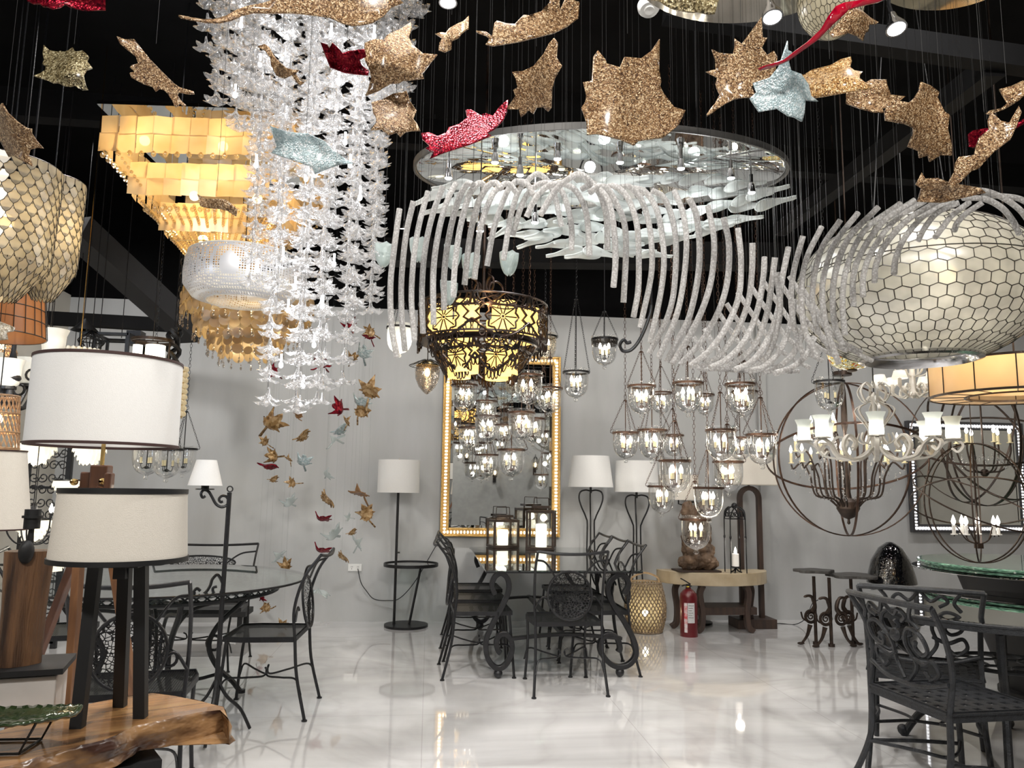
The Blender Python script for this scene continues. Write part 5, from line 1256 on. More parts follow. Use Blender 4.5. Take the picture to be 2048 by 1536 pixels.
for i, (px, py, D) in enumerate(PT):
    q = P(px, py, D); u = (px - 1200) / 365.
    if pmesh is None: o = petal(.21).build('glass_petal', PETAL, t, sharp=180); s = o.modifiers.new('thick', 'SOLIDIFY'); s.thickness = .006; pmesh = o.data
    else:
        o = bpy.data.objects.new('glass_petal', pmesh); C.objects.link(o); o.parent = t; s = o.modifiers.new('thick', 'SOLIDIFY'); s.thickness = .006
    o.location = mi @ q
    fl_ = u < 0; o.rotation_euler = ((.85 if fl_ else -.85) + rnd.uniform(-.35, .35), rnd.uniform(-.10, .10) + (.12 if fl_ else -.22 * min(1, max(0, u * 2))), PI * fl_ + rnd.uniform(-.45, .45) + (0 if abs(u) > .12 else .5))
    if 95 < i: o.rotation_euler = (R_(80), 0, R_(90))
    l = o.location; wm.tube([l, (l.x, l.y, 0)], .0006, 3)
wm.build('petal_wires', WIREM, t)['kind'] = 'stuff'
for px, py in ((897, 356), (990, 325), (1115, 318), (1240, 325), (1362, 337), (1462, 356), (1503, 385), (960, 462), (1070, 445), (1040, 350)):
    q = mi @ P(px, py, 3.7); m = M().lathe([(.004, .05), (.018, .0), (.02, -.002), (.015, .04), (.004, .055)], 14).tube([(0, 0, .05), (0, 0, max(.06, -q.z))], .004, 5).tube([(0, 0, .05), (0, 0, .09)], .01, 8)
    m.build('spot_lamp', CHROME, t, q); M().cyl((0, 0, 0), .016, -.004, .004, 12).build('lamp_glow', BULBC, t, q)
for x, y in ((-.5, 0), (0, -.1), (.5, 0), (0, .25)): point('petal_light', tuple(mc + Vector((x, y, -.14))), 17, (.98, 1, 1), .03)
# glass scoops hanging left below the petals
for i, (px, py) in enumerate(((838, 500), (905, 514), (942, 532), (1018, 527), (897, 585), (990, 510))):
    q = P(px if i < 5 else 768, py, 3.4)
    m = M(); n = 10; vs = []
    for a in range(n + 1):
        u = a / n
        for j in range(7):
            v = -1 + j / 3; w = .038 * (1 - u ** 2.2) ** .6 + .002; vs.append((w * v, .02 * (v * v) - .02, .05 - .105 * u + .006 * math.sin(j * 2) * (a == 0)))
    fs = [(a * 7 + j, a * 7 + j + 1, a * 7 + j + 8, a * 7 + j + 7) for a in range(n) for j in range(6)]
    o = m.add(vs, fs).build('glass_scoop', SCOOPG, None, q, sharp=180); s = o.modifiers.new('thick', 'SOLIDIFY'); s.thickness = .005
    o.rotation_euler = (0, 0, .4 * math.sin(i * 2))
    lab = ['upper left of six, behind the third and fourth rods', 'second from left, behind the middle rods', 'white, between the seventh and eighth rods', 'rightmost, pointed and open', 'lowest, above the cut-metal lantern chandelier', 'at the right edge of the crystal flowers'][i]
    tag(o, 'pale green shield-shaped glass scoop ' + lab, 'glass ornament', 'pale glass scoops behind the rods')
    wire_to_ceiling(o, q)

# ---------------- large shell ball lamp and other shell lamps ----------------
CAPIZ = shell_mat('pearly capiz', (.36, .355, .31), (.22, .215, .19), .5, .05, .22, 9, .22)
CAPIZW = shell_mat('warm capiz', (.58, .51, .36), (.34, .29, .20), .55, .05, .3, 10, .1)
CAPIZG = shell_mat('golden capiz', (.66, .54, .36), (.38, .28, .16), .55, .03, .3, 7, .1)
CAPIZP = shell_mat('pale capiz', (.5, .47, .38), (.36, .33, .26), .6, .05, .3, 8, .08)
LEAD = mat('dark lead line', (.03, .025, .02), .5, .3)
def hexlamp(m, ml, rz, rows, cols, r_line):
    # rz(t) -> (radius, z), t in 0..1 ; bricks with zigzag rows
    def pt(i, j, zig):
        t_ = (i + zig) / rows; r, z = rz(min(1, max(0, t_))); a = 2 * PI * j / cols
        return Vector((r * math.cos(a), r * math.sin(a), z))
    for i in range(rows):
        off = .5 * (i % 2)
        top = [pt(i, j + off, 0) for j in range(cols)]
        for j in range(cols):
            a = pt(i, j + off, .0 + .12); b = pt(i + 1, j + off, -.12)
            ml.tube([a, b], r_line, 3)
            c_ = pt(i + 1, j + off + .5, .12)
            ml.tube([b, c_], r_line, 3); ml.tube([c_, pt(i + 1, j + off + 1, -.12)], r_line, 3)
bc = P(1832, 584, 3.55); Rb, Hb = 232 * 3.55 / F * .985, .335
t = thing('shell_ball_lamp', 'huge flattened ball lamp of dark-lined pearly shell tiles hanging at the right', 'pendant lamp', bc)
def ball_rz(t_):
    a = R_(-64) + (R_(72) - R_(-64)) * t_; return Rb * math.cos(a) ** .9, Hb * math.sin(a) / math.sin(R_(72)) * .97
m = M(); m.lathe([ball_rz(i / 40) for i in range(41)], 72); m.build('shell_body', CAPIZ, t, sharp=180)
ml = M(); hexlamp(M(), ml, lambda u: (ball_rz(u)[0] + .001, ball_rz(u)[1]), 17, 50, .0025); ml.tube(ringpts((0, 0, ball_rz(.55)[1]), ball_rz(.55)[0] + .001, 'Z', 72), .0026, 4, True)
ml.build('lead_lines', LEAD, t)
r, z = ball_rz(0)
M().lathe([(r, z + .004), (r + .006, z - .012), (r - .02, z - .018), (r - .04, z + .015), (r - .04, z + .03)], 48).build('bottom_ring', CHROME, t)
for x in (-.2, .2): M().tube([(x, 0, .25), (x * .1, 0, ZC - bc.z)], .003, 5).build('suspension_cable', IRON, t)
M().ball((0, 0, 0), .04, 12, 8).build('bulb', BULBW, t, (-.06, -.30, -.0))
tc = (CAM - bc); tc.z = 0; tc.normalize(); sdv = Vector((-tc.y, tc.x, 0))
for dz in (-.10, -.03, .04, .10): point('ball_light', tuple(bc + tc * (Rb - .07 - abs(dz) * .45) + sdv * .07 + Vector((0, 0, dz + .01))), 5.0, (1, .93, .82), .02)
point('ball_light', tuple(bc + Vector((.1, .0, .0))), 1.2, (1, .88, .7), .08)

def scale_lamp(label, c, rz, rows, cols, mt, H, light=10, name='shell_scale_lamp', group=None):
    t = thing(name, label, 'pendant lamp', c, 0, group)
    m = M(); ml = M()
    for i in range(rows):
        for j in range(cols):
            tt = i / rows; r, z = rz(tt); r2, z2 = rz(min(1, tt + 1.5 / rows)); a0 = 2 * PI * (j + .5 * (i % 2)) / cols; hw = PI / cols * .98
            sh_ = [(-1, 0), (-1, .45), (-.55, .82), (0, 1), (.55, .82), (1, .45), (1, 0)]
            vs = []
            for u, v in sh_:
                rr = r + (r2 - r) * v + .004 + .004 * v; zz = z + (z2 - z) * v; a = a0 + hw * u
                vs.append(Vector((rr * math.cos(a), rr * math.sin(a), zz)))
            m.add(vs, [tuple(range(7))]); ml.tube(vs, .0013, 3)
    m.build('shell_scales', mt, t, smooth=False); ml.build('scale_edges', LEAD, t)
    r, z = rz(0); M().tube(ringpts((0, 0, z), r, 'Z', 40), .004, 5, True).tube([(-r, 0, z), (r, 0, z)], .003, 4).tube([(0, -r, z), (0, r, z)], .003, 4).build('top_ring', DBRONZE, t)
    M().tube([(0, 0, z), (0, 0, ZC - c[2])], .003, 5).build('hanging_cord', IRON, t)
    M().ball((0, 0, -H * .42), .03, 10, 8).build('bulb', BULBW, t); point('scale_light', tuple(Vector(c) + Vector((0, -.02, -H * .42))), light, (1, .8, .5), .03)
    return t
c = P(22, 335, 3.0); H_ = .52
scale_lamp('larger shell-scale pendant lamp glowing at the left edge', c, lambda u: ((.175 * (1 - .12 * u) * (1 - max(0, u - .75) * 2.6)), -.53 * u), 15, 26, CAPIZW, H_, 4.2, group='shell-scale pendants at the left')
c = P(108, 365, 3.3)
scale_lamp('smaller shell-scale pendant lamp tucked behind the larger one at the left', c, lambda u: ((.12 * (1 - .1 * u) * (1 - max(0, u - .75) * 2.8)), -.52 * u), 15, 20, CAPIZW, H_, 3.0, group='shell-scale pendants at the left')
# wire grid drum
q = P(-20, 633, 3.6)
t = thing('drum_pendant', 'brown drum pendant with black wire grid at the left edge', 'pendant lamp', q)
AMB = shell_mat('brown parchment', (.48, .22, .09), (.34, .15, .06), .5, 0, .4, 5, .05)
M().lathe([(.235, -.09), (.215, .10)], 40).build('lamp_shade', AMB, t)
m = M()
for z, r in ((-.09, .237), (-.02, .229), (.04, .223), (.10, .217)): m.tube(ringpts((0, 0, z), r, 'Z', 40), .0025 if abs(z + .02) < .1 else .003, 4, True)
for j in range(28): a = 2 * PI * j / 28; m.tube([(.238 * math.cos(a), .238 * math.sin(a), -.09), (.218 * math.cos(a), .218 * math.sin(a), .10)], .0022, 4)
m.build('wire_grid', LEAD, t); M().tube([(0, 0, .1), (0, 0, ZC - q.z)], .003, 5).tube([(-.21, 0, .1), (.21, 0, .1)], .003, 4).build('hanging_cord', IRON, t)
point('drum_light', tuple(q), 1.6, (1, .75, .45), .05)
# square tiered shell chandelier
SD = 4.7; q = P(463, 222, SD); q.z = P(300, 218, SD - .53).z
t = thing('tiered_shell_chandelier', 'large glowing square chandelier of capiz tiles and bead strands under a mirror plate', 'chandelier', q, R_(-4))
hw = .53
M().box((0, 0, .012), (hw * 2, hw * 2, .02)).build('mirror_plate', MIRROR, t, smooth=False)
for x in (-.3, .3): M().tube([(x, 0, .02), (x, 0, ZC - q.z)], .004, 5).build('suspension_cable', IRON, t)
def tiles(half, z0, z1, tw, rnd, side):
    m = M(); n = int(2 * half / tw)
    if 1:
        R4 = Matrix.Rotation(side * PI / 2, 4, 'Z')
        for r_ in range(2):
            zt, zb = z0 + (z1 - z0) * r_ / 2, z0 + (z1 - z0) * (r_ + 1) / 2 - .006
            for i in range(n):
                x = -half + (i + .5) * tw; a = rnd.uniform(-.22, .22); dx = rnd.uniform(-.004, .004); w = tw * .52
                vs = [Vector((x - w * math.cos(a), -half - w * math.sin(a) + dx, zt)), Vector((x + w * math.cos(a), -half + w * math.sin(a) + dx, zt)), Vector((x + w * math.cos(a), -half + w * math.sin(a) + dx * 2, zb)), Vector((x - w * math.cos(a), -half - w * math.sin(a) + dx * 2, zb))]
                m.add([R4 @ v for v in vs], [(0, 1, 2, 3)])
    return m
rnd = random.Random(8)
CAPIZS = shell_mat('amber capiz tile', (.90, .70, .42), (.74, .52, .26), .6, .10, .25, 6, .1)
tz = [(hw * .96, -.05, -.25), (hw * .74, -.26, -.44), (hw * .50, -.44, -.60)]
for h_, a, b in tz:
    for sd_ in range(4): tiles(h_, a, b, .095, rnd, sd_).build('capiz_tile_row', CAPIZS, t, smooth=False)
m = M(); BEAD = glass('amber crystal bead', (.95, .85, .6), .25, .9, .05, milk=.15, milkcol=(1, .8, .45))
def strand(a, b, k, r=.010):
    a, b = Vector(a), Vector(b)
    for i in range(k): m.ball(a + (b - a) * (i / (k - 1)), r, 6, 4)
for (h0, z0), (h1, z1) in (((hw * .95, -.24), (hw * .40, -.64)), ((hw * .62, -.48), (hw * .30, -.70))):
    for side in range(4):
        R4 = Matrix.Rotation(side * PI / 2, 4, 'Z')
        for i in range(13):
            u = -1 + 2 * i / 12
            if h0 > hw * .8 and abs(u) < .7: continue
            strand(R4 @ Vector((u * h0, -h0, z0)), R4 @ Vector((u * h1, -h1, z1)), 22)
        for i in range(16):
            u = -1 + 2 * (i + .5) / 16; m.ball(R4 @ Vector((u * h0, -h0, z0 - .02)), (.014, .014, .017), 7, 5)
m.build('bead_strands', BEAD, t)['kind'] = 'stuff'
M().tube([(-hw * .40, -hw * .40, -.64), (hw * .40, -hw * .40, -.64), (hw * .40, hw * .40, -.64), (-hw * .40, hw * .40, -.64), (-hw * .40, -hw * .40, -.64)], .004, 4).build('bead_frame', BRASS, t)
for x, y, z in ((-.33, -.38, -.13), (.10, -.38, -.15), (-.10, -.22, -.38), (-.08, -.10, -.6), (.25, -.2, -.38)):
    M().ball((0, 0, 0), .028, 10, 8).build('bulb', BULBW, t, (x, y, z))
for x, y, z, e_ in ((-.30, -.3, -.16, 12), (.12, -.32, -.16, 12), (-.05, -.16, -.42, 12), (0, 0, -.58, 8)): point('tier_light', tuple(q + Vector((x, y, z))), e_ * .5, (1, .72, .36), .03)
# white wire mesh drum
MD = 4.3; q = P(487, 556, MD); r = 113 * MD / F
t = thing('mesh_drum_pendant', 'low white wire mesh drum pendant behind the crystal chandelier', 'pendant lamp', q)
WM = perforated('white wire mesh', (.62, .62, .64), 75, .29)
M().lathe([(r * .6, -.14), (r * .85, -.12), (r * .99, -.06), (r, .0), (r * .98, .08), (r * .93, .12)], 48).build('mesh_body', WM, t, sharp=180)
m = M(); m.tube(ringpts((0, 0, -.14), r * .6, 'Z', 48), .004, 5, True).tube(ringpts((0, 0, .12), r * .93, 'Z', 48), .004, 5, True); m.tube([(-r * .93, 0, .12), (r * .93, 0, .12)], .003, 4); m.build('wire_rim', WHITE_IRON, t)
M().lathe([(.001, -.02), (r * .8, -.02), (r * .8, -.015), (.001, -.015)], 40).build('diffuser', mat('lit white diffuser', (.85, .8, .7), .6, emis=(1, .9, .7), estr=.55), t)
M().tube([(0, 0, -.02), (0, 0, ZC - q.z)], .003, 5).build('hanging_cord', IRON, t)
# round shell disc chandelier
MD = 5.25; q = P(498, 600, MD); k = MD / F
t = thing('shell_disc_chandelier', 'tiered chandelier of overlapping golden shell discs with glass drops', 'chandelier', q)
rnd = random.Random(2)
for (r, z, n) in ((122 * k, -.0, 40), (124 * k, -.05, 40), (122 * k, -.11, 40), (100 * k, -.17, 32), (98 * k, -.22, 32), (72 * k, -.28, 24), (70 * k, -.32, 24), (48 * k, -.37, 15)):
    m = M()
    for i in range(n):
        a = 2 * PI * i / n; rr = .034 * rnd.uniform(.85, 1.15); cc = Vector((r * math.cos(a), r * math.sin(a), z + rnd.uniform(-.01, .01)))
        nn = Vector((math.cos(a + rnd.uniform(-.4, .4)), math.sin(a + rnd.uniform(-.4, .4)), rnd.uniform(-.2, .3))).normalized(); u = nn.cross(Vector((0, 0, 1))).normalized(); v = nn.cross(u)
        for off in (0, .003):
            m.add([cc + nn * off + (u * math.cos(b) + v * math.sin(b)) * rr for b in [i2 * PI / 8 for i2 in range(16)]], [tuple(range(16))])
    m.build('shell_disc_row', CAPIZG, t, smooth=False)
m = M()
for (r, z, n) in ((124 * k, -.15, 34), (100 * k, -.25, 30), (72 * k, -.35, 22), (50 * k, -.41, 16)):
    for i in range(n):
        a = 2 * PI * i / n; x, y = r * math.cos(a), r * math.sin(a)
        m.tube([(x, y, z + .02), (x, y, z - .03)], .0012, 3).ball((x, y, z - .02), .006, 6, 4).ball((x, y, z - .042), (.008, .008, .013), 6, 5)
m.build('glass_drops', glass('clear drop', (.9, .9, .9), .35, .9, .05), t)['kind'] = 'stuff'
M().cyl((0, 0, 0), 100 * k, .02, .04, 40).tube([(0, 0, .04), (0, 0, ZC - q.z)], .004, 5).build('top_plate', BRASS, t)
for x, y, z in ((-.1, -.1, -.1), (.12, -.05, -.12), (0, 0, -.25)): point('disc_light', tuple(q + Vector((x, y, z))), 3, (1, .75, .4), .03)

# ---------------- ceiling things ----------------
def spot(label, px, py, D, ang):
    q = P(px, py, D); t = thing('spot_lamp', label, 'spot lamp', q, 0, 'small adjustable ceiling spot lamps'); t.rotation_euler = (ang, 0, 0)
    M().lathe([(.012, .075), (.016, .05), (.034, .012), (.036, 0), (.03, .0), (.026, .02)], 20).build('lamp_head', CHROME, t)
    M().lathe([(.001, .002), (.031, .002)], 20).build('lamp_lens', BULBC, t)
    M().tube([(0, 0, .07), (0, 0, .12), (0, math.sin(ang) * .1, .2), (0, math.sin(ang) * .3, ZC - q.z)], .007, 6).build('stem', IRON, t)
spot('bright spot lamp below the oval mirrored plate at the top right', 1545, 35, 2.6, -.25)
spot('bright spot lamp hanging at the top right before the black ceiling', 1793, 58, 2.7, -.3)
spot('bright spot lamp at the top edge right of the crystal chandelier', 896, 6, 3.0, -.1)
spot('small spot lamp left of the glass rods near the crystal flowers', 808, 458, 5.5, .2)
q = P(1298, 17, 2.9)
t = thing('smoke_detector', 'round white smoke detector on the ceiling above the largest gold leaf', 'smoke detector', q, 0, None, (R_(-20), 0, 0))
M().lathe([(.001, -.012), (.018, -.014), (.02, -.008), (.034, -.01), (.042, .004), (.042, .02), (.001, .02)], 28).tube([(0, 0, .02), (0, 0, 1.2)], .008, 6).build('detector_body', WHITE_P, t)
BEIGEM = mat('tarnished mirror', (.55, .52, .46), .06, 1)
def plate(label, px, py, D, rx, ry, rz=0):
    q = P(px, py, D); t = thing('mirrored_plate', label, 'ceiling plate', q, rz, 'mirrored ceiling plates at the top edge')
    M().lathe([(.001, 0), (1, 0), (1.01, .01), (1, .03), (.001, .03)], 56, sx=rx, sy=ry).build('mirror_plate', BEIGEM, t)
    for x in (-.5, .5): M().tube([(x * rx, 0, .03), (x * rx, 0, ZC - q.z)], .003, 5).build('suspension_cable', IRON, t)
plate('oval mirrored ceiling plate cut off by the top edge at the right', 1490, -60, 2.6, .38, .30)
plate('mirrored ceiling plate just showing at the top edge right of the crystal chandelier', 950, -75, 3.3, .30, .22)
plate('narrow mirrored ceiling plate at the top right corner', 1900, -60, 2.7, .28, .22, .3)
q = P(1662, 5, 2.55)
t = thing('shell_ball_lamp', 'small pale shell-tile lamp cut off by the top edge', 'pendant lamp', q)
def rz2(u): a = R_(-80) + R_(150) * u; return .105 * math.cos(a) * 1.0, .12 * math.sin(a)
M().lathe([rz2(i / 24) for i in range(25)], 40).build('shell_body', CAPIZP, t, sharp=180)
ml = M(); hexlamp(None, ml, lambda u: (rz2(u)[0] + .001, rz2(u)[1]), 12, 34, .001); ml.build('lead_lines', LEAD, t)
M().tube([(0, 0, .1), (0, 0, ZC - q.z)], .003, 5).build('hanging_cord', IRON, t); point('lamp_light', tuple(q), .4, (1, .9, .7), .03)
# ---------------- bell jar lanterns ----------------
def chain_mesh(m, a, b, link=.036, w=.009, r=.0018):
    a, b = Vector(a), Vector(b); d = b - a; n = max(2, int(d.length / (link * .8))); d.normalize()
    u = d.orthogonal().normalized(); v = d.cross(u)
    for i in range(n):
        c = a + (b - a) * ((i + .5) / n); s = u if i % 2 else v
        pts = [c + d * (link / 2 * math.cos(q)) + s * (w * math.sin(q)) for q in [j * PI / 4 for j in range(8)]]
        m.tube(pts, r, 3, True)
    return m
def bell(label, rim_r=.105, lit=True, metal=BRONZE, glassm=CLEAR, hubz=.27, zc=1.2, group=None, chainlink=True, rod=True, band=False, etched=False, milk=None):
    """origin on the ring plane; glass hangs below"""
    t = thing('bell_lantern', label, 'pendant lantern', (0, 0, 0), 0, group)
    s = rim_r / .105; R = rim_r
    pr = [(R * 1.05, .03 * s), (R * .99, .022 * s), (R * .97, 0), (R * .985, -.06 * s), (R * .97, -.10 * s), (R * .90, -.14 * s), (R * .74, -.175 * s), (R * .5, -.198 * s), (R * .25, -.208 * s), (.02 * s, -.210 * s), (.012 * s, -.22 * s), (.02 * s, -.232 * s), (.012 * s, -.243 * s), (.0005, -.246 * s)]
    M().lathe(pr, 26).build('glass_bell', milk or glassm, t, sharp=180)
    if band: M().lathe([(R * 1.02, -.045 * s), (R * 1.04, .012 * s)], 30).build('filigree_band', perforated('filigree band', (.03, .025, .02), 70, .32, 'mesh'), t)
    M().lathe([(R * 1.0, -.008), (R * 1.06, -.008), (R * 1.06, .008), (R * 1.0, .008), (R * 1.0, -.008)], 28).build('metal_ring', metal, t)
    m = M()
    for j in range(3):
        a = R_(15 + 120 * j); c, sn = math.cos(a), math.sin(a)
        m.tube([(R * 1.05 * c, R * 1.05 * sn, 0), (R * 1.2 * c, R * 1.2 * sn, .004), (R * 1.22 * c, R * 1.22 * sn, .02), (R * 1.12 * c, R * 1.12 * sn, .028)], .0025, 4)
    m.build('ring_hook', metal, t)
    for j in range(3):
        a = R_(15 + 120 * j); c, sn = math.cos(a), math.sin(a)
        chain_mesh(M(), (R * 1.16 * c, R * 1.16 * sn, .03), (.012 * c, .012 * sn, hubz), .022, .006, .0017).build('side_chain', metal, t, smooth=False)
    M().lathe([(.001, hubz + .01), (.012, hubz + .004), (.02, hubz - .006), (.001, hubz - .002)], 12).tube([(0, 0, hubz), (0, 0, -.15 * s)], .004, 6).build('centre_rod', metal, t)
    t['hubz'] = hubz; t['link'] = chainlink; t['metal'] = metal.name
    if milk is None:
        m = M().ball((0, 0, -.155 * s), (.018, .018, .012), 8, 6)
        for j in range(3):
            a = R_(75 + 120 * j); c, sn = math.cos(a), math.sin(a); q = .04 * s
            m.tube(smooth_path([(.01 * c, .01 * sn, -.155 * s), (q * .8 * c, q * .8 * sn, -.16 * s), (q * c, q * sn, -.14 * s), (q * c, q * sn, -.125 * s)], 4), .003, 5).cyl((q * c, q * sn, 0), .011, -.128 * s, -.122 * s, 8)
        m.build('candle_arms', metal, t)
        for j in range(3):
            a = R_(75 + 120 * j); c, sn = math.cos(a), math.sin(a); q = .04 * s
            M().cyl((0, 0, 0), .0085, 0, .042 * s, 10).build('candle_sleeve', CANDLE, t, (q * c, q * sn, -.122 * s))
            M().lathe([(.001, 0), (.010, .007), (.0145, .02), (.010, .036), (.001, .056)], 9).build('bulb', BULB if lit else CLEAR, t, (q * c, q * sn, -.080 * s))
    else:
        M().ball((0, 0, -.09), (.03, .03, .05), 12, 8).build('bulb', BULB, t)
    return t
def hang(o, q, s=1):
    o.location = q; o.scale = (s,) * 3; h = o['hubz']; top = (ZC - q[2]) / s; mt = bpy.data.materials[o['metal']]
    if o['link']:
        chain_mesh(M(), (0, 0, h + .01), (0, 0, top)).tube(ringpts((0, 0, h + .035), .018, 'X', 12), .002, 4, True).build('main_chain', mt, o, smooth=False)
    else: M().tube([(0, 0, h), (0, 0, top)], .004, 6).build('main_rod', mt, o)
    for k_ in ('hubz', 'link', 'metal'): del o[k_]
def put(proto, px, py, w, label, group, used, proto_w, rz):
    """w: ring width in the photo; distance follows from the real ring size"""
    D = min(proto_w * F / w, 6.5) * (.97 + .035 * (int(rz * 10) % 3)); q = P(px, py, D)
    o = dup(proto, None, None, label, group); o.rotation_euler = (0, 0, rz); o['label'] = label; o['group'] = group
    hang(o, q, D * w / (F * proto_w))
    return o, q
RW = .105 * 2.12
g = 'clear glass bell lanterns of the right cluster'
pr = bell('x', group=g, zc=1.9); used = [False]
CL2 = [(1283,773,58,'top row, leftmost, before the grey wall'),(1376,767,62,'top row, second from left'),(1480,769,61,'top row, rightmost'),
 (1322,786,44,'smaller behind the top row, left'),(1408,790,42,'smaller behind the top row, centre'),(1489,784,52,'just behind the rightmost of the top row'),
 (1251,866,54,'second row, leftmost of the whole cluster'),(1304,861,60,'second row, second from left'),(1346,871,44,'second row, half hidden in the middle'),
 (1442,861,63,'second row, right of the middle gap'),(1523,870,62,'second row, rightmost of the whole cluster'),(1480,876,46,'second row, half hidden behind its right neighbours'),
 (1350,922,66,'third row, left one'),(1456,924,62,'third row, right one'),(1323,973,56,'fourth row, left one'),(1417,976,62,'fourth row, right one'),(1391,1039,62,'lowest of all, right before the wood carving')]
def drop_proto(o):
    for c in list(o.children): bpy.data.objects.remove(c)
    bpy.data.objects.remove(o)
for i, (x, y, w, l) in enumerate(CL2): put(pr, x, y, w, 'clear glass bell lantern of the right cluster, ' + l, g, used, RW, i * 1.1)
drop_proto(pr)
g = 'clear glass bell lanterns of the cluster before the gold mirror'
pr1 = bell('x', group=g, zc=1.9, glassm=glass('engraved bell glass', (.975, .985, .985), .10, .9, .04, bump=.5, bscale=45)); used = [False]
CL1 = [(929,771,54,'top left'),(1057,752,60,'top, largest on the right'),(1100,777,52,'top right, at the frame'),(973,803,44,'small and far, behind the middle left'),
 (975,833,54,'middle left, below the cut-metal lantern'),(1043,826,56,'centre right'),(1066,838,50,'just behind the centre right one'),(938,856,44,'left, low behind the others'),
 (1007,850,36,'tiny, in the centre gap'),(1023,900,56,'lowest, in front at the right'),(974,910,46,'lowest, left one')]
for i, (x, y, w, l) in enumerate(CL1): put(pr1, x, y, w, 'clear engraved glass bell lantern before the gold mirror, ' + l, g, used, RW, i * 1.3 + .4)
drop_proto(pr1)
g = 'unlit clear bell lanterns at the left'
pr2 = bell('x', group=g, zc=1.9, lit=False, metal=IRON, hubz=.32); used = [False]
for i, (x, y, w, l) in enumerate([(296, 893, 60, 'leftmost of three, partly behind the drum shade'), (336, 899, 60, 'middle of three, below the drum shade'), (368, 898, 52, 'rightmost of three, with its chains clear of the drum shade')]):
    put(pr2, x, y, w, 'unlit clear glass bell lantern, ' + l, g, used, RW, i + .3)
drop_proto(pr2)
pw = wat(P(1152, 745, 5.9))
o = bell('clear glass bell lantern with black ring on three long chains right of the gold mirror', zc=1.7, metal=IRON, hubz=.62); hang(o, P(1152, 745, RW * F / 54))
o = bell('clear glass bell lantern with openwork black band high right of the gold mirror', zc=1.6, metal=IRON, band=True, hubz=.24, chainlink=False); hang(o, P(1209, 680, RW * F / 54))
o = bell('amber-lit glass bell lantern with black scroll hook above the gold mirror', zc=1.6, metal=IRON, hubz=.26, glassm=glass('engraved warm glass', (.98, .95, .88), .1, .9, .05, milk=.08, milkcol=(1, .8, .5), bump=.6, bscale=40)); hang(o, P(1090, 674, RW * F / 50))
o = bell('white milk-glass bell lantern with black band seen behind the left glass rods', zc=1.6, metal=IRON, chainlink=False, hubz=.26, milk=glass('milk glass', (.95, .95, .9), .08, .4, .1, milk=.8, milkcol=(.95, .95, .88))); hang(o, P(800, 656, RW * F / 54))
point('bell_light', tuple(P(800, 690, RW * F / 54)), 8, (1, .95, .85), .03)
o = bell('unlit clear glass bell lantern hanging before the left wire sphere', zc=1.7, metal=IRON, lit=False, hubz=.3); hang(o, P(1658, 764, RW * F / 60))
# smoky acorn lantern with wire collar
q = P(855, 732, 5.9); k = 5.9 / F
t = thing('acorn_lantern', 'smoky glass acorn lantern with warm bulb and black wire collar left of the gold mirror', 'pendant lantern', q)
M().lathe([(.085, 0), (.095, -.03), (.09, -.1), (.065, -.16), (.03, -.20), (.012, -.215), (.001, -.22)], 24).build('glass_body', glass('smoky glass', (.6, .57, .53), .12, .8, .04, milk=.1, milkcol=(.5, .42, .35), bump=.6, bscale=30), t, sharp=180)
m = M().lathe([(.001, .05), (.03, .045), (.088, .005), (.09, 0)], 20)
m.build('top_cap', BRASS, t)
m = M()
for j in range(22): a = j * .2856; m.tube([(.03 * math.cos(a), .03 * math.sin(a), .05), (.14 * math.cos(a), .14 * math.sin(a), -.0)], .002, 4)
m.tube(ringpts((0, 0, 0), .14, 'Z', 30), .0025, 4, True).tube(ringpts((0, 0, .03), .08, 'Z', 24), .002, 4, True).build('wire_collar', IRON, t)
M().ball((0, 0, -.05), (.02, .02, .032), 12, 8).build('bulb', BULBW, t)
M().tube([(0, 0, .04), (0, 0, ZC - q.z)], .004, 5).build('main_rod', IRON, t); point('acorn_light', tuple(q + Vector((0, 0, -.06))), 3, (1, .7, .4), .02)
# wall/ceiling scroll bracket of the right cluster
q = P(1262, 700, 5.2)
t = thing('scroll_hook', 'black scrolled iron bracket holding chains of the right bell cluster', 'bracket', q)
kk = 5.2 / F
pts = [(-.0, 0), (-9, 3), (-13, -5), (-8, -12), (-2, -8), (-5, -4)]
a_ = [(262, 694), (254, 696), (248, 690), (242, 695), (240, 703), (246, 712), (258, 712), (270, 703), (282, 685), (293, 660), (301, 636), (303, 620)]
M().tube(smooth_path([P(1000 + a, b - 10, 5.2) - q for a, b in a_], 5), .012, 7).build('scroll_bar', IRON, t)
M().tube([P(1303, 612, 5.2) - q, Vector((P(1303, 612, 5.2).x - q.x, P(1303, 612, 5.2).y - q.y, ZC - q.z))], .008, 6).build('stem', IRON, t)
for px, py, e_ in ((1283, 800, 5), (1376, 795, 5), (1480, 797, 5), (1304, 890, 5), (1442, 890, 5), (1520, 898, 5), (1350, 950, 5), (1456, 950, 4), (1417, 1003, 4), (1391, 1065, 5), (929, 800, 4), (1057, 782, 4), (975, 862, 4), (1050, 855, 5), (1023, 930, 5), (1152, 775, 4), (1209, 708, 4), (1090, 690, 4)):
    point('bell_cluster_light', tuple(P(px, py - 4, 5.5)), e_ * .38, (1, .9, .74), .03)

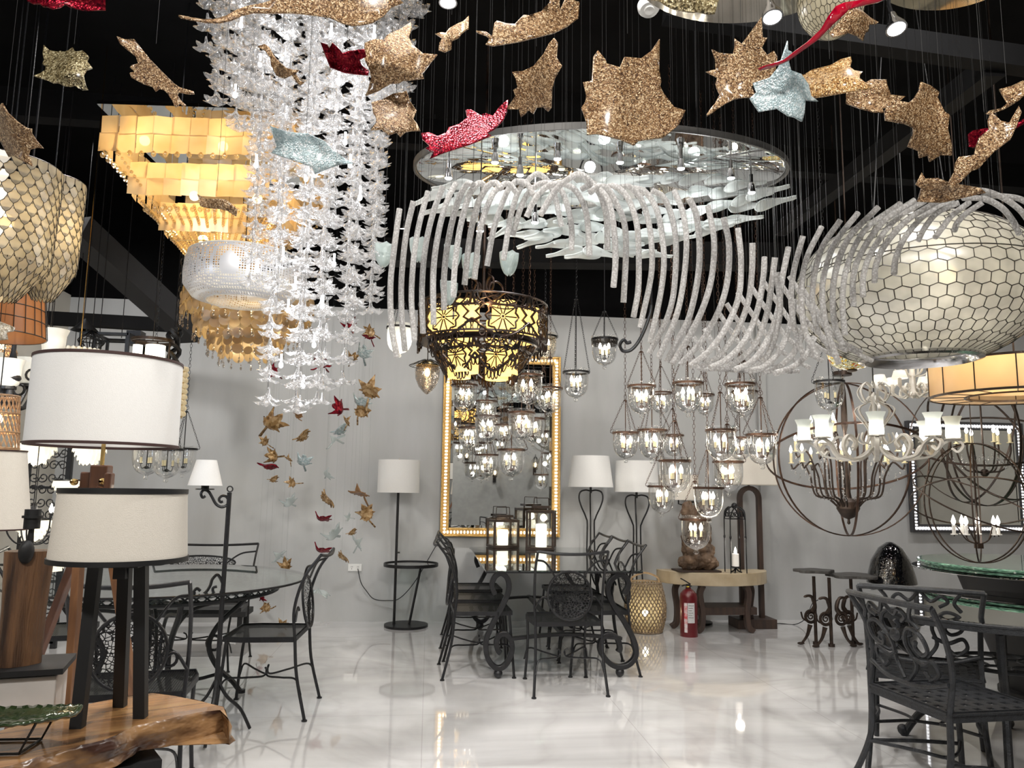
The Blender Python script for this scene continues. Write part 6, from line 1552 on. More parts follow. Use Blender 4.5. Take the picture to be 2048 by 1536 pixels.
# ---------------- cut-metal two-tier lantern chandelier ----------------
D = 4.9; q = P(966, 640, D); k = D / F
t = thing('filigree_chandelier', 'two-tier black cut-metal filigree chandelier with glowing amber cylinders', 'chandelier', q)
CUT = mat('black cut metal', (.012, .01, .009), .4, .5, (.04, .02, .012), 20)
AMBERL = mat('lit amber cylinder', (.9, .6, .2), .5, 0, (.85, .5, .14), 4, emis=(1, .62, .18), estr=1.7)
def filigree(R, z0, z1, n, name, tp=1.0):
    H = z1 - z0; w = 2 * PI * R / n
    for p in range(n):
        m = M(); a0 = 2 * PI * (p + .5) / n
        def T(u, z, d=0): a = a0 + u / R; q_ = (R + d) * (tp + (1 - tp) * max(-.4, (z - z0) / H)); return Vector((q_ * math.cos(a), q_ * math.sin(a), z))
        def crv(pts, r=.007, cl=False): m.tube([T(u, z) for u, z in pts], r, 4, cl)
        zc_ = z0 + H * (.34)
        rr = w * .26
        crv([(rr * (1 + .10 * math.cos(10 * b)) * math.cos(b), zc_ + rr * (1 + .10 * math.cos(10 * b)) * math.sin(b)) for b in [j * 2 * PI / 40 for j in range(40)]], .0065, True)
        for j in range(10):
            b = 2 * PI * j / 10; crv([(rr * .15 * math.cos(b), zc_ + rr * .15 * math.sin(b)), (rr * .95 * math.cos(b), zc_ + rr * .95 * math.sin(b))], .004)
        m.ball(T(0, zc_), .009, 6, 4)
        # fan above
        for rad in (.30, .42): crv([(w * rad * math.cos(b), z1 - H * .02 - w * rad * .62 * math.sin(b)) for b in [j * PI / 14 for j in range(15)]], .005)
        for j in range(1, 7):
            b = PI * j / 7; crv([(w * .08 * math.cos(b), z1 - H * .02 - w * .05 * math.sin(b)), (w * .42 * math.cos(b), z1 - H * .02 - w * .26 * math.sin(b))], .0035)
        # border bands between rosettes, with star shaped plates
        for s in (-1, 1):
            crv([(s * w * .5, z1), (s * w * .46, z0 + H * .7), (s * w * .34, z0 + H * .62), (s * w * .44, z0 + H * .45), (s * w * .36, z0 + H * .3), (s * w * .5, z0 + H * .16)], .009)
            for (u, z) in ((s * w * .42, z0 + H * .68), (s * w * .22, z0 + H * .66)):
                st5 = [T(u + (.024 if j % 2 == 0 else .010) * math.sin(j * PI / 5), z + (.024 if j % 2 == 0 else .010) * math.cos(j * PI / 5), .004) for j in range(10)]
                m.add(st5, [tuple(range(10))]); m.tube(st5, .003, 3, True)
        for (u0, z_, u1, z2) in ((-.5, z1, .5, z1), (-.5, z0 + H * .66, .5, z0 + H * .66)):
            crv([(w * (u0 + (u1 - u0) * j / 6), z_ + (z2 - z_) * j / 6) for j in range(7)], .007)
        # scalloped lower edge: chain of loops
        for j in range(9):
            u = -1 + 2 * (j + .5) / 9; zz = z0 + .03 - .10 * math.cos(u * PI / 2) * 1
            crv([(w * .5 * u + w * .045 * math.cos(b), zz + .026 * math.sin(b)) for b in [i * PI / 5 for i in range(10)]], .0045, True)
            crv([(w * .5 * u - w * .06, z0 + .058 - .10 * math.cos((u - .1) * PI / 2)), (w * .5 * u + w * .06, z0 + .058 - .10 * math.cos((u + .1) * PI / 2))], .009)
        m.build(name, CUT, t, sharp=60)
R1, R2 = 128 * k, 106 * k
zt1, zm, zb = P(0, 600, D).z - q.z, P(0, 672, D).z - q.z, P(0, 742, D).z - q.z
filigree(R1, zm + .01, zt1, 7, 'upper_filigree_panel')
filigree(R2, zb + .05, zm - .03, 7, 'lower_filigree_panel', .76)
m = M()
for r, z in ((R1, zt1), (R1, zm), (R2, zm - .02)): m.bar(ringpts((0, 0, z), r, 'Z', 48) + ringpts((0, 0, z), r, 'Z', 48)[:1], .012, .006, (0, 0, 1))
m.lathe([(R1, zm - .012), (R2, zm - .014)], 48)
m.tube([(0, 0, zt1), (0, 0, ZC - q.z)], .01, 6)
for j in range(4):
    a = j * PI / 2 + .4; mt = Matrix.Rotation(a, 3, 'Z'); m.tube(smooth_path([mt @ Vector(v) for v in ((R1, 0, zt1), (R1 * .7, 0, zt1 + .03), (R1 * .4, 0, zt1 + .02), (.03, 0, zt1 + .12))], 4), .006, 5)
    m.tube([mt @ v for v in ringpts((.09, 0, zt1 + .13), .05, 'Y', 16)], .007, 6, True)
m.build('iron_frame', CUT, t)
for j in range(8):
    a = R_(22 + 45 * j + 180); x, y = R1 * .72 * math.cos(a), R1 * .72 * math.sin(a)
    M().cyl((0, 0, 0), .075 if j != 9 else .05, zm + .02, zt1 - .03, 20).build('amber_cylinder', AMBERL, t, (x, y, 0))
for j in range(4):
    a = R_(45 + 90 * j + 8); M().cyl((0, 0, 0), .075, zb + .0, zm - .04, 20).build('amber_cylinder', AMBERL, t, (R2 * .52 * math.cos(a), R2 * .52 * math.sin(a), 0))
point('amber_light', tuple(q + Vector((0, -.42, .0))), 3, (1, .65, .3), .03)

# ---------------- wire sphere chandeliers ----------------
def candle(par, x, y, z, h=.07, r=.011, lit=True, sleeve=None):
    M().cyl((0, 0, 0), r, 0, h, 10).cyl((0, 0, 0), r * 1.9, -.006, 0, 10).build('candle_sleeve', sleeve or CANDLE, par, (x, y, z))
    M().lathe([(.001, 0), (.009, .008), (.013, .022), (.008, .04), (.001, .06)], 9).build('bulb', BULB if lit else CLEAR, par, (x, y, z + h))
D = 5.9; q = P(1692, 917, D); R = 152 * D / F
t = thing('sphere_chandelier', 'large brown wire sphere with a crystal candle chandelier inside, before the grey wall', 'chandelier', q)
def rings(R, specs, mt, w=.016, th=.007):
    for (ax, ay, az) in specs:
        E_ = Euler((R_(ax), R_(ay), R_(az))).to_matrix(); pts = [E_ @ v for v in ringpts((0, 0, 0), R, 'Z', 64)]; nn = E_ @ Vector((0, 0, 1))
        M().bar(pts + pts[:1], w, th, nn).build('sphere_ring', mt, t)
rings(R, [(90, 0, 8), (90, 0, 68), (90, 0, 130), (-22, 8, 0)], BRONZE)
M().tube([(0, 0, R), (0, 0, ZC - q.z)], .006, 6).cyl((0, 0, 0), .07, R + .06, R + .09, 16).build('hanging_chain', DBRONZE, t)
M().lathe([(.001, -.50), (.012, -.49), (.008, -.46), (.05, -.44), (.085, -.38), (.075, -.33), (.03, -.3), (.012, -.2), (.012, .2), (.025, .26), (.02, .5), (.012, R)], 16).build('centre_stem', DBRONZE, t)
cr = M()
def drop(x, y, z, s=1): cr.ball((x, y, z), (.009 * s, .009 * s, .018 * s), 6, 4); cr.ball((x, y, z + .026 * s), .005 * s, 5, 3)
for tier, (n, ra, zz, ph) in enumerate(((8, .40, -.03, .2), (6, .36, .06, .6), (5, .24, .2, .1))):
    for j in range(n):
        a = ph + 2 * PI * j / n; c, s = math.cos(a), math.sin(a)
        pts = [(r * c, r * s, z) for r, z in ((.04, -.42), (.08, -.36), (.13, -.31), (ra * .56, -.285), (ra * .63, -.2), (ra * .66, zz - .1), (ra * .80, zz + .0), (ra * .96, zz - .05), (ra, zz - .015))]
        M().tube(smooth_path(pts, 4), .007, 6).build('candle_arm', DBRONZE, t)
        candle(t, ra * c, ra * s, zz, .075)
        for d in range(3): drop(ra * c * (1 - .08 * d), ra * s * (1 - .08 * d), zz - .05 - .03 * d, .9)
        for i in range(14):
            u = i / 13; rr = .06 + (ra - .06) * u; cr.ball((rr * c, rr * s, -.30 + (zz + .25) * u - .10 * math.sin(PI * u)), .0055, 5, 3)
cr.build('crystal_drops', CRYSTAL, t)['kind'] = 'stuff'
for a in range(3): point('candle_glow', tuple(q + Vector((.3 * math.cos(a * 2.1), -.25 + .3 * math.sin(a * 2.1), .16))), 4, (1, .9, .78), .03)
# second sphere at the right edge
D = 5.7; q = P(1965, 880, D); R = 130 * D / F
t = thing('sphere_chandelier', 'dark bronze wire sphere with candles at the right edge, partly behind the drum pendant', 'chandelier', q)
rings(R, [(90, 0, 20), (90, 0, 80), (90, 0, 140), (20, -15, 0), (60, 30, 0), (110, 30, 40)], DBRONZE, .014)
M().tube([(0, 0, -R * .5), (0, 0, ZC - q.z)], .007, 6).ball((0, 0, -R * .5), .03, 10, 6).build('centre_stem', DBRONZE, t)
for j in range(6):
    a = j * PI / 3 + .3; c, s = math.cos(a), math.sin(a)
    M().tube(smooth_path([(r * c, r * s, z) for r, z in ((.02, -R * .5), (.12, -R * .45), (.17, -R * .2), (.17, -.02))], 5), .006, 6).build('candle_arm', DBRONZE, t)
    candle(t, .17 * c, .17 * s, -.02, .06)
cr = M()
for j in range(40): a = j * 2.4; r = .12 + .1 * (j % 5) / 5; drop(r * math.cos(a), r * math.sin(a), -.14 - .02 * (j % 4))
cr.build('crystal_drops', CRYSTAL, t)['kind'] = 'stuff'
# third: low open sphere with six candles
D = 4.6; q = P(1952, 1005, D); R = 118 * D / F
t = thing('sphere_chandelier', 'thin wire sphere with six lit candles hanging low before the silver mirror', 'chandelier', q)
rings(R, [(90, 0, 5), (90, 0, 50), (90, 0, 100), (25, 10, 0), (-20, 14, 0)], DBRONZE, .008, .006)
M().tube([(0, 0, -R * .72), (0, 0, R)], .006, 6).tube([(0, 0, R), (0, 0, ZC - q.z)], .003, 5).box((0, 0, -R * .72), (.035, .035, .03)).build('centre_stem', DBRONZE, t)
zc_ = P(0, 1040, D).z - q.z
for j, px in enumerate((1901, 1920, 1931, 1965, 1979, 1996)):
    x = (px - 1952) * D / F * 1.0; y = -.03 if j in (1, 4) else (.05 if j in (2, 3) else 0)
    M().tube(smooth_path([(0, 0, -R * .70), (x * .5, y, -R * .62), (x * .9, y, -R * .4), (x, y, zc_ - .015)], 5), .004, 5).build('candle_arm', DBRONZE, t)
    candle(t, x, y, zc_, .05, .010, sleeve=LINEN)
# white iron chandelier with frosted tulip glasses
D = 4.4; q = P(1752, 880, D); k = D / F
t = thing('white_chandelier', 'white scrolled iron chandelier with lit frosted tulip shades at the right', 'chandelier', q)
FROST = glass('frosted tulip', (.9, .93, .9), .06, .3, .2, milk=.95, milkcol=(.74, .78, .74))
m = M().lathe([(.001, -.10), (.015, -.09), (.03, -.05), (.02, .0), (.01, .03), (.012, .2), (.02, .25), (.001, .28)], 16)
M().tube([(0, 0, .27), (0, 0, ZC - q.z)], .004, 5).build('hanging_cord', WIREM, t)
m.build('centre_stem', WHITE_IRON, t)
crown = M()
for j in range(6):
    a = j * PI / 3 + .2; mt = Matrix.Rotation(a, 3, 'Z')
    crown.bar(smooth_path([mt @ Vector(v) for v in ((.01, 0, .30), (.05, 0, .33), (.09, 0, .28), (.06, 0, .22), (.03, 0, .25))], 4), .014, .006, mt @ Vector((0, 1, 0)))
    crown.bar(smooth_path([mt @ Vector(v) for v in ((.03, 0, .22), (.11, 0, .17), (.04, 0, .06), (.06, 0, -.02), (.10, 0, .0), (.09, 0, .04))], 4), .014, .006, mt @ Vector((0, 1, 0)))
crown.build('scroll_crown', WHITE_IRON, t)
for j in range(8):
    a = j * PI / 4 + .25; mt = Matrix.Rotation(a, 3, 'Z'); ra = .385
    ar = M().bar(smooth_path([mt @ Vector(v) for v in ((.02, 0, -.04), (.10, 0, -.10), (.19, 0, -.11), (.24, 0, -.04), (.20, 0, .02), (.15, 0, -.01), (.17, 0, -.05))], 5), .022, .013, mt @ Vector((0, 1, 0)))
    ar.bar(smooth_path([mt @ Vector(v) for v in ((.19, 0, -.11), (.28, 0, -.09), (.33, 0, -.03), (ra, 0, -.005), (ra + .045, 0, -.03), (ra + .02, 0, -.07), (ra - .01, 0, -.05))], 5), .020, .012, mt @ Vector((0, 1, 0)))
    ar.build('scroll_arm', WHITE_IRON, t)
    c = mt @ Vector((ra, 0, 0)); M().lathe([(.02, .0), (.035, .004), (.038, .02), (.035, .07), (.037, .095), (.05, .125)], 20, c).build('tulip_shade', FROST, t, sharp=180)
    if j != 4: M().ball((0, 0, 0), (.02, .02, .028), 8, 6).build('bulb', BULB, t, c + Vector((0, 0, .04)))
    M().lathe([(.045, -.002), (.045, .003), (.01, .001)], 16, c).build('drip_pan', WHITE_IRON, t)
for a in range(4): point('tulip_light', tuple(q + Vector((.385 * math.cos(a * 1.57 + .25), .385 * math.sin(a * 1.57 + .25), .06))), 1.6, (1, .95, .85), .02)
# white scrolled chandelier with pleated mini shades, above
D = 4.9; q = P(1826, 785, D)
t = thing('white_chandelier', 'white scrolled chandelier with small pleated fabric shades under the shell ball lamp', 'chandelier', q)
M().lathe([(.001, -.04), (.03, -.02), (.02, .03), (.015, .25), (.001, .3)], 14).build('centre_stem', WHITE_IRON, t)
M().tube([(0, 0, .3), (0, 0, ZC - q.z)], .004, 5).build('hanging_cord', WIREM, t)
for j in range(6):
    a = j * PI / 3 + 2.7; mt = Matrix.Rotation(a, 3, 'Z'); ra = .19
    M().bar(smooth_path([mt @ Vector(v) for v in ((.02, 0, .0), (.07, 0, -.03), (.12, 0, .0), (.09, 0, .05), (.05, 0, .03), (.07, 0, .01))], 5), .014, .008, mt @ Vector((0, 1, 0))).bar(smooth_path([mt @ Vector(v) for v in ((.08, 0, -.02), (.14, 0, -.01), (ra, 0, .02))], 4), .012, .007, mt @ Vector((0, 1, 0))).bar(smooth_path([mt @ Vector(v) for v in ((.02, 0, .1), (.08, 0, .12), (.10, 0, .18), (.06, 0, .2), (.05, 0, .17))], 5), .012, .006, mt @ Vector((0, 1, 0))).build('scroll_arm', WHITE_IRON, t)
    c = mt @ Vector((ra, 0, .02)); M().cyl(c, .011, 0, .055, 10).build('candle_sleeve', WHITE_IRON, t)
    M().lathe([(.048, .05), (.032, .10)], 20, c).build('mini_shade', mat('pleated white shade', (.85, .82, .76), .8, emis=(1, .85, .6), estr=.3), t)
    M().ball((0, 0, 0), .012, 8, 6).build('bulb', BULB, t, c + Vector((0, 0, .06)))
# tan drum pendant
D = 4.3; q = P(2030, 735, D); R = 155 * D / F
t = thing('drum_pendant', 'wide two-ring tan shell drum pendant with dark ribs at the right edge', 'pendant lamp', q)
TAN = shell_mat('tan capiz drum', (.80, .60, .36), (.66, .46, .26), .55, 0, .3, 4, .08)
z0, z1 = P(0, 765, D).z - q.z, P(0, 700, D).z - q.z
M().lathe([(R, z0), (R, z1)], 56).lathe([(R * .58, z0 + .002), (R, z0)], 56).lathe([(R * .58, z0 + .03), (R * .58, z1 - .02)], 48).build('drum_panels', TAN, t, sharp=20)
m = M()
for r, z in ((R, z0), (R, z1), (R * .58, z0)): m.bar(ringpts((0, 0, z), r, 'Z', 56) + ringpts((0, 0, z), r, 'Z', 56)[:1], .012, .01, (0, 0, 1))
for j in range(14): a = j * 2 * PI / 14; m.tube([(R * 1.003 * math.cos(a), R * 1.003 * math.sin(a), z0), (R * 1.003 * math.cos(a), R * 1.003 * math.sin(a), z1)], .004, 4).tube([(R * math.cos(a), R * math.sin(a), z0 - .001), (R * .58 * math.cos(a), R * .58 * math.sin(a), z0 - .001)], .0025, 4)
m.tube([(-R, 0, z1), (R, 0, z1)], .004, 4).tube([(0, 0, z1), (0, 0, ZC - q.z)], .005, 5).build('rib_frame', DBRONZE, t)
point('drum_light', tuple(q + Vector((-.2, -.15, .02))), 8, (1, .8, .5), .05); point('drum_light', tuple(q + Vector((.2, 0, .02))), 8, (1, .8, .5), .05)
# stained glass bowl shade
D = 4.6; q = P(1703, 716, D); R = 46 * D / F
def stained():
    m, nt, N, L = newmat('stained glass'); b = N['Principled BSDF']; co = coords(nt, 13)
    v = N.new('ShaderNodeTexVoronoi'); L.new(co, v.inputs[0]); s = N.new('ShaderNodeSeparateColor'); L.new(v.outputs['Color'], s.inputs[0])
    cr = N.new('ShaderNodeValToRGB'); cr.color_ramp.interpolation = 'CONSTANT'; L.new(s.outputs[0], cr.inputs[0]); e = cr.color_ramp.elements
    e[0].color = (.62, .58, .36, 1); e[1].color = (.62, .40, .05, 1); e[1].position = .5; x = e.new(.78); x.color = (.42, .10, .04, 1); x = e.new(.9); x.color = (.5, .55, .3, 1)
    v2 = N.new('ShaderNodeTexVoronoi'); v2.feature = 'DISTANCE_TO_EDGE'; L.new(co, v2.inputs[0]); g = N.new('ShaderNodeMath'); g.operation = 'GREATER_THAN'; g.inputs[1].default_value = .04; L.new(v2.outputs[0], g.inputs[0])
    mx = N.new('ShaderNodeMix'); mx.data_type = 'RGBA'; L.new(g.outputs[0], mx.inputs[0]); mx.inputs[6].default_value = (.02, .015, .01, 1); L.new(cr.outputs[0], mx.inputs[7])
    L.new(mx.outputs[2], b.inputs['Base Color']); b.inputs['Roughness'].default_value = .15; L.new(mx.outputs[2], b.inputs['Emission Color']); b.inputs['Emission Strength'].default_value = .18
    m.cycles.emission_sampling = 'NONE'; return m
t = thing('stained_glass_lamp', 'yellow and red stained glass bowl pendant between the glass rods and shell ball lamp', 'pendant lamp', q)
M().lathe([(R * .1, -.07), (R * .5, -.062), (R * .85, -.035), (R, .02), (R * 1.02, .06)], 36).build('glass_bowl', stained(), t, sharp=180)
M().tube([(0, 0, -.06), (0, 0, ZC - q.z)], .005, 5).ball((0, 0, -.075), (.03, .03, .012), 10, 6).build('stem', DBRONZE, t)

# ---------------- left background lamps ----------------
MILK = mat('lit milk glass shade', (.85, .84, .76), .3, emis=(1, .96, .85), estr=.22)
D = 4.2; q = P(20, 775, D); k = D / F
t = thing('black_chandelier', 'black ornate iron chandelier with upturned milk glass shades at the left edge', 'chandelier', q)
M().lathe([(.001, -.12), (.03, -.08), (.02, 0), (.05, .05), (.03, .12), (.012, .2), (.012, .5), (.03, .53), (.001, .56)], 16).tube([(0, 0, .5), (0, 0, ZC - q.z)], .006, 6).build('centre_stem', IRON, t)
for px, py, w in ((14, 775, 46), (56, 770, 40), (105, 712, 46), (-30, 760, 46)):
    c = P(px, py, D + (.0 if px < 50 else .25)) - q; sc_ = w / 46
    M().lathe([(.03, 0), (.055, .02), (.062, .07), (.065, .12), (.078, .155)], 22, c).build('milk_shade', MILK, t, sharp=180)
    M().ball((0, 0, 0), .022, 8, 6).build('bulb', BULB, t, c + Vector((0, 0, .05)))
    M().tube(smooth_path([Vector((0, 0, -.04)), Vector((c.x * .4, c.y * .4, -.10)), Vector((c.x * .8, c.y * .8, c.z - .06)), Vector((c.x, c.y, c.z + .005))], 5), .013, 7).cyl(c, .045, -.01, .006, 14).tube([c * .5 + v for v in ringpts((0, 0, -.02), .03, 'Y', 12)], .007, 5, True).build('scroll_arm', IRON, t)
for px, py in ((14, 755), (56, 750)): point('milk_light', tuple(P(px, py, D - .12)), .9, (1, .95, .85), .03)
# wicker pendants
def wicker(label, px, py, D, r, h, dome):
    q = P(px, py, D); t = thing('wicker_pendant', label, 'pendant lamp', q, 0, 'woven rattan pendants at the left edge')
    m = M(); pf = (lambda u: r * (math.sin(PI / 2 * min(1, u * 1.3)) ** .7 if dome else .82 + .18 * u) + .001)
    for sg in (-1, 1):
        for j in range(26): m.tube([((pf(i / 10)) * math.cos(2 * PI * j / 26 + sg * i * .09), pf(i / 10) * math.sin(2 * PI * j / 26 + sg * i * .09), -h * i / 10) for i in range(11)], .0026, 3)
    for u in (.02, .35, .7, 1): m.tube(ringpts((0, 0, -h * u), pf(u), 'Z', 26), .005, 5, True)
    m.build('woven_shade', mat('tan wicker', (.40, .25, .13), .6, 0, (.26, .15, .08), 40), t)
    M().tube([(0, 0, -h * .3), (0, 0, ZC - q.z)], .003, 5).build('hanging_cord', IRON, t); M().ball((0, 0, 0), .025, 8, 6).build('bulb', BULBW, t, (0, 0, -h * .45)); point('wicker_light', tuple(q + Vector((0, 0, -h * .5))), 3, (1, .75, .45), .03)
wicker('woven rattan tapered pendant at the left edge below the milk glass shades', 0, 790, 3.9, .105, .27, False)
wicker('woven rattan dome pendant at the left edge above the milk glass shades', 5, 676, 4.6, .08, .12, True)
# iron scroll screen
D = 7.0
def pl2(px, py, Y): return atY(px, py, Y)
YS = 6.8; c = pl2(85, 1070, YS)
t = thing('scroll_screen', 'tall black wrought iron scroll panel standing at the left wall', 'iron panel', (c.x, YS, 0))
w = (pl2(125, 950, YS).x - pl2(42, 950, YS).x); H = 1.95
m = M()
for s in (-1, 1): m.box((s * w / 2, 0, H / 2), (.045, .03, H)); 
m.box((0, 0, H), (w, .03, .04)).box((0, 0, .06), (w, .03, .04)).box((0, 0, H * .5), (w, .02, .02)).box((0, 0, H * .66), (w, .02, .02))
m.build('panel_frame', IRON, t, smooth=False)
m = M()
for r_ in range(9):
    for c_ in range(2):
        for s in (-1, 1):
            cx, cz = (c_ - .5) * w * .45 + s * .035, .14 + r_ * .205
            m.tube([(x, 0, z) for x, _, z in spiral(cx, cz, .045, .008, PI * (s > 0), PI * (s > 0) + s * 8.5, 18)], .005, 4)
            m.tube([(x, 0, z) for x, _, z in spiral(cx, cz + .1, .045, .008, PI * (s > 0), PI * (s > 0) - s * 8.5, 18)], .005, 4)
m.build('scroll_work', IRON, t)
# capiz cluster sconces / pendants with frilled bright shells
def frill(label, px, py, D, r, h):
    q = P(px, py, D); t = thing('shell_pendant', label, 'pendant lamp', q, 0, 'bright frilled white shell lamps at the left'); rnd = random.Random(px)
    m = M()
    for row in range(4):
        n = 22 - row * 3; rr = r * (1 - .16 * row); z = -h * row / 4
        for j in range(n):
            a = 2 * PI * j / n + row * .2; c_, s_ = math.cos(a), math.sin(a); w_ = rr * PI / n * 1.3; hh = h * .42 * rnd.uniform(.8, 1.2)
            u = Vector((-s_, c_, 0)); p0 = Vector((rr * c_, rr * s_, z)); o_ = Vector((c_, s_, 0)) * .008
            m.add([p0 - u * w_, p0 + u * w_, p0 + u * w_ * .9 + o_ - Vector((0, 0, hh * .7)), p0 + o_ - Vector((0, 0, hh)), p0 - u * w_ * .9 + o_ - Vector((0, 0, hh * .7))], [(0, 1, 2, 3, 4)])
    m.build('shell_frill', mat('lit white shell', (.85, .82, .72), .4, 0, (.7, .66, .55), 30, emis=(1, .93, .75), estr=.6), t, smooth=False)
    M().cyl((0, 0, 0), r * .98, 0, .012, 20).tube([(0, 0, 0), (0, 0, ZC - q.z)], .003, 5).build('top_plate', IRON, t)
    M().ball((0, 0, 0), .02, 8, 6).build('bulb', BULB, t, (0, 0, -h * .5))
frill('frilled white shell lamp under the left end of the large drum shade', 72, 888, 5.2, .12, .12)
frill('frilled white shell lamp under the right half of the large drum shade', 180, 893, 5.4, .10, .11)
frill('frilled white shell lamp left of the wooden tripod hub', 139, 962, 5.6, .10, .11)
frill('frilled white shell lamp left of the cream drum lamp, beside the black socket', 68, 1040, 5.4, .11, .12)
frill('small frilled white shell lamp at the left edge of the cream drum shade', 112, 1108, 5.8, .08, .12)
point('shell_glow', tuple(P(60, 960, 5.0)), 5, (1, .92, .75), .05); point('shell_glow', tuple(P(120, 1040, 5.2)), 4, (1, .92, .75), .05)
# black arm chandelier with candle bulb
D = 4.6; q = P(64, 1045, D)
t = thing('black_chandelier', 'small black candle chandelier with curved arms behind the trunk lamp', 'chandelier', q)
M().lathe([(.001, -.14), (.02, -.13), (.012, 0), (.02, .1), (.001, .12)], 12).tube([(0, 0, .1), (0, 0, ZC - q.z)], .003, 5).build('centre_stem', IRON, t)
for j in range(5):
    a = j * 2 * PI / 5 + 1.2; c_, s_ = math.cos(a), math.sin(a)
    M().tube(smooth_path([(r * c_, r * s_, z) for r, z in ((0, -.13), (.07, -.12), (.12, -.06), (.13, .02))], 5), .005, 5).cyl((.13 * c_, .13 * s_, 0), .02, .015, .022, 10).build('candle_arm', IRON, t)
    candle(t, .13 * c_, .13 * s_, .022, .03, .008, sleeve=IRON)
# black pendants hanging against the wall above the drum shade
def simple(name, label, px, py, D, fn, group=None):
    q = P(px, py, D); t = thing(name, label, 'pendant lamp', q, 0, group); fn(t, q)
    M().tube([(0, 0, .0), (0, 0, ZC - q.z)], .003, 5).build('hanging_chain', IRON, t); return t
def cage(t, q):
    m = M()
    for j in range(12):
        a = j * PI / 6; m.tube(smooth_path([(r * math.cos(a), r * math.sin(a), z) for r, z in ((.01, .02), (.04, -.01), (.085, -.05), (.055, -.10), (.09, -.16), (.10, -.2))], 3), .004, 4)
    m.tube(ringpts((0, 0, -.2), .10, 'Z', 20), .005, 4, True).tube(ringpts((0, 0, -.05), .086, 'Z', 20), .004, 4, True).build('cage_bars', IRON, t)
    M().lathe([(.09, .02), (.05, .06), (.02, .10), (.001, .11)], 18, (-.05, 0, .0)).build('cone_cap', IRON, t)
simple('birdcage_pendant', 'black birdcage pendant above the large drum shade', 184, 668, 5.4, cage)
def boxes(t, q):
    m = M()
    for s, x, y in ((.16, -.05, 0), (.11, -.02, -.02)):
        for a in (-1, 1):
            for b in (-1, 1): m.box((x + a * s, y + b * s, -.14), (.018, .018, .3))
            m.box((x, y + a * s, 0), (2 * s, .018, .018)).box((x + a * s, y, 0), (.018, 2 * s, .018)).box((x, y + a * s, -.29), (2 * s, .018, .018))
    m.box((.1, 0, .0), (.10, .10, .10)).build('square_frame', IRON, t, smooth=False)
simple('square_lantern', 'black nested square frame pendant above the large drum shade', 243, 676, 5.6, boxes)
def ringlamp(t, q):
    M().lathe([(.13, -.01), (.135, -.01), (.135, .01), (.13, .01), (.13, -.01)], 30).box((0, 0, 0), (.26, .012, .01)).build('ring_frame', DBRONZE, t)
    m = M()
    for x in (-.11, .11, .03): M().tube([(x, 0, 0), (x, 0, -.25)], .006, 5).build('frame_bar', DBRONZE, t)
    M().cyl((0, 0, 0), .062, -.16, -.03, 20).build('glass_cylinder', mat('lit pressed glass', (.9, .88, .8), .3, emis=(1, .92, .75), estr=2.2), t, (.02, 0, 0))
    M().cyl((0, 0, 0), .03, -.16, -.03, 16).build('glass_tube', mat('lit small glass', (.9, .88, .8), .3, emis=(1, .92, .75), estr=1.8), t, (-.095, 0, 0))
simple('ring_lantern', 'dark ring lantern with bright glass cylinders above the large drum shade', 306, 682, 5.2, ringlamp)
def twist(t, q):
    m = M()
    for j in range(3):
        m.tube([(.035 * math.cos(i * .5 + j * 2.1) * (1 + .3 * math.sin(i)), .035 * math.sin(i * .5 + j * 2.1), -.02 - .018 * i) for i in range(22)], .016, 6)
    m.lathe([(.05, -.40), (.06, -.46), (.02, -.5), (.001, -.52)], 14).build('twisted_body', IRON, t)
    chain_mesh(M(), (.02, 0, 0), (.02, 0, .7), .06, .014, .004).build('heavy_chain', IRON, t, smooth=False)
simple('twisted_lantern', 'black twisted iron lantern on a heavy chain right of the large drum shade', 350, 655, 5.4, twist)
q = P(352, 733, 5.8)
t = thing('shell_cylinder_lamp', 'pale shell cylinder lamp showing right of the large drum shade', 'pendant lamp', q)
m = M(); rnd = random.Random(6); kk = 5.8 / F
for r_ in range(9):
    for j in range(12):
        a = 2 * PI * (j + .5 * (r_ % 2)) / 12; m.ball((.075 * math.cos(a), .075 * math.sin(a), -.02 - r_ * .042), (.022, .022, .021), 7, 5)
m.build('shell_pieces', mat('cream shell', (.72, .66, .5), .4, 0, (.55, .48, .33), 20, emis=(1, .75, .4), estr=.22), t)
M().cyl((0, 0, 0), .07, -.39, 0, 16).tube([(0, 0, 0), (0, 0, ZC - q.z)], .003, 5).build('inner_tube', BRASS, t)
q = P(160, 700, 5.0)
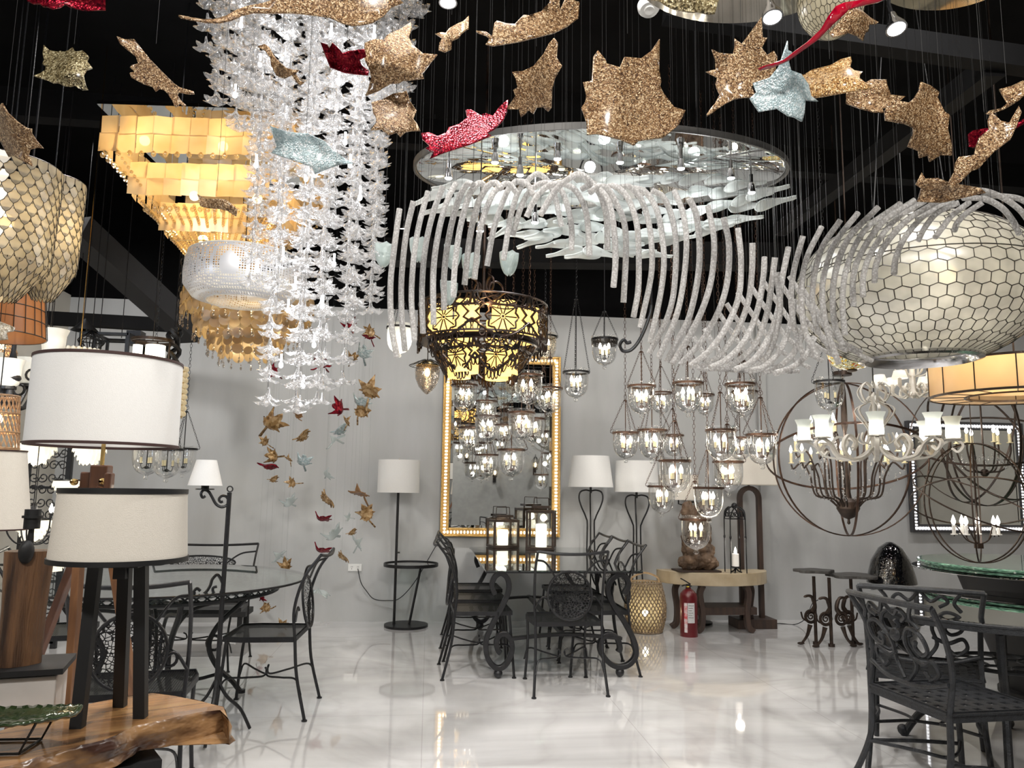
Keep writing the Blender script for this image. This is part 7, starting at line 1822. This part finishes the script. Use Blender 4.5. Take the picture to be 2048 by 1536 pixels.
t = thing('shell_drum_lamp', 'round pale shell drum just showing above the large drum shade', 'pendant lamp', q)
m = M()
for r_ in range(3):
    for j in range(26): a = 2 * PI * (j + .5 * (r_ % 2)) / 26; m.ball((.13 * math.cos(a), .13 * math.sin(a), -.02 - r_ * .05), (.017, .017, .028), 7, 5)
m.build('shell_pieces', mat('pale shell', (.7, .66, .55), .4), t); M().cyl((0, 0, 0), .125, -.14, 0, 24).tube([(0, 0, 0), (0, 0, ZC - q.z)], .003, 5).build('inner_tube', BRASS, t)
# dark low bench behind the patio table
q = G(390, 1262)
t = thing('low_bench', 'low black bench against the wall behind the patio table', 'bench', q)
M().box((0, 0, .17), (.95, .32, .05)).build('bench_top', TRIM_B, t, smooth=False, bevel=.004)
for sx in (-1, 1):
    for sy in (-1, 1): M().box((sx * .42, sy * .12, .072), (.04, .04, .145)).build('leg', TRIM_B, t, smooth=False)

# ---------------- what the mirrors look at: lamps on the front wall ----------------
def sconce(label, x, z, col=(1, .85, .55)):
    t = thing('wall_lantern', label, 'wall lantern', (x, YF + .16, z), 0, 'black wall lanterns on the front wall')
    m = M()
    for a in range(6):
        c_, s_ = math.cos(a * PI / 3), math.sin(a * PI / 3); m.tube([(.05 * c_, .05 * s_, -.1), (.085 * c_, .085 * s_, .1), (.02 * c_, .02 * s_, .2)], .006, 4)
    m.cyl((0, 0, 0), .055, -.115, -.1, 12).tube([(0, -.16, -.2), (0, -.05, -.22), (0, 0, -.1)], .01, 6).box((0, -.15, -.15), (.08, .015, .2)).tube(ringpts((0, 0, .23), .03, 'X', 12), .005, 4, True).build('lantern_cage', IRON, t)
    M().ball((0, 0, 0), (.025, .025, .05), 10, 8).build('bulb', BULBW, t)
for i, (x, z) in enumerate(((-1.2, 1.75), (-.5, 1.95), (.3, 1.6), (.9, 2.1), (1.6, 1.7), (2.6, 1.9), (3.4, 1.6), (4.4, 1.9))):
    sconce('black wall lantern seen only in the mirrors, ' + ['far left', 'second from left', 'third from left', 'fourth from left', 'fourth from right', 'third from right', 'second from right', 'far right'][i], x, z)
